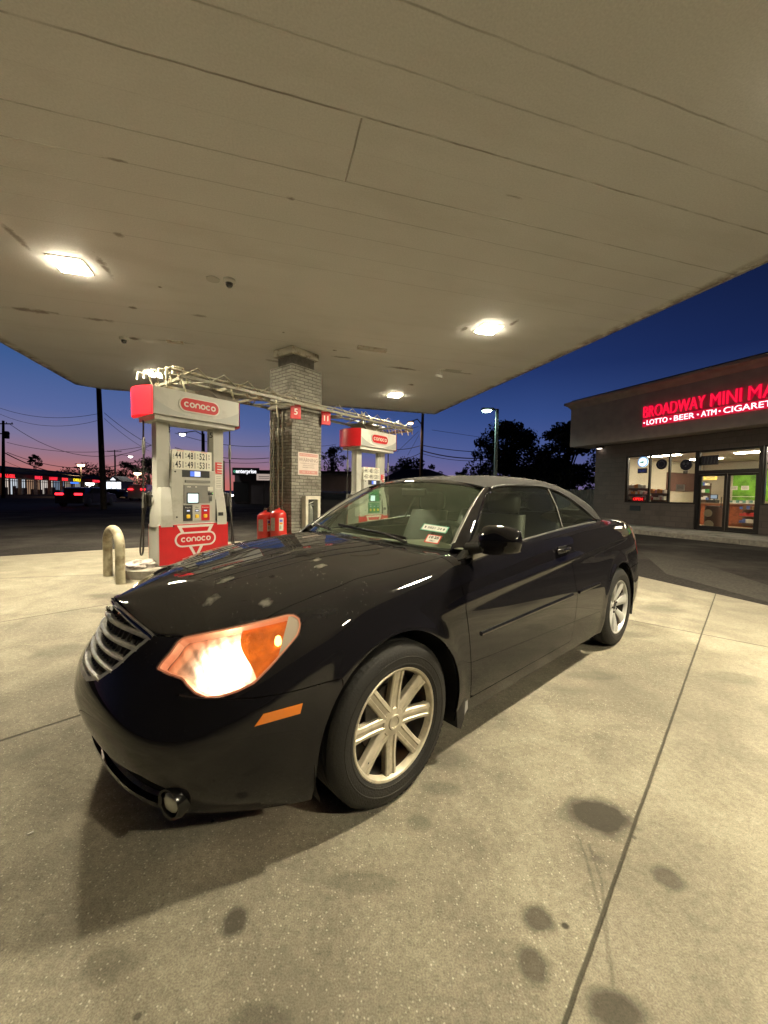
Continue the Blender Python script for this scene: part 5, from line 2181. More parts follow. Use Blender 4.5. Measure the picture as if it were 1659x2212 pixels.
# ================================================================== BRICK PILLAR
def brick_mat(name, c1, c2, mortar, sw, sh, msize=.012, rough=.7, dirt=None, dthr=(.5, .7), bump=.8, ink=(.03, .028, .024)):
    m = bpy.data.materials.new(name)
    m.use_nodes = True
    t = m.node_tree
    b = t.nodes['Principled BSDF']
    tc = _n(t, 'ShaderNodeTexCoord')
    so = _n(t, 'ShaderNodeSeparateXYZ')
    t.links.new(tc.outputs['Object'], so.inputs[0])
    cb = _n(t, 'ShaderNodeCombineXYZ')
    t.links.new(_math(t, 'ADD', so.outputs[0], so.outputs[1]), cb.inputs[0])
    t.links.new(so.outputs[2], cb.inputs[1])
    br = _n(t, 'ShaderNodeTexBrick')
    br.inputs['Scale'].default_value = 1.0
    br.inputs['Brick Width'].default_value = sw
    br.inputs['Row Height'].default_value = sh
    br.inputs['Mortar Size'].default_value = msize
    br.inputs['Mortar Smooth'].default_value = .6
    br.inputs['Color1'].default_value = (*c1, 1)
    br.inputs['Color2'].default_value = (*c2, 1)
    br.inputs['Mortar'].default_value = (*mortar, 1)
    nz = _n(t, 'ShaderNodeTexNoise')
    nz.inputs['Scale'].default_value = 7
    t.links.new(tc.outputs['Object'], nz.inputs['Vector'])
    wv = _n(t, 'ShaderNodeMix')
    wv.data_type = 'VECTOR'
    wv.inputs[0].default_value = .022
    t.links.new(cb.outputs[0], wv.inputs[4])
    t.links.new(nz.outputs['Color'], wv.inputs[5])
    t.links.new(wv.outputs[1], br.inputs['Vector'])
    c = br.outputs['Color']
    n2 = _n(t, 'ShaderNodeTexNoise')
    n2.inputs['Scale'].default_value = 2.4
    n2.inputs['Detail'].default_value = 10
    n2.inputs['Roughness'].default_value = .7
    t.links.new(tc.outputs['Object'], n2.inputs['Vector'])
    if dirt:
        c = _mix(t, _ramp(t, n2.outputs['Fac'], [(dthr[0], 0.0), (dthr[1], .85)]), c, dirt)
    t.links.new(c, b.inputs['Base Color'])
    b.inputs['Roughness'].default_value = rough
    n3 = _n(t, 'ShaderNodeTexNoise')
    n3.inputs['Scale'].default_value = 40
    n3.inputs['Detail'].default_value = 4
    t.links.new(tc.outputs['Object'], n3.inputs['Vector'])
    h = _math(t, 'SUBTRACT', _math(t, 'MULTIPLY', n3.outputs['Fac'], .4), br.outputs['Fac'])
    bp = _n(t, 'ShaderNodeBump')
    bp.inputs['Strength'].default_value = bump
    bp.inputs['Distance'].default_value = .012
    t.links.new(h, bp.inputs['Height'])
    t.links.new(bp.outputs[0], b.inputs['Normal'])
    return m


PILB = brick_mat('grey_painted_brick', (.27, .265, .225), (.20, .195, .17), (.09, .085, .07), .215, .066, .010, dirt=(.075, .062, .05), dthr=(.46, .66))
PC = Vector((-1.93, 8.70, 0))
pil = thing('brick_pillar', 'grey painted brick pillar holding up the canopy between the pumps', 'pillar', (PC.x, PC.y, .12), ICE)
mb = MB()
mb.box((0, 0, 1.90), (.80, .72, 3.80))
# one brick course in three stands a little proud so the outline is uneven
for k in range(0, 56, 1):
    z_ = .033 + k * .066
    if z_ < 3.75 and k % 2 == 0:
        mb.box((0, 0, z_), (.806, .726, .050))
mb.build('shaft', PILB, pil)
mb = MB()
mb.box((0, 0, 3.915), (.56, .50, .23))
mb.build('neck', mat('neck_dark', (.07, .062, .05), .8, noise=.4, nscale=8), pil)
mb = MB()
mb.bbox((0, 0, 4.105), (.74, .62, .15), .02)
mb.build('collar', mat('collar_cream', (.50, .47, .39), .6, dirt=(.2, .16, .1), dscale=5), pil)
# vertical pipes on the left face
PIPE = mat('painted_pipe', (.23, .22, .17), .45, noise=.25, nscale=12, dirt=(.15, .11, .06), dscale=6, dthr=(.5, .65))
pp0 = None
for i, (yl, r_, z1_, lb) in enumerate(((.30, .018, 3.25, 'outermost vertical pipe on the left face of the brick pillar'), (.20, .013, 3.0, 'thin second pipe from the outer edge of the pillar'),
                                       (.04, .020, 3.15, 'thicker pipe near the middle of the left pillar face'), (-.10, .013, 3.0, 'thin pipe by the near corner of the left pillar face'))):
    mb = MB()
    mb.tube([(-.43, yl, .05), (-.43, yl, z1_ - .12)], r_, 10)
    for z_ in (.8, 1.7, 2.5):
        mb.box((-.415, yl, z_), (.03, .07, .025))
        mb.tube([(-.43, yl, z_ + .12), (-.43, yl, z_ + .19)], r_ * 1.35, 10)
    o = mb.build('riser_pipe', PIPE, None, 60)
    o.location = (PC.x, PC.y, .12)
    o.rotation_euler = (0, 0, ICE)
    tag(o, lb, 'pipe', 'pipes up the pillar')
mb = MB()
for z_ in (2.98, 3.06):
    mb.box((-.432, .02, z_), (.06, .80, .035))
    mb.box((.05, -.392, z_), (.92, .06, .035))
o = mb.build('pillar_bracket', PIPE)
o.location = (PC.x, PC.y, .12)
o.rotation_euler = (0, 0, ICE)
tag(o, 'steel angle brackets clamped round the pillar under the pipe rack', 'bracket')


def pillar_item(name, lb, cat, group=None):
    return thing(name, lb, cat, (PC.x, PC.y, .12), ICE, group)


# warning board
t_ = pillar_item('warning_sign', 'faded white and pink warning board on the brick pillar', 'sign')
mb = MB()
mb.box((.04, -.366, 1.80), (.56, .008, .47))
mb.build('board', mat('faded_board', (.60, .52, .48), .5, noise=.06, nscale=5), t_)
mb = MB()
PINK = mat('faded_pink', (.52, .25, .23), .5)
for z_, h_ in ((1.985, .06), (1.625, .075)):
    mb.box((.04, -.3715, z_), (.50, .003, h_), mi=0)
text_on(mb, 'WARNING', .108, (.04, -.3705, 1.845), (1, 0, 0), (0, 0, 1), .0008, .001, mi=2)
text_on(mb, 'NO SMOKING  STOP ENGINE', .036, (.04, -.3735, 1.972), (1, 0, 0), (0, 0, 1), .0008, mi=1)
for k, s_ in enumerate(('IT IS UNLAWFUL AND DANGEROUS TO', 'DISPENSE GASOLINE INTO', 'UNAPPROVED CONTAINERS')):
    text_on(mb, s_, .026, (.04, -.3705, 1.80 - k * .042), (1, 0, 0), (0, 0, 1), .0008, mi=2)
text_on(mb, 'NO   X X   FIRE', .05, (.04, -.3735, 1.61), (1, 0, 0), (0, 0, 1), .0008, mi=1)
mb.build('lettering', [PINK, mat('board_white', (.62, .55, .5), .5), mat('faded_grey', (.30, .24, .22), .6)], t_)
# extinguisher cabinet
t_ = pillar_item('extinguisher_cabinet', 'white framed glass cabinet with a fire extinguisher on the pillar', 'cabinet')
mb = MB()
fx, fz = .06, .76
for a, b2, w_, h_ in ((fx, fz + .33, .40, .07), (fx, fz - .33, .40, .07), (fx - .165, fz, .07, .59), (fx + .165, fz, .07, .59)):
    mb.box((a, -.43, b2), (w_, .14, h_))
mb.box((fx, -.368, fz), (.40, .012, .73))
mb.build('frame', mat('cabinet_white', (.56, .53, .45), .5, noise=.1, nscale=8), t_)
mb = MB()
mb.box((fx, -.376, fz), (.26, .004, .59))
mb.build('back_panel', PDARK, t_)
mb = MB()
mb.lathe([(0, .50), (.058, .50), (.06, .52), (.06, .84), (.045, .89), (.02, .92), (.02, .95), (0, .95)], c=(fx - .02, -.43, 0), n=16)
mb.tube([(fx - .05, -.43, .96), (fx + .09, -.44, 1.02)], .012, 8)
mb.tube([(fx - .02, -.43, .94), (fx + .07, -.44, .93)], .011, 8)
mb.build('extinguisher', mat('silver_bottle', (.50, .49, .46), .3, .6), t_, 50)
mb = MB()
mb.box((fx, -.497, fz), (.27, .004, .60))
mb.build('pane', glass_mat('cabinet_glass', (.9, .92, .9), .04), t_)
# pump-number flags
for (xl, num, lb) in ((-.395, '5', 'red flag sign with a white number 5 on the pillar'), (.43, '11', 'red flag sign with a white number 11 on the pillar')):
    t_ = thing('number_sign', lb, 'sign', (0, 0, 0), 0, 'pump number signs')
    c = PC + IE1 * xl + IE2 * (-.47)
    t_.location = (c.x, c.y, 2.93)
    t_.rotation_euler = (0, 0, ICE - R(26))
    mb = MB()
    mb.bbox((0, 0, 0), (.205, .05, .28), .008)
    mb.build('panel', PRED, t_)
    mb = MB()
    text_on(mb, num, .17 if num == '5' else .15, (0, -.0265, -.055), (1, 0, 0), (0, 0, 1), .001, .003)
    mb.build('number', mat('sign_white', (.72, .70, .64), .5), t_)
    mb = MB()
    mb.box((0, .05, .11), (.03, .14, .02))
    mb.build('arm', PIPE, t_)

# fire suppression cylinders beside the pillar
CYR = mat('cylinder_red', (.52, .022, .016), .33, coat=.3, noise=.12, nscale=7)
cyl0 = None
for (xl, yl, sc_, lb) in ((-.60, -.20, 1.0, 'right-hand red cylinder with a striped sticker in front of the pillar'), (-.66, .16, .93, 'left-hand red cylinder standing behind its twin by the pillar'),
                          (-.48, .0, .96, 'third red cylinder, only its neck showing between the other two')):
    c = PC + IE1 * xl + IE2 * yl
    if cyl0 is None:
        t_ = thing('red_cylinder', lb, 'gas cylinder', (c.x, c.y, .122), ICE - .9, 'fire suppression cylinders by the pillar')
        mb = MB()
        mb.lathe([(0, 0), (.155, 0), (.165, .03), (.165, .70), (.155, .765), (.125, .805), (.07, .835), (.03, .85), (.03, .875), (0, .875)], n=36)
        mb.build('tank', CYR, t_, 50)
        mb = MB()
        mb.lathe([(0, .87), (.03, .87), (.035, .90), (.022, .93), (0, .935)], n=14)
        mb.tube([(0, 0, .91), (.07, 0, .915), (.09, 0, .95)], .010, 8)
        mb.build('valve', DARKM, t_, 40)
        mb = MB()
        A = []
        for z_ in (.42, .68):
            A.append([(.1665 * math.cos(R(a)), .1665 * math.sin(R(a)), z_) for a in range(-140, -99, 8)])
        mb.grid(A, 0)
        mb.build('data_plate', mat('plate_grey', (.30, .29, .25), .45, .3, noise=.2, nscale=20), t_)
        mb = MB()
        for z0_, z1_, a0_, a1_, mi_ in ((.42, .68, -72, -40, 0), (.60, .65, -68, -46, 1), (.55, .59, -68, -46, 2), (.46, .53, -68, -56, 3)):
            A = []
            for z_ in (z0_, z1_):
                A.append([((.1665 + .0006 * mi_) * math.cos(R(a0_ + (a1_ - a0_) * k / 5)), (.1665 + .0006 * mi_) * math.sin(R(a0_ + (a1_ - a0_) * k / 5)), z_) for k in range(6)])
            mb.grid(A, mi_)
        mb.build('sticker', [STICK, mat('violet_ink', (.12, .10, .5), .5), mat('orange_ink', (.7, .25, .03), .5), mat('grey_ink', (.35, .4, .3), .5)], t_)
        cyl0 = t_
    else:
        t_ = copy_tree(cyl0, loc=(c.x, c.y, .122), rz=ICE - .7)
        t_.scale = (1, 1, sc_)
        t_['label'] = lb

# ================================================================== PIPE RACK over the island
rack = thing('pipe_rack', 'long rack of cream steel pipes hanging over both pumps and past the pillar', 'pipe rack', (P1.x, P1.y, 0), ICE)
RZ = 3.08
for y_ in (-.44, .44):
    mb = MB()
    mb.box((2.80, y_, RZ), (6.3, .04, .05))
    mb.build('rail', PIPE, rack)
for k, x_ in enumerate((-.32, .45, 1.15, 1.85, 3.2, 4.3, 5.2, 5.9)):
    mb = MB()
    mb.box((x_, 0, RZ - .03), (.045, .84, .045))
    if k in (1, 2, 5):
        mb.tube([(x_ - .35, -.42, RZ + .01), (x_ + .25, .40, RZ + .01)], .022, 8)
    mb.build('cross_bar', PIPE, rack)
for k, y_ in enumerate((-.40, -.26, -.10, .08, .22, .36)):
    mb = MB()
    if abs(y_) < .38:
        segs = ((-.45 + .07 * k, 1.95), (2.98, 5.85 - .08 * k))
    else:
        segs = ((-.45 + .05 * k, 5.9 - .05 * k),)
    for s0_, s1_ in segs:
        z_ = RZ + .075 + (.05 if k % 2 else 0)
        pts = [(s0_, y_, z_), (s1_, y_, z_)]
        if s0_ < 0:   # bent down end with an elbow
            pts = [(s0_ - .10, y_ - .03, z_ - .20), (s0_ - .10, y_ - .03, z_ - .03), (s0_ - .04, y_ - .01, z_ + .01)] + pts
        if s1_ > 5:
            pts = pts + [(s1_ + .06, y_, z_ - .01), (s1_ + .10, y_ - .01, z_ - .18)]
        mb.tube(pts, .016, 8)
        for f in (.15, .4, .7):
            xx = s0_ + (s1_ - s0_) * f
            mb.tube([(xx - .035, y_, z_), (xx + .035, y_, z_)], .026, 8)
    mb.build('pipe', PIPE, rack, 60)
for k in range(14):   # zigzag bracing of the truss
    x_ = -.30 + k * .45
    if 1.7 < x_ < 2.75:
        continue
    s_ = 1 if k % 2 else -1
    mb = MB()
    mb.tube([(x_, -.43 * s_, RZ), (x_ + .45, .43 * s_, RZ)], .014, 6)
    mb.tube([(x_, -.44, RZ + .02), (x_ + .22, -.44, RZ + .17), (x_ + .45, -.44, RZ + .02)], .010, 6)
    mb.build('brace', PIPE, rack, 60)
CREAMP = mat('cream_pipe', (.55, .51, .38), .45, noise=.15, nscale=12)
for (x_, y_, dx) in ((-.28, -.36, .18), (-.32, -.22, .18), (-.36, -.06, .18), (-.40, .10, .18), (-.44, .26, .18), (-.48, .42, .18)):
    mb = MB()
    mb.tube([(x_ - .16, y_ - .02, RZ + .0), (x_ - .14, y_, RZ + .13), (x_ + .02, y_ + .02, RZ + .14), (x_ + .12, y_ + .06, RZ - .06)], .017, 8)
    mb.build('end_elbow', CREAMP, rack, 60)
for k in range(7):
    mb = MB()
    x_ = 5.0 + k * .12
    y_ = .34 - k * .12
    mb.tube([(x_, y_, RZ + .08), (x_ + .03, y_ - .02, RZ + .0), (x_ + .06, y_ - .05, RZ - .16)], .015, 8)
    mb.build('drop_pipe', CREAMP, rack, 60)
for (x_, y_, z0_, z1_) in ((.62, -.32, 2.92, RZ), (1.80, .02, RZ - .25, RZ + .12), (2.05, -.30, RZ - .2, RZ + .14), (4.1, -.25, RZ - .06, RZ + .22), (4.25, -.2, RZ - .06, RZ + .22), (-.15, -.2, 2.88, RZ), (4.4, 0, 2.9, RZ), (4.6, .1, 2.9, RZ)):
    mb = MB()
    mb.tube([(x_, y_, z0_), (x_ - .05, y_, z1_)], .015, 8)
    mb.build('hanger', CREAMP, rack, 60)
for x_ in (.55, 4.45):   # discharge trays
    mb = MB()
    mb.prism([(x_ - .35, RZ - .05), (x_ + .35, RZ - .05), (x_ + .12, RZ - .20), (x_ - .12, RZ - .20)], -.22, .22, 'y')
    mb.build('discharge_head', mat('rack_rust', (.12, .10, .075), .6, noise=.3, nscale=8), rack)

# small litter on the slab
mb = MB()
mb.box((0, 0, .003), (.018, .006, .005))
o = mb.build('paper_scrap', STICK)
q_ = ground(66, 1802, 0)
o.location = (q_.x, q_.y, .001)
o.rotation_euler = (0, 0, .9)
tag(o, 'tiny white paper scrap on the concrete at the left of the picture', 'litter')
mb = MB()
mb.lathe([(0, .012), (.012, .008), (.016, 0), (0, 0)], n=9)
o = mb.build('pebble', mat('pebble_dark', (.05, .045, .04), .8), None, 50)
q_ = ground(458, 1742, 0)
o.location = (q_.x, q_.y, .001)
tag(o, 'small dark pebble on the concrete in front of the fog lamp', 'pebble')
# ================================================================== THE SHOP (x along its front to the right, y inwards)
SR = math.atan2(-.921, .389)
SP = (12.0, 14.0, 0)
BLOCK = brick_mat('brown_block', (.115, .090, .078), (.090, .072, .064), (.065, .053, .047), .40, .20, .010, dirt=(.06, .05, .045), dthr=(.5, .8), bump=.5)
STUC = mat('stucco', (.44, .37, .325), .85, noise=.12, nscale=3, bump=.25, bscale=90)
FRAME = mat('bronze_frame', (.018, .015, .014), .4, .4)
SWHITE = mat('interior_wall', (.62, .57, .46), .7, noise=.05, nscale=2)
shop = thing('convenience_shop', 'low brown block shop with a lit front and red channel-letter sign', 'shop', SP, SR)
W0, W1, D = -5.33, 7.0, 8.0
ZF = .15
mb = MB()
# front wall pieces (0.25 thick), openings left free
def wall(x0, x1, z0, z1):
    mb.box(((x0 + x1) / 2, .125, (z0 + z1) / 2), (x1 - x0, .25, z1 - z0))
wall(W0, -3.80, ZF, 3.72)
wall(-3.80, -1.02, ZF, 1.10)
wall(-3.80, 3.60, 3.09, 3.72)
wall(.93, 3.60, ZF, 1.13)
wall(3.60, W1, ZF, 3.72)
mb.box((W0 + .125, D / 2 + .12, (ZF + 3.72) / 2), (.25, D - .26, 3.72 - ZF))
mb.box((W1 - .125, D / 2 + .12, (ZF + 3.72) / 2), (.25, D - .26, 3.72 - ZF))
mb.build('wall', BLOCK, shop)
mb = MB()
mb.box(((W0 + W1) / 2, D - .1, 1.9), (W1 - W0 - .52, .06, 3.4))
mb.box((W0 + .29, D / 2, 1.9), (.05, D - .5, 3.4))
mb.box((W1 - .29, D / 2, 1.9), (.05, D - .5, 3.4))
mb.build('inner_wall', SWHITE, shop)
mb = MB()
mb.box(((W0 + W1) / 2, D / 2, ZF - .0), (W1 - W0 - .5, D - .3, .03))
mb.build('shop_floor', mat('floor_tile', (.36, .27, .17), .35, noise=.1, nscale=3), shop)
mb = MB()
mb.box(((W0 + W1) / 2, D / 2, 3.20), (W1 - W0 - .5, D - .5, .04))
mb.build('ceiling', mat('ceiling_tile', (.36, .33, .30), .8, noise=.05, nscale=4), shop)
# fascia with a flared cornice
mb = MB()
mb.box(((-6.16 + W1) / 2, .25 - .25, (3.68 + 5.46) / 2), (W1 + 6.16, 1.5, 5.46 - 3.68))
fo = mb.build('fascia', STUC, shop)
mb = MB()
prof = [(-.75, 5.46), (-.79, 5.50), (-.86, 5.60), (-.98, 5.68), (-.98, 5.78)]
rows = [[(-6.16 + (p[0] + .75), p[0], p[1]), (W1, p[0], p[1])] for p in prof]
mb.grid(rows)
rows = [[(-6.16 + (p[0] + .75), p[0], p[1]), (-6.16 + (p[0] + .75), .8, p[1])] for p in prof]
mb.grid(rows)
mb.add([(-6.39, -.98, 5.78), (W1, -.98, 5.78), (W1, .8, 5.78), (-6.39, .8, 5.78)], [(0, 1, 2, 3)])
mb.build('cornice', STUC, fo)
mb = MB()
mb.box((W0 + 6, .5, 5.80), (12.9 + .3, 3.0, .03))
mb.build('roof_edge', mat('dark_metal_edge', (.02, .02, .02), .5), fo)

# windows: frames and panes
def glazing(x0, x1, z0, z1, mull=(), trans=(), name='window'):
    f = MB()
    t = .055
    f.box(((x0 + x1) / 2, .10, z0 + t / 2), (x1 - x0, .11, t))
    f.box(((x0 + x1) / 2, .10, z1 - t / 2), (x1 - x0, .11, t))
    for x in (x0 + t / 2, x1 - t / 2) + tuple(mull):
        f.box((x, .10, (z0 + z1) / 2), (t, .10, z1 - z0 - 2 * t - .002))
    w = f.build(name, FRAME, shop)
    g = MB()
    xs = [x0 + t] + [m for m in mull] + [x1 - t]
    for a, b in zip(xs[:-1], xs[1:]):
        g.box(((a + b) / 2, .105, (z0 + z1) / 2), (b - a - .05, .006, z1 - z0 - .11))
    g.build('pane', glass_mat('shop_glass', (.86, .86, .84), .035, (.25, .22, .2)), w)
    return w


w1 = glazing(-3.80, -1.04, 1.10, 3.09, (-2.80, -2.02))
glazing(.95, 3.60, 1.13, 3.09, (2.25,))
# entrance
t = MB()
t.box((-.99, .10, 1.62), (.10, .14, 2.93))
t.box((.88, .10, 1.62), (.10, .14, 2.93))
t.box((-.055, .10, 2.28), (1.77, .13, .13))
t.box((-.055, .10, 3.05), (1.77, .13, .08))
t.box((-.055, .10, .175), (1.77, .13, .05))
ent = t.build('entrance_frame', FRAME, shop)
g = MB()
g.box((-.055, .105, 2.68), (1.76, .006, .66))
g.build('transom_pane', MATS['shop_glass'], ent)
for s_, x in ((-1, -.505), (1, .395)):
    d = MB()
    for dx in (-.40, .40):
        d.box((x + dx, .09, 1.205), (.075, .05, 2.01))
    d.box((x, .09, 2.17), (.725, .05, .08))
    d.box((x, .09, .26), (.725, .05, .12))
    do = d.build('door', FRAME, ent)
    g = MB()
    g.box((x, .092, 1.22), (.73, .006, 1.82))
    g.build('pane', MATS['shop_glass'], do)
    g = MB()
    g.tube([(x - s_ * .33, .05, 1.0), (x - s_ * .33, .02, 1.03), (x - s_ * .33, .02, 1.35), (x - s_ * .33, .05, 1.38)], .014, 8)
    g.build('handle', DARKM, do, 50)

# channel-letter sign
sign = thing('shop_sign', 'glowing red channel letters above a white line of lit text', 'sign', SP, SR)
REDS = mat('letter_red', (.45, .01, .03), .35, emit=(1.0, .010, .055), estr=1.0)
REDH = emis('letter_halo', (1.0, .006, .05), .5)
WHL = emis('white_letter', (1.0, .93, 1.0), 1.7)
yf = -.752
lets = [('BROADWAY', -2.55, 2.14), ('MINI', -.22, .86), ('MART', .84, 1.30)]
mb = MB()
for word, x0, wd in lets:
    V, Fc = text_geo(word, .62, .05, -.012, 'LEFT')
    xs = [p.x for p in V]
    ys = [p.y for p in V]
    k = wd / (max(xs) - min(xs))
    kz = .43 / (max(ys) - min(ys))
    mb.add([Vector((x0 + (p.x - min(xs)) * k, yf - .07 - p.z * .9, 4.48 + (p.y - min(ys)) * kz)) for p in V], Fc)
mb.build('red_letters', REDS, sign)
mb = MB()
for word, x0, wd in lets:   # red glow on the fascia, put in as bolder emissive letters
    V, Fc = text_geo(word, .62, .004, .012, 'LEFT')
    xs = [p.x for p in V]
    ys = [p.y for p in V]
    k = (wd + .05) / (max(xs) - min(xs))
    kz = .49 / (max(ys) - min(ys))
    mb.add([Vector((x0 - .025 + (p.x - min(xs)) * k, yf - .012 - p.z, 4.455 + (p.y - min(ys)) * kz)) for p in V], Fc)
mb.build('letter_glow', REDH, sign)
mb = MB()
mb.box((.25, yf - .02, 4.275), (5.7, .04, .285))
mb.build('lower_panel', mat('red_panel', (.4, .01, .03), .4, emit=(1.0, .008, .06), estr=.55), sign)
mb = MB()
for txt, x0, wd in (('LOTTO', -2.42, .78), ('BEER', -1.40, .68), ('ATM', -.50, .46), ('CIGARETTES', .17, 1.75)):
    V, Fc = text_geo(txt, .3, .01, -.001, 'LEFT')
    xs = [p.x for p in V]
    ys = [p.y for p in V]
    k = wd / (max(xs) - min(xs))
    kz = .19 / (max(ys) - min(ys))
    mb.add([Vector((x0 + (p.x - min(xs)) * k, yf - .055 - p.z, 4.18 + (p.y - min(ys)) * kz)) for p in V], Fc)
for x in (-2.52, -1.52, -.60, .06, 2.05):
    mb.lathe([(0, 0), (.028, 0), (.028, .015), (0, .015)], c=(x, yf - .07, 4.275), axis='y', n=12)
mb.build('white_letters', WHL, sign)

# wall lamp under the fascia corner
t_ = thing('wall_light', 'small lit lamp under the shop fascia at its left corner', 'light', SP, SR)
mb = MB()
mb.bbox((-5.05, -.12, 3.60), (.22, .18, .10), .02)
mb.build('housing', DARKM, t_)
mb = MB()
mb.box((-5.05, -.12, 3.545), (.17, .13, .012))
mb.build('lens', emis('wall_lamp_glow', (1, .88, .75), 9), t_)

# inside: ceiling panels, shelves, counter, cooler
CL = emis('shop_ceiling_light', (1.0, .88, .66), 70)
cp0 = None
for (x, y) in ((-3.2, 1.6), (-3.2, 4.6), (-.6, 2.9), (-.6, 5.6), (1.9, 1.6), (1.9, 4.4), (4.4, 3.0)):
    if cp0 is None:
        mb = MB()
        mb.box((0, 0, 0), (1.2, .34, .03))
        cp0 = mb.build('ceiling_panel_light', CL)
        o = cp0
    else:
        o = cp0.copy()
        COL.objects.link(o)
    M_ = Matrix.Translation(SP) @ Matrix.Rotation(SR, 4, 'Z')
    p = M_ @ Vector((x, y, 3.155))
    o.location = p
    o.rotation_euler = (0, 0, SR)
    tag(o, {(-3.2, 1.6): 'ceiling light seen through the left shop window', (-.6, 2.9): 'long ceiling light seen above the shop door', (1.9, 1.6): 'ceiling light right of the shop door'}.get((x, y), 'lit ceiling panel deeper inside the shop'),
        'ceiling light', 'ceiling panels inside the shop')


def shop_thing(name, lb, cat, group=None):
    return thing(name, lb, cat, SP, SR, group)


random.seed(5)
PKC = [mat('pack_%s' % n, c, .45) for n, c in (('white', (.7, .68, .62)), ('red', (.55, .05, .05)), ('orange', (.7, .28, .06)), ('blue', (.08, .14, .45)), ('pink', (.65, .3, .3)), ('brown', (.22, .12, .06)), ('green', (.08, .3, .08)))]
WOODM = mat('counter_wood', (.30, .085, .035), .4, noise=.3, nscale=6)


def rackful(name, lb, x0, x1, y, levels, pal, dens=12, group=None):
    t_ = shop_thing(name, lb, 'shelf rack', group)
    f = MB()
    f.box(((x0 + x1) / 2, y + .16, (levels[0] + levels[-1]) / 2), (x1 - x0, .03, levels[-1] - levels[0] + .25))
    for z in levels:
        f.box(((x0 + x1) / 2, y, z), (x1 - x0, .29, .025))
    f.build('frame', mat('shelf_brown', (.16, .10, .07), .6), t_)
    p = MB()
    for z in levels:
        x = x0 + .02
        while x < x1 - .05:
            w = random.uniform(.05, .13)
            h = random.uniform(.09, .19)
            p.box((x + w / 2, y - random.uniform(.0, .05), z + .013 + h / 2), (w * .9, .18, h), mi=random.choice(pal))
            x += w
    o = p.build('packets', PKC, t_)
    o['kind'] = 'stuff'
    return t_


rackful('shelf_rack', 'shelves of white packets behind the leftmost shop pane', -4.30, -3.38, .75, (.95, 1.20, 1.45, 1.72), (0, 0, 0, 4, 2), group='shelves in the shop')
rackful('shelf_rack', 'shelves of orange and pink packets behind the middle pane', -3.30, -2.60, .85, (.95, 1.22, 1.50), (2, 0, 4, 1, 2), group='shelves in the shop')
rackful('shelf_rack', 'shelves of bottles left of the counter, inside the door', -4.35, -3.75, 6.0, (.9, 1.25, 1.6, 1.95), (0, 6, 3, 0), group='shelves in the shop')
rackful('shelf_rack', 'low display of goods at the right end of the counter', -1.15, -.45, 3.3, (.35, .62, .9), (3, 0, 1, 5), group='shelves in the shop')
rackful('shelf_rack', 'shelves behind the window right of the door', 1.6, 3.4, 1.4, (.9, 1.3, 1.7), (3, 5, 6, 0), group='shelves in the shop')
mb = MB()
mb.box((-2.1, 3.9, .62), (2.9, .55, .92), mi=0)
for k in range(6):
    mb.box((-3.30 + k * .48, 3.615, .62), (.42, .02, .66), mi=0)
mb.box((-2.1, 3.88, 1.10), (3.0, .66, .05), mi=1)
o = mb.build('counter', [WOODM, mat('counter_top', (.30, .16, .10), .3)])
o.location, o.rotation_euler = SP, (0, 0, SR)
tag(o, 'reddish wooden sales counter seen through the shop door', 'counter')
mb = MB()
mb.box((-1.75, 7.3, 1.98), (3.3, .06, 1.5))
o = mb.build('green_wall_panel', mat('lime_wall', (.16, .42, .03), .5, noise=.5, nscale=2.5))
o.location, o.rotation_euler = SP, (0, 0, SR)
tag(o, 'bright green mottled wall panel behind the counter', 'wall panel')
mb = MB()
mb.box((-4.98, 5.8, 2.15), (.06, 2.2, .95))
o = mb.build('brown_wall_panel', mat('maroon_wall', (.14, .07, .055), .5, noise=.1, nscale=4))
o.location, o.rotation_euler = SP, (0, 0, SR)
tag(o, 'dull brown wall panel seen through the third pane', 'wall panel')
for (x, y, z, w, h, lb) in ((-2.05, 4.6, 1.80, .26, .17, 'left-hand small white notice in front of the green wall'), (-1.65, 4.6, 1.80, .27, .18, 'right-hand small white notice in front of the green wall'),
                            (-2.25, 1.2, 1.75, .34, .26, 'white poster hanging behind the third pane'), (-3.2, 5.0, 2.30, .55, .20, 'yellow hanging notice by the bottle shelves')):
    mb = MB()
    mb.box((x, y, z), (w, .012, h))
    for k in range(3):
        mb.box((x, y - .008, z + h * (.25 - .22 * k)), (w * .7, .003, h * .08), mi=1)
    o = mb.build('notice', [mat('notice_yellow', (.7, .55, .12), .5) if 'yellow' in lb else STICK, PMID])
    o.location, o.rotation_euler = SP, (0, 0, SR)
    tag(o, lb, 'notice', 'notices in the shop')
t_ = shop_thing('cash_register', 'dark cash register on the wooden counter', 'register')
mb = MB()
mb.bbox((-2.45, 3.85, 1.20), (.36, .36, .14), .02)
mb.bbox((-2.45, 3.95, 1.40), (.30, .05, .20), .01)
mb.tube([(-2.45, 3.95, 1.24), (-2.45, 3.95, 1.34)], .03, 8)
mb.build('body', PDARK, t_)
mb = MB()
mb.box((-2.45, 3.922, 1.40), (.24, .004, .15))
mb.build('screen', emis('till_screen', (.6, .75, .9), .7), t_)
t_ = shop_thing('display_case', 'pale glass display case on the counter before the green wall', 'display case')
mb = MB()
mb.box((-1.3, 3.85, 1.145), (1.0, .45, .03), mi=0)
mb.box((-1.3, 3.85, 1.42), (1.0, .45, .02), mi=0)
for x in (-1.78, -.82):
    mb.box((x, 3.65, 1.28), (.03, .03, .25), mi=0)
for k in range(8):
    mb.box((-1.70 + k * .115, 3.85, 1.21), (.09, .3, .08 + .03 * (k % 3)), mi=1 + k % 2)
mb.build('case', [ALUM, mat('case_teal', (.15, .35, .33), .4), PKC[0]], t_)
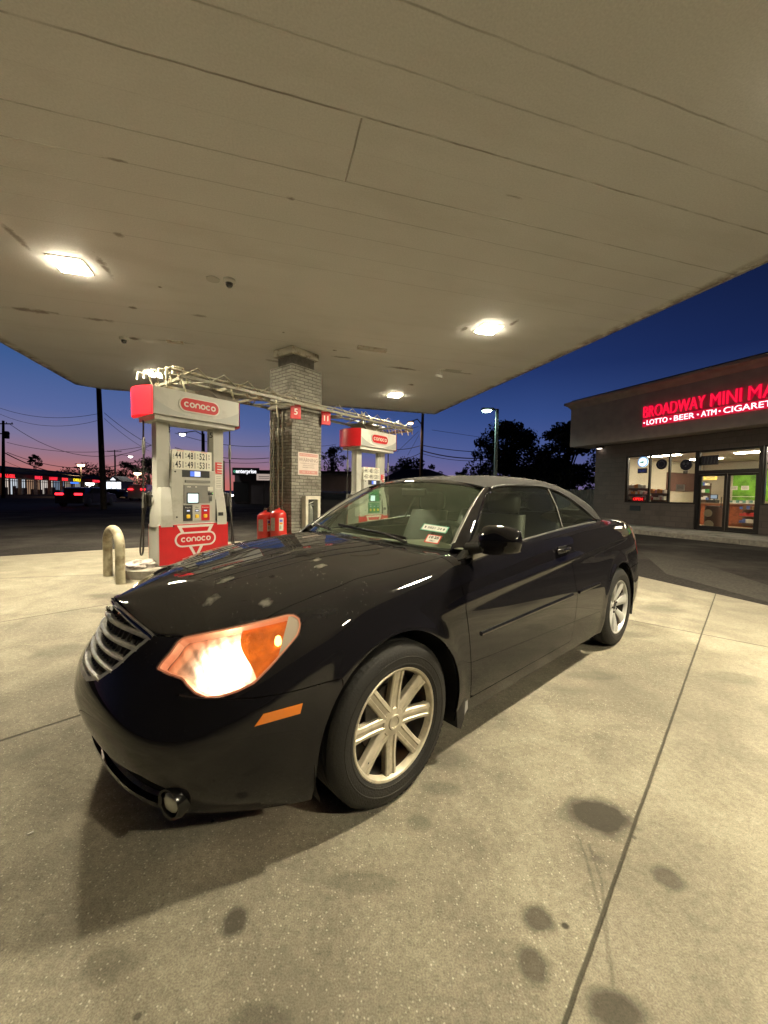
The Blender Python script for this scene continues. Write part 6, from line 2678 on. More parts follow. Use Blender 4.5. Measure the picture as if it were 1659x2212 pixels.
# barrel-shaped cooler just inside the door
t_ = shop_thing('drinks_barrel', 'brown barrel cooler with a round pale badge inside the door', 'cooler')
mb = MB()
mb.lathe([(0, .17), (.24, .17), (.27, .5), (.27, .9), (.25, 1.05), (0, 1.06)], c=(-.70, .62, 0), n=28)
mb.build('barrel', mat('barrel_brown', (.10, .045, .03), .45), t_, 50)
mb = MB()
mb.lathe([(0, 0), (.14, 0), (.14, .01), (0, .01)], c=(-.74, .335, .78), axis='y', n=24)
mb.lathe([(0, 0), (.16, 0), (.16, .01), (0, .01)], c=(-.70, .335, .36), axis='y', n=24)
mb.build('badge', mat('badge_cream', (.6, .5, .36), .5), t_)
# window graphics
def win_disc(name, lb, x, z, r, mats, kind):
    t_ = shop_thing(name, lb, 'window sign', 'round signs in the shop windows')
    mb = MB()
    mb.lathe([(0, 0), (r, 0), (r, .03), (0, .03)], c=(x, .17, z), axis='y', n=32, mi=0)
    mb.build('disc', mats[0], t_)
    mb = MB()
    if kind == 'lottery':
        mb.lathe([(r * .86, -.004), (r, -.006), (r, 0), (r * .86, 0)], c=(x, .168, z), axis='y', n=32, mi=0)
        mb.prism([(x - r * .75, z - .02), (x + r * .1, z - .05), (x + r * .2, z + r * .12), (x - r * .2, z + r * .10)], .160, .168, 'y', mi=1)
    elif kind == 'round':
        mb.lathe([(r * .55, -.004), (r * .65, -.004)], c=(x, .166, z), axis='y', n=32, mi=0)
    else:
        for dx, dz, rr in ((-.07, .05, .05), (.07, .05, .05), (0, -.05, .03)):
            mb.lathe([(0, -.004), (rr, -.004)], c=(x + dx, .166, z + dz), axis='y', n=16, mi=0)
        for k in range(4):
            mb.box((x - .06 + k * .04, .166, z - r - .07), (.028, .01, .12), mi=1)
    mb.build('emblem', mats[1:], t_)
win_disc('window_sign', 'glowing white and blue round sign in the leftmost pane', -3.17, 2.82, .22, [emis('lottery_glow', (.75, .95, 1), 2.6), emis('lottery_ring', (.05, .30, .9), 1.4), emis('lottery_teal', (.0, .35, .33), .8)], 'lottery')
win_disc('window_sign', 'dark round sign in the middle pane', -2.40, 2.68, .21, [PDARK, PMID], 'round')
win_disc('window_sign', 'dark skull-shaped sign in the third pane', -1.48, 2.60, .21, [PDARK, PMID, PDARK], 'skull')
mb = MB()
mb.box((-3.17, .17, 2.45), (.40, .03, .20), mi=0)
text_on(mb, 'PLAY', .15, (-3.17, .154, 2.40), (1, 0, 0), (0, 0, 1), .002, .002, mi=1)
o = mb.build('play_sign', [PDARK, emis('play_blue', (.08, .12, .5), .5)])
o.location, o.rotation_euler = SP, (0, 0, SR)
tag(o, 'dim blue PLAY sign under the glowing round sign', 'window sign')
mb = MB()
mb.box((-3.32, .20, 1.25), (.52, .04, .20), mi=0)
text_on(mb, 'OPEN', .165, (-3.32, .178, 1.195), (1, 0, 0), (0, 0, 1), .004, .002, mi=1)
o = mb.build('open_sign', [mat('open_back', (.12, .0, .0), .5, emit=(1, 0, 0), estr=.06), emis('open_red', (1, .02, .02), 3)])
o.location, o.rotation_euler = SP, (0, 0, SR)
tag(o, 'small red neon OPEN sign in the bottom of the left pane', 'window sign')
mb = MB()
mb.box((-.72, .17, 2.72), (.62, .02, .34), mi=0)
for k in range(5):
    mb.prism([(-.98 + k * .11, 2.60), (-.95 + k * .11, 2.60), (-.92 + k * .11, 2.84), (-.95 + k * .11, 2.84)], .150, .158, 'y', mi=1)
o = mb.build('transom_poster', [mat('smoky_poster', (.10, .095, .10), .6), PMID])
o.location, o.rotation_euler = SP, (0, 0, SR)
tag(o, 'smoky grey poster in the pane above the shop door', 'poster')
mb = MB()
mb.lathe([(.24, 0), (.26, 0)], c=(1.10, .165, 2.55), axis='y', n=28)
mb.box((1.10, .165, 2.50), (.34, .01, .05))
o = mb.build('oval_decal', PDARK)
o.location, o.rotation_euler = SP, (0, 0, SR)
tag(o, 'dark ring decal in the pane right of the shop door', 'decal')
mb = MB()
mb.box((-3.30, -.012, .86), (.46, .02, .22))
for k in range(5):
    mb.box((-3.30, -.026, .78 + k * .04), (.42, .012, .012))
o = mb.build('wall_vent', mat('vent_blue', (.018, .024, .032), .6))
o.location, o.rotation_euler = SP, (0, 0, SR)
tag(o, 'dark wall vent below the leftmost shop pane', 'vent')
mb = MB()
mb.box((1.32, .45, 1.75), (.12, .3, .5), mi=0)
o = mb.build('blue_display', emis('blue_cooler', (.05, .3, 1.0), 1.6))
o.location, o.rotation_euler = SP, (0, 0, SR)
tag(o, 'blue lit display at the picture edge right of the shop door', 'display')
# raised walk and kerb
mb = MB()
mb.box((-1.2, -1.17, .0775), (16.0, 2.33, .145))
mb.box((-1.2, .12, .0625), (16.0, .3, .12))
o = mb.build('sidewalk', KERB)
o.location, o.rotation_euler = SP, (0, 0, SR)
o['kind'] = 'structure'
mb = MB()
for k in range(10):
    mb.box((-8.4 + k * 1.82, -2.415, .075), (1.80, .15, .15))
o = mb.build('kerb', mat('kerb_edge', (.22, .20, .17), .85, noise=.3, nscale=10))
o.location, o.rotation_euler = SP, (0, 0, SR)
o['kind'] = 'structure'
# white gate post and pale fence panel beside the shop
M_ = Matrix.Translation(SP) @ Matrix.Rotation(SR, 4, 'Z')
t_ = thing('timber_fence', 'grey timber fence running back from the left of the shop', 'fence', SP, SR)
mb = MB()
for k in range(22):
    mb.bbox((-5.55 - k * .16, 1.4, .95), (.145, .03, 1.45 + .02 * (k % 3)), .004)
mb.build('boards', mat('fence_wood', (.10, .095, .085), .8, noise=.2, nscale=6), t_)
mb = MB()
mb.bbox((-5.75, 1.30, 1.15), (.16, .16, 2.0), .01)
mb.build('post', mat('post_white', (.42, .40, .37), .6), t_)
# ================================================================== BEYOND THE LOT
NIGHTLEAF = mat('leaf_dark', (.035, .045, .022), .7, noise=.4, nscale=1.5)
BARK = mat('bark', (.05, .042, .035), .9)


def make_tree(name, lb, x, y, h, rad, nclump, leaves, group='trees beyond the lot', trunk=.3, low=.25, seed=1, leaf=.30):
    rnd = random.Random(seed)
    t_ = thing(name, lb, 'tree', (x, y, 0), 0, group)
    tr = MB()
    tr.tube([(0, 0, 0), (.1, 0, h * .25), (-.1, .1, h * .5), (.05, 0, h * .78)], [trunk, trunk * .8, trunk * .55, trunk * .15], 8)
    cl = []
    for k in range(nclump):
        a = rnd.uniform(0, 2 * PI)
        f = rnd.random() ** .6
        zz = low + (1 - low) * rnd.random()
        env = math.sin(PI * min(1, max(.08, (zz - low) / (1 - low) * .80 + .16))) ** .7
        r_ = rad * env * f
        cl.append((r_ * math.cos(a), r_ * math.sin(a), h * zz * .94, rad * rnd.uniform(.16, .30)))
        if k % 4 == 0:
            tr.tube([(0, 0, h * (.25 + .4 * rnd.random())), (cl[-1][0] * .5, cl[-1][1] * .5, cl[-1][2] * .85), cl[-1][:3]], [trunk * .3, trunk * .18, .03], 5)
    tr.build('trunk', BARK, t_, 60)
    lf = MB()
    per = leaves // nclump
    for (cx, cy, cz, cr) in cl:
        for _ in range(per):
            a = rnd.gauss(0, 1), rnd.gauss(0, 1), rnd.gauss(0, .8)
            n_ = math.sqrt(sum(q * q for q in a)) + 1e-6
            rr = cr * rnd.random() ** .4
            c = Vector((cx + a[0] / n_ * rr, cy + a[1] / n_ * rr, max(.3, cz + a[2] / n_ * rr * .8)))
            s_ = leaf * rnd.uniform(.5, 1.1)
            d1 = Vector((rnd.uniform(-1, 1), rnd.uniform(-1, 1), rnd.uniform(-1, 1))).normalized()
            d2 = d1.cross(Vector((rnd.uniform(-1, 1), rnd.uniform(-1, 1), rnd.uniform(-1, 1)))).normalized()
            lf.add([c - d1 * s_ * .5, c + d2 * s_ * .28, c + d1 * s_ * .5, c - d2 * s_ * .28], [(0, 1, 2, 3)])
    me = bpy.data.meshes.new('crown')
    me.from_pydata([tuple(p) for p in lf.v], [], lf.f)
    me.materials.append(NIGHTLEAF)
    o = bpy.data.objects.new('crown', me)
    COL.objects.link(o)
    o.parent = t_
    return t_


def X(px, Y, py=1060):
    return at(px, py, Y).x


make_tree('broad_tree', 'large dark tree behind the street lamp, tallest on the skyline', X(1092, 45), 45, 9.7, 4.4, 110, 15500, seed=2, low=.10, leaf=.42)
make_tree('broad_tree', 'dark tree behind the left end of the shop fascia', X(1222, 36), 36, 8.2, 3.2, 85, 11500, seed=3, low=.05, leaf=.38)
make_tree('broad_tree', 'dark tree low behind the shop corner and fence', X(1180, 40), 40, 5.2, 3.4, 80, 9500, seed=4, low=.02, leaf=.4)
make_tree('broad_tree', 'thin dark tree between the pillar and the second pump', X(718, 48), 48, 7.0, 2.6, 34, 1900, seed=5, low=.2, leaf=.34)
make_tree('broad_tree', 'rounded dark tree seen through the second pump frame', X(880, 52), 52, 6.2, 3.4, 50, 3500, seed=6, low=.1, leaf=.38)
make_tree('broad_tree', 'bushy dark tree right of the second pump', X(925, 50), 50, 5.0, 2.2, 34, 2600, seed=7, low=.1, leaf=.36)
make_tree('broad_tree', 'small dark tree at the end of the hipped roof', X(1000, 55), 55, 4.9, 1.9, 26, 1500, seed=8, low=.1, leaf=.32)
make_tree('broad_tree', 'rounded dark tree beyond the white van', X(272, 100), 100, 8.2, 4.6, 40, 2800, seed=9, low=.02, leaf=.6)
make_tree('broad_tree', 'wide dark tree behind the thick utility pole', X(195, 112), 112, 7.6, 9.0, 50, 3400, seed=10, low=.02, leaf=.7)
make_tree('broad_tree', 'dark tree peeping behind the first pump column', X(322, 95), 95, 9.0, 4.5, 40, 2800, seed=12, low=.02, leaf=.6)
make_tree('broad_tree', 'small wind-bent tree above the strip mall roof', X(77, 118), 118, 11.6, 2.2, 22, 900, seed=13, low=.72, leaf=.55)


def slab(px0, px1, Y, z0, z1, depth=6):
    a, b = X(px0, Y), X(px1, Y)
    return a, b


# dark flat-roofed building with the car-hire sign
def flat_building(name, lb, px0, px1, Y, h, depth, mt, roofm=None, group='buildings across the road'):
    a, b = X(px0, Y), X(px1, Y)
    t_ = thing(name, lb, 'building', ((a + b) / 2, Y, 0), 0, group)
    mb = MB()
    mb.box((0, depth / 2, h / 2), (b - a, depth, h))
    mb.build('wall', mt, t_)
    mb = MB()
    mb.box((0, depth / 2 - .06, h + .10), (b - a + .3, depth + .36, .20))
    mb.build('roof', roofm or mat('roof_dark', (.02, .018, .02), .8), t_)
    return t_, a, b


DW = mat('dim_wall', (.13, .115, .13), .8, noise=.15, nscale=1)
DW2 = mat('dim_wall_pale', (.20, .18, .22), .8, noise=.12, nscale=1)
bl, a, b = flat_building('hire_office', 'dark flat office with a lit white name sign on its corner', 507, 640, 42, 3.35, 9, DW)
mb = MB()
mb.box((-2.55, -.06, 1.25), (1.6, .05, 2.1), mi=0)
mb.build('door', PDARK, bl)
t_ = thing('lit_sign', 'black box sign with lit white lettering and a green swirl on the dark office', 'sign', ((a + b) / 2, 42, 0), 0)
sx0 = X(503, 41.6) - (a + b) / 2
mb = MB()
mb.box((sx0 + 1.35, -.36, 3.36), (2.75, .22, .78))
mb.build('box', PDARK, t_)
mb = MB()
V, Fc = text_geo('enterprise', .5, .01, .012, 'LEFT')
k = 2.15 / (max(p.x for p in V))
mb.add([Vector((sx0 + .32 + p.x * k, -.48 - p.z, 3.20 + p.y * 1.15)) for p in V], Fc)
mb.build('lettering', emis('sign_letters', (.95, .95, 1), 1.3), t_)
mb = MB()
for rr in (.07, .12):
    ribbon(mb, arc(0, 0, rr, 20, 330), .03, (sx0 + .22, -.475, 3.36), (1, 0, 0), (0, 0, 1), .01)
mb.build('swirl', emis('sign_green', (.15, .7, .4), .8), t_)
t_ = thing('lit_sign', 'small pale box sign half hidden by the left edge of the pillar', 'sign', (X(570, 38), 38, 0))
mb = MB()
mb.bbox((0, 0, 2.68), (1.35, .2, .60), .02)
mb.build('box', mat('pale_lit_sign', (.6, .55, .5), .5, emit=(1, .78, .68), estr=.42), t_)
mb = MB()
for k in range(2):
    mb.box((.05, -.105, 2.74 - k * .16), (1.0, .01, .05))
mb.build('lines', mat('sign_brown', (.25, .14, .1), .6), t_)
mb = MB()
mb.tube([(0, .0, 0), (0, 0, 2.38)], .05, 8)
mb.build('post', PDARK, t_)
bl, a, b = flat_building('low_warehouse', 'dim lilac flat warehouse between the pillar and the second pump', 655, 812, 38, 3.15, 12, DW2)
# hipped-roof house
a, b = X(812, 44), X(1005, 44)
t_ = thing('hipped_house', 'dark house with a long hipped roof beyond the second pump', 'house', ((a + b) / 2, 44, 0), 0, 'buildings across the road')
mb = MB()
w = (b - a)
mb.box((0, 4, 1.3), (w, 8, 2.6))
mb.build('wall', DW, t_)
mb = MB()
o_ = w / 2 + .3
rz = 4.3
mb.add([(-o_, -.4, 2.55), (o_, -.4, 2.55), (o_, 8.4, 2.55), (-o_, 8.4, 2.55), (-o_ * .35, 4, rz), (o_ * .25, 4, rz)], [(0, 1, 5, 4), (1, 2, 5), (2, 3, 4, 5), (3, 0, 4), (0, 3, 2, 1)])
mb.build('roof', mat('roof_dark', (.02, .018, .02), .8), t_)

# strip mall
MA, MZ = Vector((X(-30, 66), 66, 0)), Vector((X(250, 122), 122, 0))
ml = (MZ - MA).length
t_ = thing('strip_mall', 'long low row of lit shops under a dark roof at the far left', 'shops', MA, math.atan2(MZ.y - MA.y, MZ.x - MA.x), 'buildings across the road')
mb = MB()
mb.box((ml / 2, 6, 4.0), (ml, 12, 1.7))
mb.box((ml / 2, 9, 1.6), (ml, 6, 3.2))
mb.build('fascia', mat('mall_fascia', (.10, .085, .08), .8), t_)
mb = MB()
mb.add([(-1, -1.2, 3.9), (ml + 1, -1.2, 3.9), (ml + 1, 6, 5.6), (-1, 6, 5.6), (-1, -1.2, 3.75), (ml + 1, -1.2, 3.75)], [(0, 1, 2, 3), (0, 4, 5, 1)])
mb.build('roof', mat('mall_roof', (.025, .02, .022), .8), t_)
nb = 11
bw = ml / nb
shade = [(1, .86, .72), (1, .92, .85), (.9, .95, 1), (1, .78, .62), (1, .95, .9), (.75, .85, 1), (1, .9, .8), (.95, .97, 1), (1, .9, .75), (1, .95, .9), (1, 1, 1)]
rnd = random.Random(4)
FURN = mat('shop_silhouette', (.05, .035, .03), .7)
for k in range(nb):
    mb = MB()
    x0 = k * bw
    mb.box((x0 + bw / 2, 2.2, 1.5), (bw * .86, .05, 2.9))
    st = emis('shopfront_%d' % k, tuple(c * c for c in shade[k]), rnd.uniform(.30, .75))
    w_ = mb.build('shop_window', st, t_)
    mb = MB()
    for j in range(7):
        mb.box((x0 + bw * (.10 + .13 * j), 2.0, 1.45), (.10, .10, 2.9))
    for j in range(5):
        ww, hh = rnd.uniform(.4, 1.3), rnd.uniform(.5, 1.9)
        mb.box((x0 + bw * rnd.uniform(.12, .88), 1.9, hh / 2), (ww, .3, hh))
    mb.box((x0 + bw / 2, 2.1, 2.6), (bw, .08, .12))
    mb.build('mullions', FURN, w_)
    mb = MB()
    mb.box((x0, .6, 1.55), (.35, .5, 3.2))
    mb.build('pier', mat('mall_pier', (.35, .28, .22), .8), t_)
SGN = [(0, 'PIZZA & GRILL', (1, .03, .04), 4.3), (2, 'NAILS', (1, .03, .06), 2.6), (3, 'LAUNDRY', (.8, .02, .04), 3.4), (4, 'SALON', (1, .04, .05), 2.6), (5, 'DELI', (1, .75, .02), 3.6), (7, 'LIQUORS', (1, .03, .06), 5.2), (8, 'CELLULAR', (1, .75, .05), 3.0)]
for k, (slot, tx, col_, wd) in enumerate(SGN):
    V, Fc = text_geo(tx, 1.0, .03, .03, 'LEFT')
    kk = wd / max(p.x for p in V)
    mb = MB()
    mb.add([Vector((slot * bw + 1.2 + p.x * kk, -1.25 - p.z, 3.05 + p.y * .85)) for p in V], Fc)
    mb.build('shop_letters', emis('mall_sign_%d' % k, col_, 1.5), t_)
mb = MB()
mb.box((5.5 * bw, -.9, 2.65), (3.8, .1, .35))
mb.build('shop_letters', emis('mall_blue', (.05, .2, 1), 1.6), t_)
# bright white gabled shop front and floodlight
t_ = thing('gabled_kiosk', 'small brightly lit white front with a pointed gable behind the thick pole', 'kiosk', (X(246, 84), 84, 0), 0, 'buildings across the road')
mb = MB()
mb.box((0, 2, 1.5), (3.2, 4, 3.0))
mb.build('wall', mat('kiosk_wall', (.5, .5, .5), .7), t_)
mb = MB()
mb.add([(-1.9, -.2, 3.0), (1.9, -.2, 3.0), (0, -.2, 4.1), (-1.9, 4.2, 3.0), (1.9, 4.2, 3.0), (0, 4.2, 4.1)], [(0, 1, 2), (3, 5, 4), (0, 2, 5, 3), (1, 4, 5, 2)])
mb.build('roof', mat('roof_dark', (.02, .018, .02), .8), t_)
mb = MB()
for x_ in (-1.05, 0, 1.05):
    mb.box((x_, -.05, 1.55), (.85, .06, 2.5))
mb.prism([(-.6, 3.2), (.6, 3.2), (0, 3.75)], -.26, -.22, 'y')
mb.build('lit_front', emis('kiosk_white', (.85, .92, 1), 1.9), t_)


def lamp_on_pole(name, lb, px, py, Y, glow, size=.5, pole=True, arm=0, group='street lamps across the road', strength=12):
    p = at(px, py, Y)
    t_ = thing(name, lb, 'street lamp', (p.x, Y, 0), 0, group)
    mb = MB()
    mb.tube([(arm, 0, 0), (arm, 0, p.z + .1)], [.11, .07], 8)
    if arm:
        mb.tube([(arm, 0, p.z - .1), (arm * .6, 0, p.z + .35), (0, 0, p.z + .12)], .05, 6)
    mb.build('pole', mat('pole_dark', (.035, .03, .03), .7), t_, 60)
    mb = MB()
    mb.bbox((0, 0, p.z + .09), (size * 1.3, size * .8, .12), .03)
    mb.build('head', MATS['pole_dark'], t_)
    mb = MB()
    mb.lathe([(size * .5, p.z + .03), (size * .42, p.z - size * .22), (0, p.z - size * .34)], n=14)
    mb.build('lens', emis('lens_' + glow[0], glow[1], strength), t_, 60)
    ld = bpy.data.lights.new('street_lamp_light', 'SPOT')
    ld.energy = 1500 * size
    ld.color = glow[1]
    ld.spot_size = R(150)
    ld.spot_blend = .7
    ld.shadow_soft_size = .3
    lo = bpy.data.objects.new('lamp_light', ld)
    COL.objects.link(lo)
    lo.parent = t_
    lo.location = (0, -.1, p.z - size * .4)
    return t_


OR, WH = ('orange', (1, .62, .32)), ('white', (1, .95, .88))
lamp_on_pole('street_lamp', 'warm glowing lamp above the strip mall signs', 175, 1004, 62, OR, 1.0)
lamp_on_pole('street_lamp', 'warm glowing lamp above the white van', 297, 1022, 66, OR, 1.1)
lamp_on_pole('street_lamp', 'white cobra lamp on a curved arm over the dead tree line', 282, 986, 90, WH, .9, arm=-3.4)
lamp_on_pole('street_lamp', 'white cobra lamp framed between the columns of the first pump', 394, 938, 40, WH, .55, arm=2.15, strength=9)
lamp_on_pole('street_lamp', 'warm lamp at the right end of the pipe rack', 887, 914, 34.5, OR, .42, arm=.95, strength=14)
lamp_on_pole('street_lamp', 'very bright floodlight at the end of the strip mall', 194, 1044, 80, WH, 1.5, strength=22)

# the shop car park lamp: square head on a pale green-lit pole
YL = 21.0
p = at(1074, 886, YL)
t_ = thing('car_park_lamp', 'square-headed lamp on a tall pole rising behind the car roof', 'street lamp', (p.x, YL, 0))
mb = MB()
mb.box((0, 0, p.z / 2), (.14, .14, p.z + .1))
mb.build('pole', mat('lamp_pole_green_lit', (.16, .20, .19), .5), t_)  # the lamp's greenish light is put into the pole colour
mb = MB()
mb.bbox((-.50, 0, p.z + .03), (.62, .34, .13), .03)
mb.box((-.12, 0, p.z + .03), (.18, .07, .07))
mb.build('head', mat('lamp_head_dark', (.06, .07, .07), .5), t_)
mb = MB()
mb.lathe([(.25, 0), (.20, -.06), (.0, -.085)], c=(-.53, 0, p.z - .033), n=18)
mb.build('lens', emis('greenish_lens', (.72, 1.0, .82), 26), t_, 60)
ld = bpy.data.lights.new('car_park_lamp_light', 'SPOT')
ld.energy = 420
ld.color = (.70, 1.0, .85)
ld.spot_size = R(150)
ld.spot_blend = .6
ld.shadow_soft_size = .18
lo_ = bpy.data.objects.new('lamp_light', ld)
COL.objects.link(lo_)
lo_.parent = t_
lo_.location = (-.53, 0, p.z - .18)

# ---- utility poles
POLE = mat('timber_pole', (.045, .036, .032), .9, noise=.3, nscale=6)
PTOP = {}


def upole(key, lb, px, Y, h, r_=.15, arms=(), trans=False, lean=0.0, steps=False):
    x_ = X(px, Y)
    t_ = thing('utility_pole', lb, 'utility pole', (x_, Y, 0), 0, 'utility poles')
    mb = MB()
    mb.tube([(0, 0, 0), (lean * .5, 0, h * .5), (lean, 0, h)], [r_, r_ * .85, r_ * .65], 10)
    mb.build('pole', POLE, t_, 60)
    for z_, w_ in arms:
        mb = MB()
        mb.box((lean * z_ / h, -.12, z_), (w_, .10, .12))
        for f in (-.46, -.2, .2, .46):
            mb.tube([(lean + w_ * f, -.12, z_ + .05), (lean + w_ * f, -.12, z_ + .22)], .04, 6)
        mb.build('crossarm', POLE, t_)
    if trans:
        for s_ in (-1, 1):
            mb = MB()
            mb.lathe([(0, -.45), (.26, -.45), (.28, -.3), (.28, .35), (.2, .45), (0, .45)], c=(s_ * .62, 0, h - 1.75), n=14)
            mb.build('transformer', mat('transformer_grey', (.06, .06, .065), .6), t_, 40)
        mb = MB()
        mb.box((0, 0, h - 1.6), (2.0, .12, .12))
        mb.build('crossarm', POLE, t_)
    PTOP[key] = (x_, Y, h, lean)
    return t_


upole('A', 'pole with two transformers and a crossarm at the left edge', 7, 50, 9.6, .20, ((9.2, 2.6),), True, lean=.25)
upole('B', 'thick dark utility pole rising past the corner of the canopy', 224, 26, 10.5, .19, (), False, lean=-.28)
upole('C', 'thin distant pole with one crossarm between thick pole and pump', 249, 95, 10.6, .17, ((10.2, 3.4),))
upole('D', 'pole seen beside the right column of the first pump', 438, 40, 8.9, .13, ((8.4, 1.6),))
upole('E', 'dark utility pole under the far right corner of the canopy', 908, 35, 10.2, .16, ((9.4, 1.5),), lean=.1)
upole('G', 'distant pole just right of the first pump hose', 484, 52, 5.2, .12)

WIRE = mat('cable_black', (.015, .015, .018), .7)
nwire = 0


def wire(a, b, sag, r_=.018, lb=None):
    global nwire
    A, B = at(*a), at(*b)
    pts = []
    for k in range(17):
        f = k / 16
        p_ = A * (1 - f) + B * f
        p_.z -= sag * 4 * f * (1 - f)
        pts.append(p_)
    mb = MB()
    mb.tube(pts, r_, 5)
    o = mb.build('overhead_cable', WIRE, None, 60)
    tag(o, lb, 'cable', 'overhead cables')


C4 = lambda x, y: ((x * .3376) * .5486, (1600 + y * .3376) * .5486)
wire((*C4(120, 212), 50), (*C4(1800, 440), 50), 2.6, .030, 'cable from the top of the transformer pole, sagging behind the thick pole')
wire((*C4(80, 420), 50), (*C4(1760, 452), 46), 1.0, .026, 'middle cable crossing just below the blue part of the sky at left')
wire((*C4(80, 535), 50), (*C4(1760, 600), 48), 1.6, .035, 'cable in the pink sky that passes the thick pole at mid height')
wire((*C4(60, 545), 50), (*C4(1345, 735), 70), 1.9, .060, 'thick bundled cable running down to the thin distant pole')
wire((*C4(80, 560), 50), (*C4(1780, 650), 48), 2.1, .028, 'thin cable under the pair that crosses the thick pole')
wire((*C4(60, 640), 50), (*C4(1180, 790), 60), 1.2, .022, 'lowest faint cable over the strip mall roof')
wire((*C4(-200, -60), 30), (*C4(1195, 75), 26), .7, .014, 'upper cable from the left edge to the thick pole')
wire((*C4(-200, -10), 30), (*C4(1195, 150), 26), .9, .012, 'second cable from the left edge to the thick pole')
wire((*C4(1215, 75), 26), (*C4(1760, 450), 30), .15, .016, 'steep cable from the thick pole down behind the first pump')
wire((*C4(1215, 140), 26), (*C4(1740, 520), 30), .15, .012, 'lower steep cable from the thick pole towards the first pump')
C2 = lambda x, y: ((900 + x * .6028) * .5486, (1250 + y * .6028) * .5486)
wire((*C2(-350, 755), 42), (*C2(265, 840), 42), .5, .026, 'upper cable between the first pump and the pillar')
wire((*C2(-350, 850), 42), (*C2(265, 918), 42), .5, .034, 'thicker cable with a splice between the first pump and the pillar')
wire((*C2(-350, 880), 42), (*C2(265, 945), 42), .5, .022, 'lowest cable between the first pump and the pillar')
wire((*C2(600, 840), 40), (*C2(705, 826), 40), .05, .016, 'short faint cable right of the pillar')
wire((*C2(1265, 835), 35), (*C2(1720, 880), 35), .15, .030, 'upper cable right of the pole under the canopy corner')
wire((*C2(1265, 870), 35), (*C2(1720, 915), 35), .3, .045, 'thick cable with splice boxes right of the pole under the canopy corner')
wire((*C2(1265, 890), 35), (*C2(1720, 930), 35), .3, .022, 'thin lower cable right of the pole under the canopy corner')
wire((*C2(1100, 862), 38), (*C2(1260, 835), 35), .1, .028, 'cable from the second pump up to the pole under the canopy corner')
wire((*C2(1100, 880), 38), (*C2(1240, 745), 35), .0, .016, 'first diagonal guy cable left of the pole under the canopy corner')
wire((*C2(1170, 900), 38), (*C2(1245, 765), 35), .0, .014, 'second diagonal guy cable left of the pole under the canopy corner')
wire((*C2(1105, 925), 38), (*C2(1255, 885), 35), .15, .026, 'low sagging cable from behind the second pump to the same pole')
wire((*C2(1330, 735), 36), (*C2(1700, 790), 40), .0, .016, 'single high cable against the blue sky right of the canopy corner')
wire((*C2(1050, 755), 36), (*C2(1240, 712), 35), .05, .016, 'cable above the second pump header running to the pole')

# ---- parked and moving cars, small in the picture
CARD = mat('far_car_dark', (.02, .02, .024), .25, coat=.6)
CARW = mat('far_car_white', (.45, .42, .40), .35, coat=.4)
GLSD = mat('far_car_glass', (.01, .012, .016), .08, coat=.8)
TAILE = emis('tail_lamp_red', (1.0, .02, .03), 5)


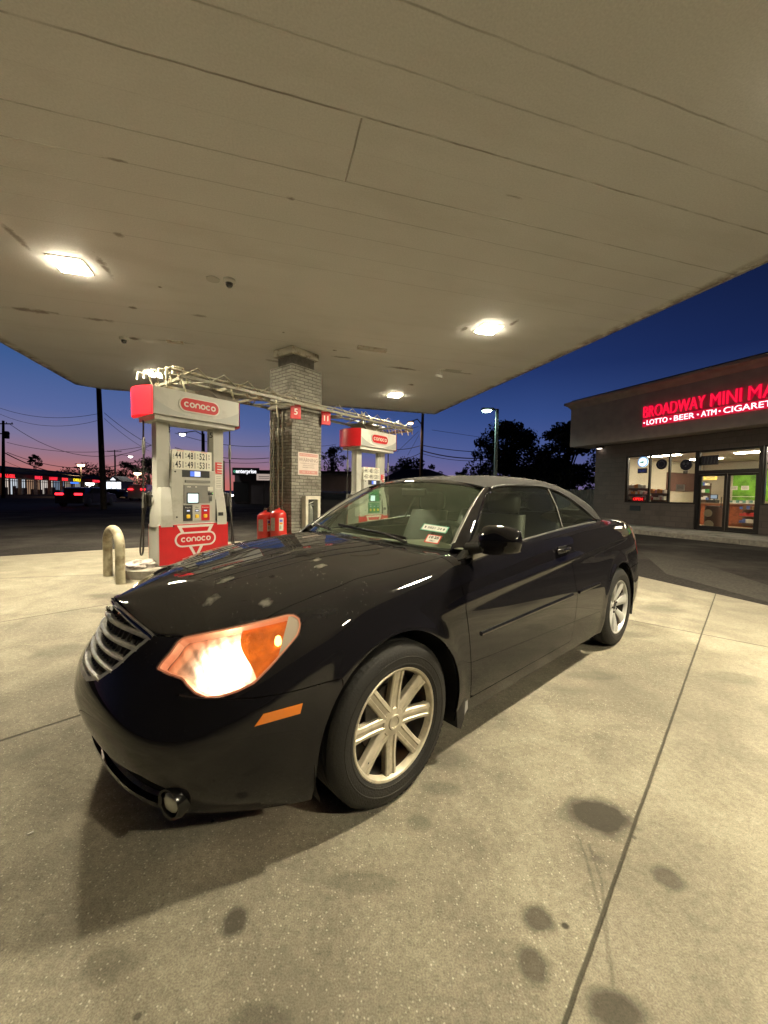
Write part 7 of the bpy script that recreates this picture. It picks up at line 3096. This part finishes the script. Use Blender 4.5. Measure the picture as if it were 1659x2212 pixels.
def far_car(name, lb, x_, y_, rz, L_, W_, H_, mt, prof, lights=True, cat='car', tail_z=.85):
    t_ = thing(name, lb, cat, (x_, y_, 0), rz, 'cars across the road')
    mb = MB()
    rows = []
    for s_ in (-1, -.94, .94, 1):
        k = 1.0 if abs(s_) < .95 else .93
        rows.append([((p[0] - .5) * L_ * (1 if k == 1 else .985), s_ * W_ / 2, .18 + (p[1] - 0) * (H_ - .18) * (1 if k == 1 else .97)) for p in prof])
    mb.grid(rows)
    mb.add(rows[0], [tuple(range(len(prof)))])
    mb.add(rows[-1], [tuple(range(len(prof)))])
    bd = mb.build('body', mt, t_, 40)
    mb = MB()
    top = [p for p in prof if p[1] > .62]
    x0_, x1_ = min(p[0] for p in top), max(p[0] for p in top)
    gp = [(x0_ + .03, .64), (x0_ + .10, .93), (x1_ - .12, .93), (x1_ - .03, .64)]
    for s_ in (-1, 1):
        mb.prism([((p[0] - .5) * L_, .18 + p[1] * (H_ - .18)) for p in gp], s_ * (W_ / 2 + .002), s_ * (W_ / 2 + .008), 'y')
    mb.build('side_windows', GLSD, t_)
    mb = MB()
    mb.box((-L_ * .5 + (x0_) * L_ + .02, 0, .18 + .78 * (H_ - .18)), (.10, W_ * .74, .24 * H_))
    mb.build('rear_window', GLSD, t_)
    for fx_ in (.17, .81):
        for s_ in (-1, 1):
            mb = MB()
            mb.lathe([(0, s_ * .02), (.2, s_ * .02), (.32, s_ * .0), (.33, s_ * -.2), (0, s_ * -.2)], c=((fx_ - .5) * L_, s_ * W_ / 2, .33), axis='y', n=18)
            mb.build('wheel', RUB, t_, 40)
    if lights:
        for s_ in (-1, 1):
            mb = MB()
            mb.bbox((-L_ / 2 + .02, s_ * (W_ / 2 - .30), tail_z), (.10, .52, .15), .03)
            mb.build('tail_light', TAILE, t_)
    return t_


SED = [(0, .05), (0, .52), (.02, .62), (.14, .66), (.26, .97), (.55, 1.0), (.72, .68), (.97, .56), (1, .40), (1, .05)]
SUV = [(0, .05), (0, .50), (.01, .60), (.05, .97), (.60, 1.0), (.74, .66), (.97, .58), (1, .45), (1, .05)]
HAT = [(0, .05), (0, .5), (.04, .70), (.16, .97), (.55, 1.0), (.74, .66), (.98, .5), (1, .05)]
far_car('far_car', 'dark saloon car with two glowing red tail lights on the road', X(190, 31), 31.0, R(98), 4.7, 1.85, 1.45, CARD, SED, tail_z=.92)
far_car('white_van', 'white van seen from behind with red tail lights, left of the first pump', X(310, 50), 50, R(104), 4.8, 1.95, 1.95, CARW, SUV, cat='van', tail_z=1.35)
far_car('far_car', 'dark car parked left of the white van', X(246, 60), 60, R(170), 4.4, 1.8, 1.4, CARD, SED, lights=False)
far_car('far_car', 'dark car half hidden right of the brick pillar', X(714, 21), 21, R(168), 4.5, 1.8, 1.38, CARD, HAT, lights=False)
far_car('far_car', 'second dark car behind the one by the pillar', X(758, 25), 25, R(172), 4.5, 1.8, 1.42, CARD, SED, lights=False)
# headlights of oncoming traffic seen between pump and office
t_ = thing('oncoming_car', 'small oncoming car with white headlights between pump and dark office', 'car', (X(492, 60), 60, 0), R(-70), 'cars across the road')
mb = MB()
rows = [[((p[0] - .5) * 4.4, s_ * .88, .18 + p[1] * 1.2) for p in SED] for s_ in (-1, 1)]
mb.grid(rows)
mb.add(rows[0], [tuple(range(len(SED)))])
mb.add(rows[1], [tuple(range(len(SED)))])
mb.build('body', CARD, t_, 40)
for s_ in (-1, 1):
    mb = MB()
    mb.bbox((2.2, s_ * .62, .68), (.10, .34, .2), .03)
    mb.build('headlight', emis('far_headlight', (1, .92, .85), 14), t_)
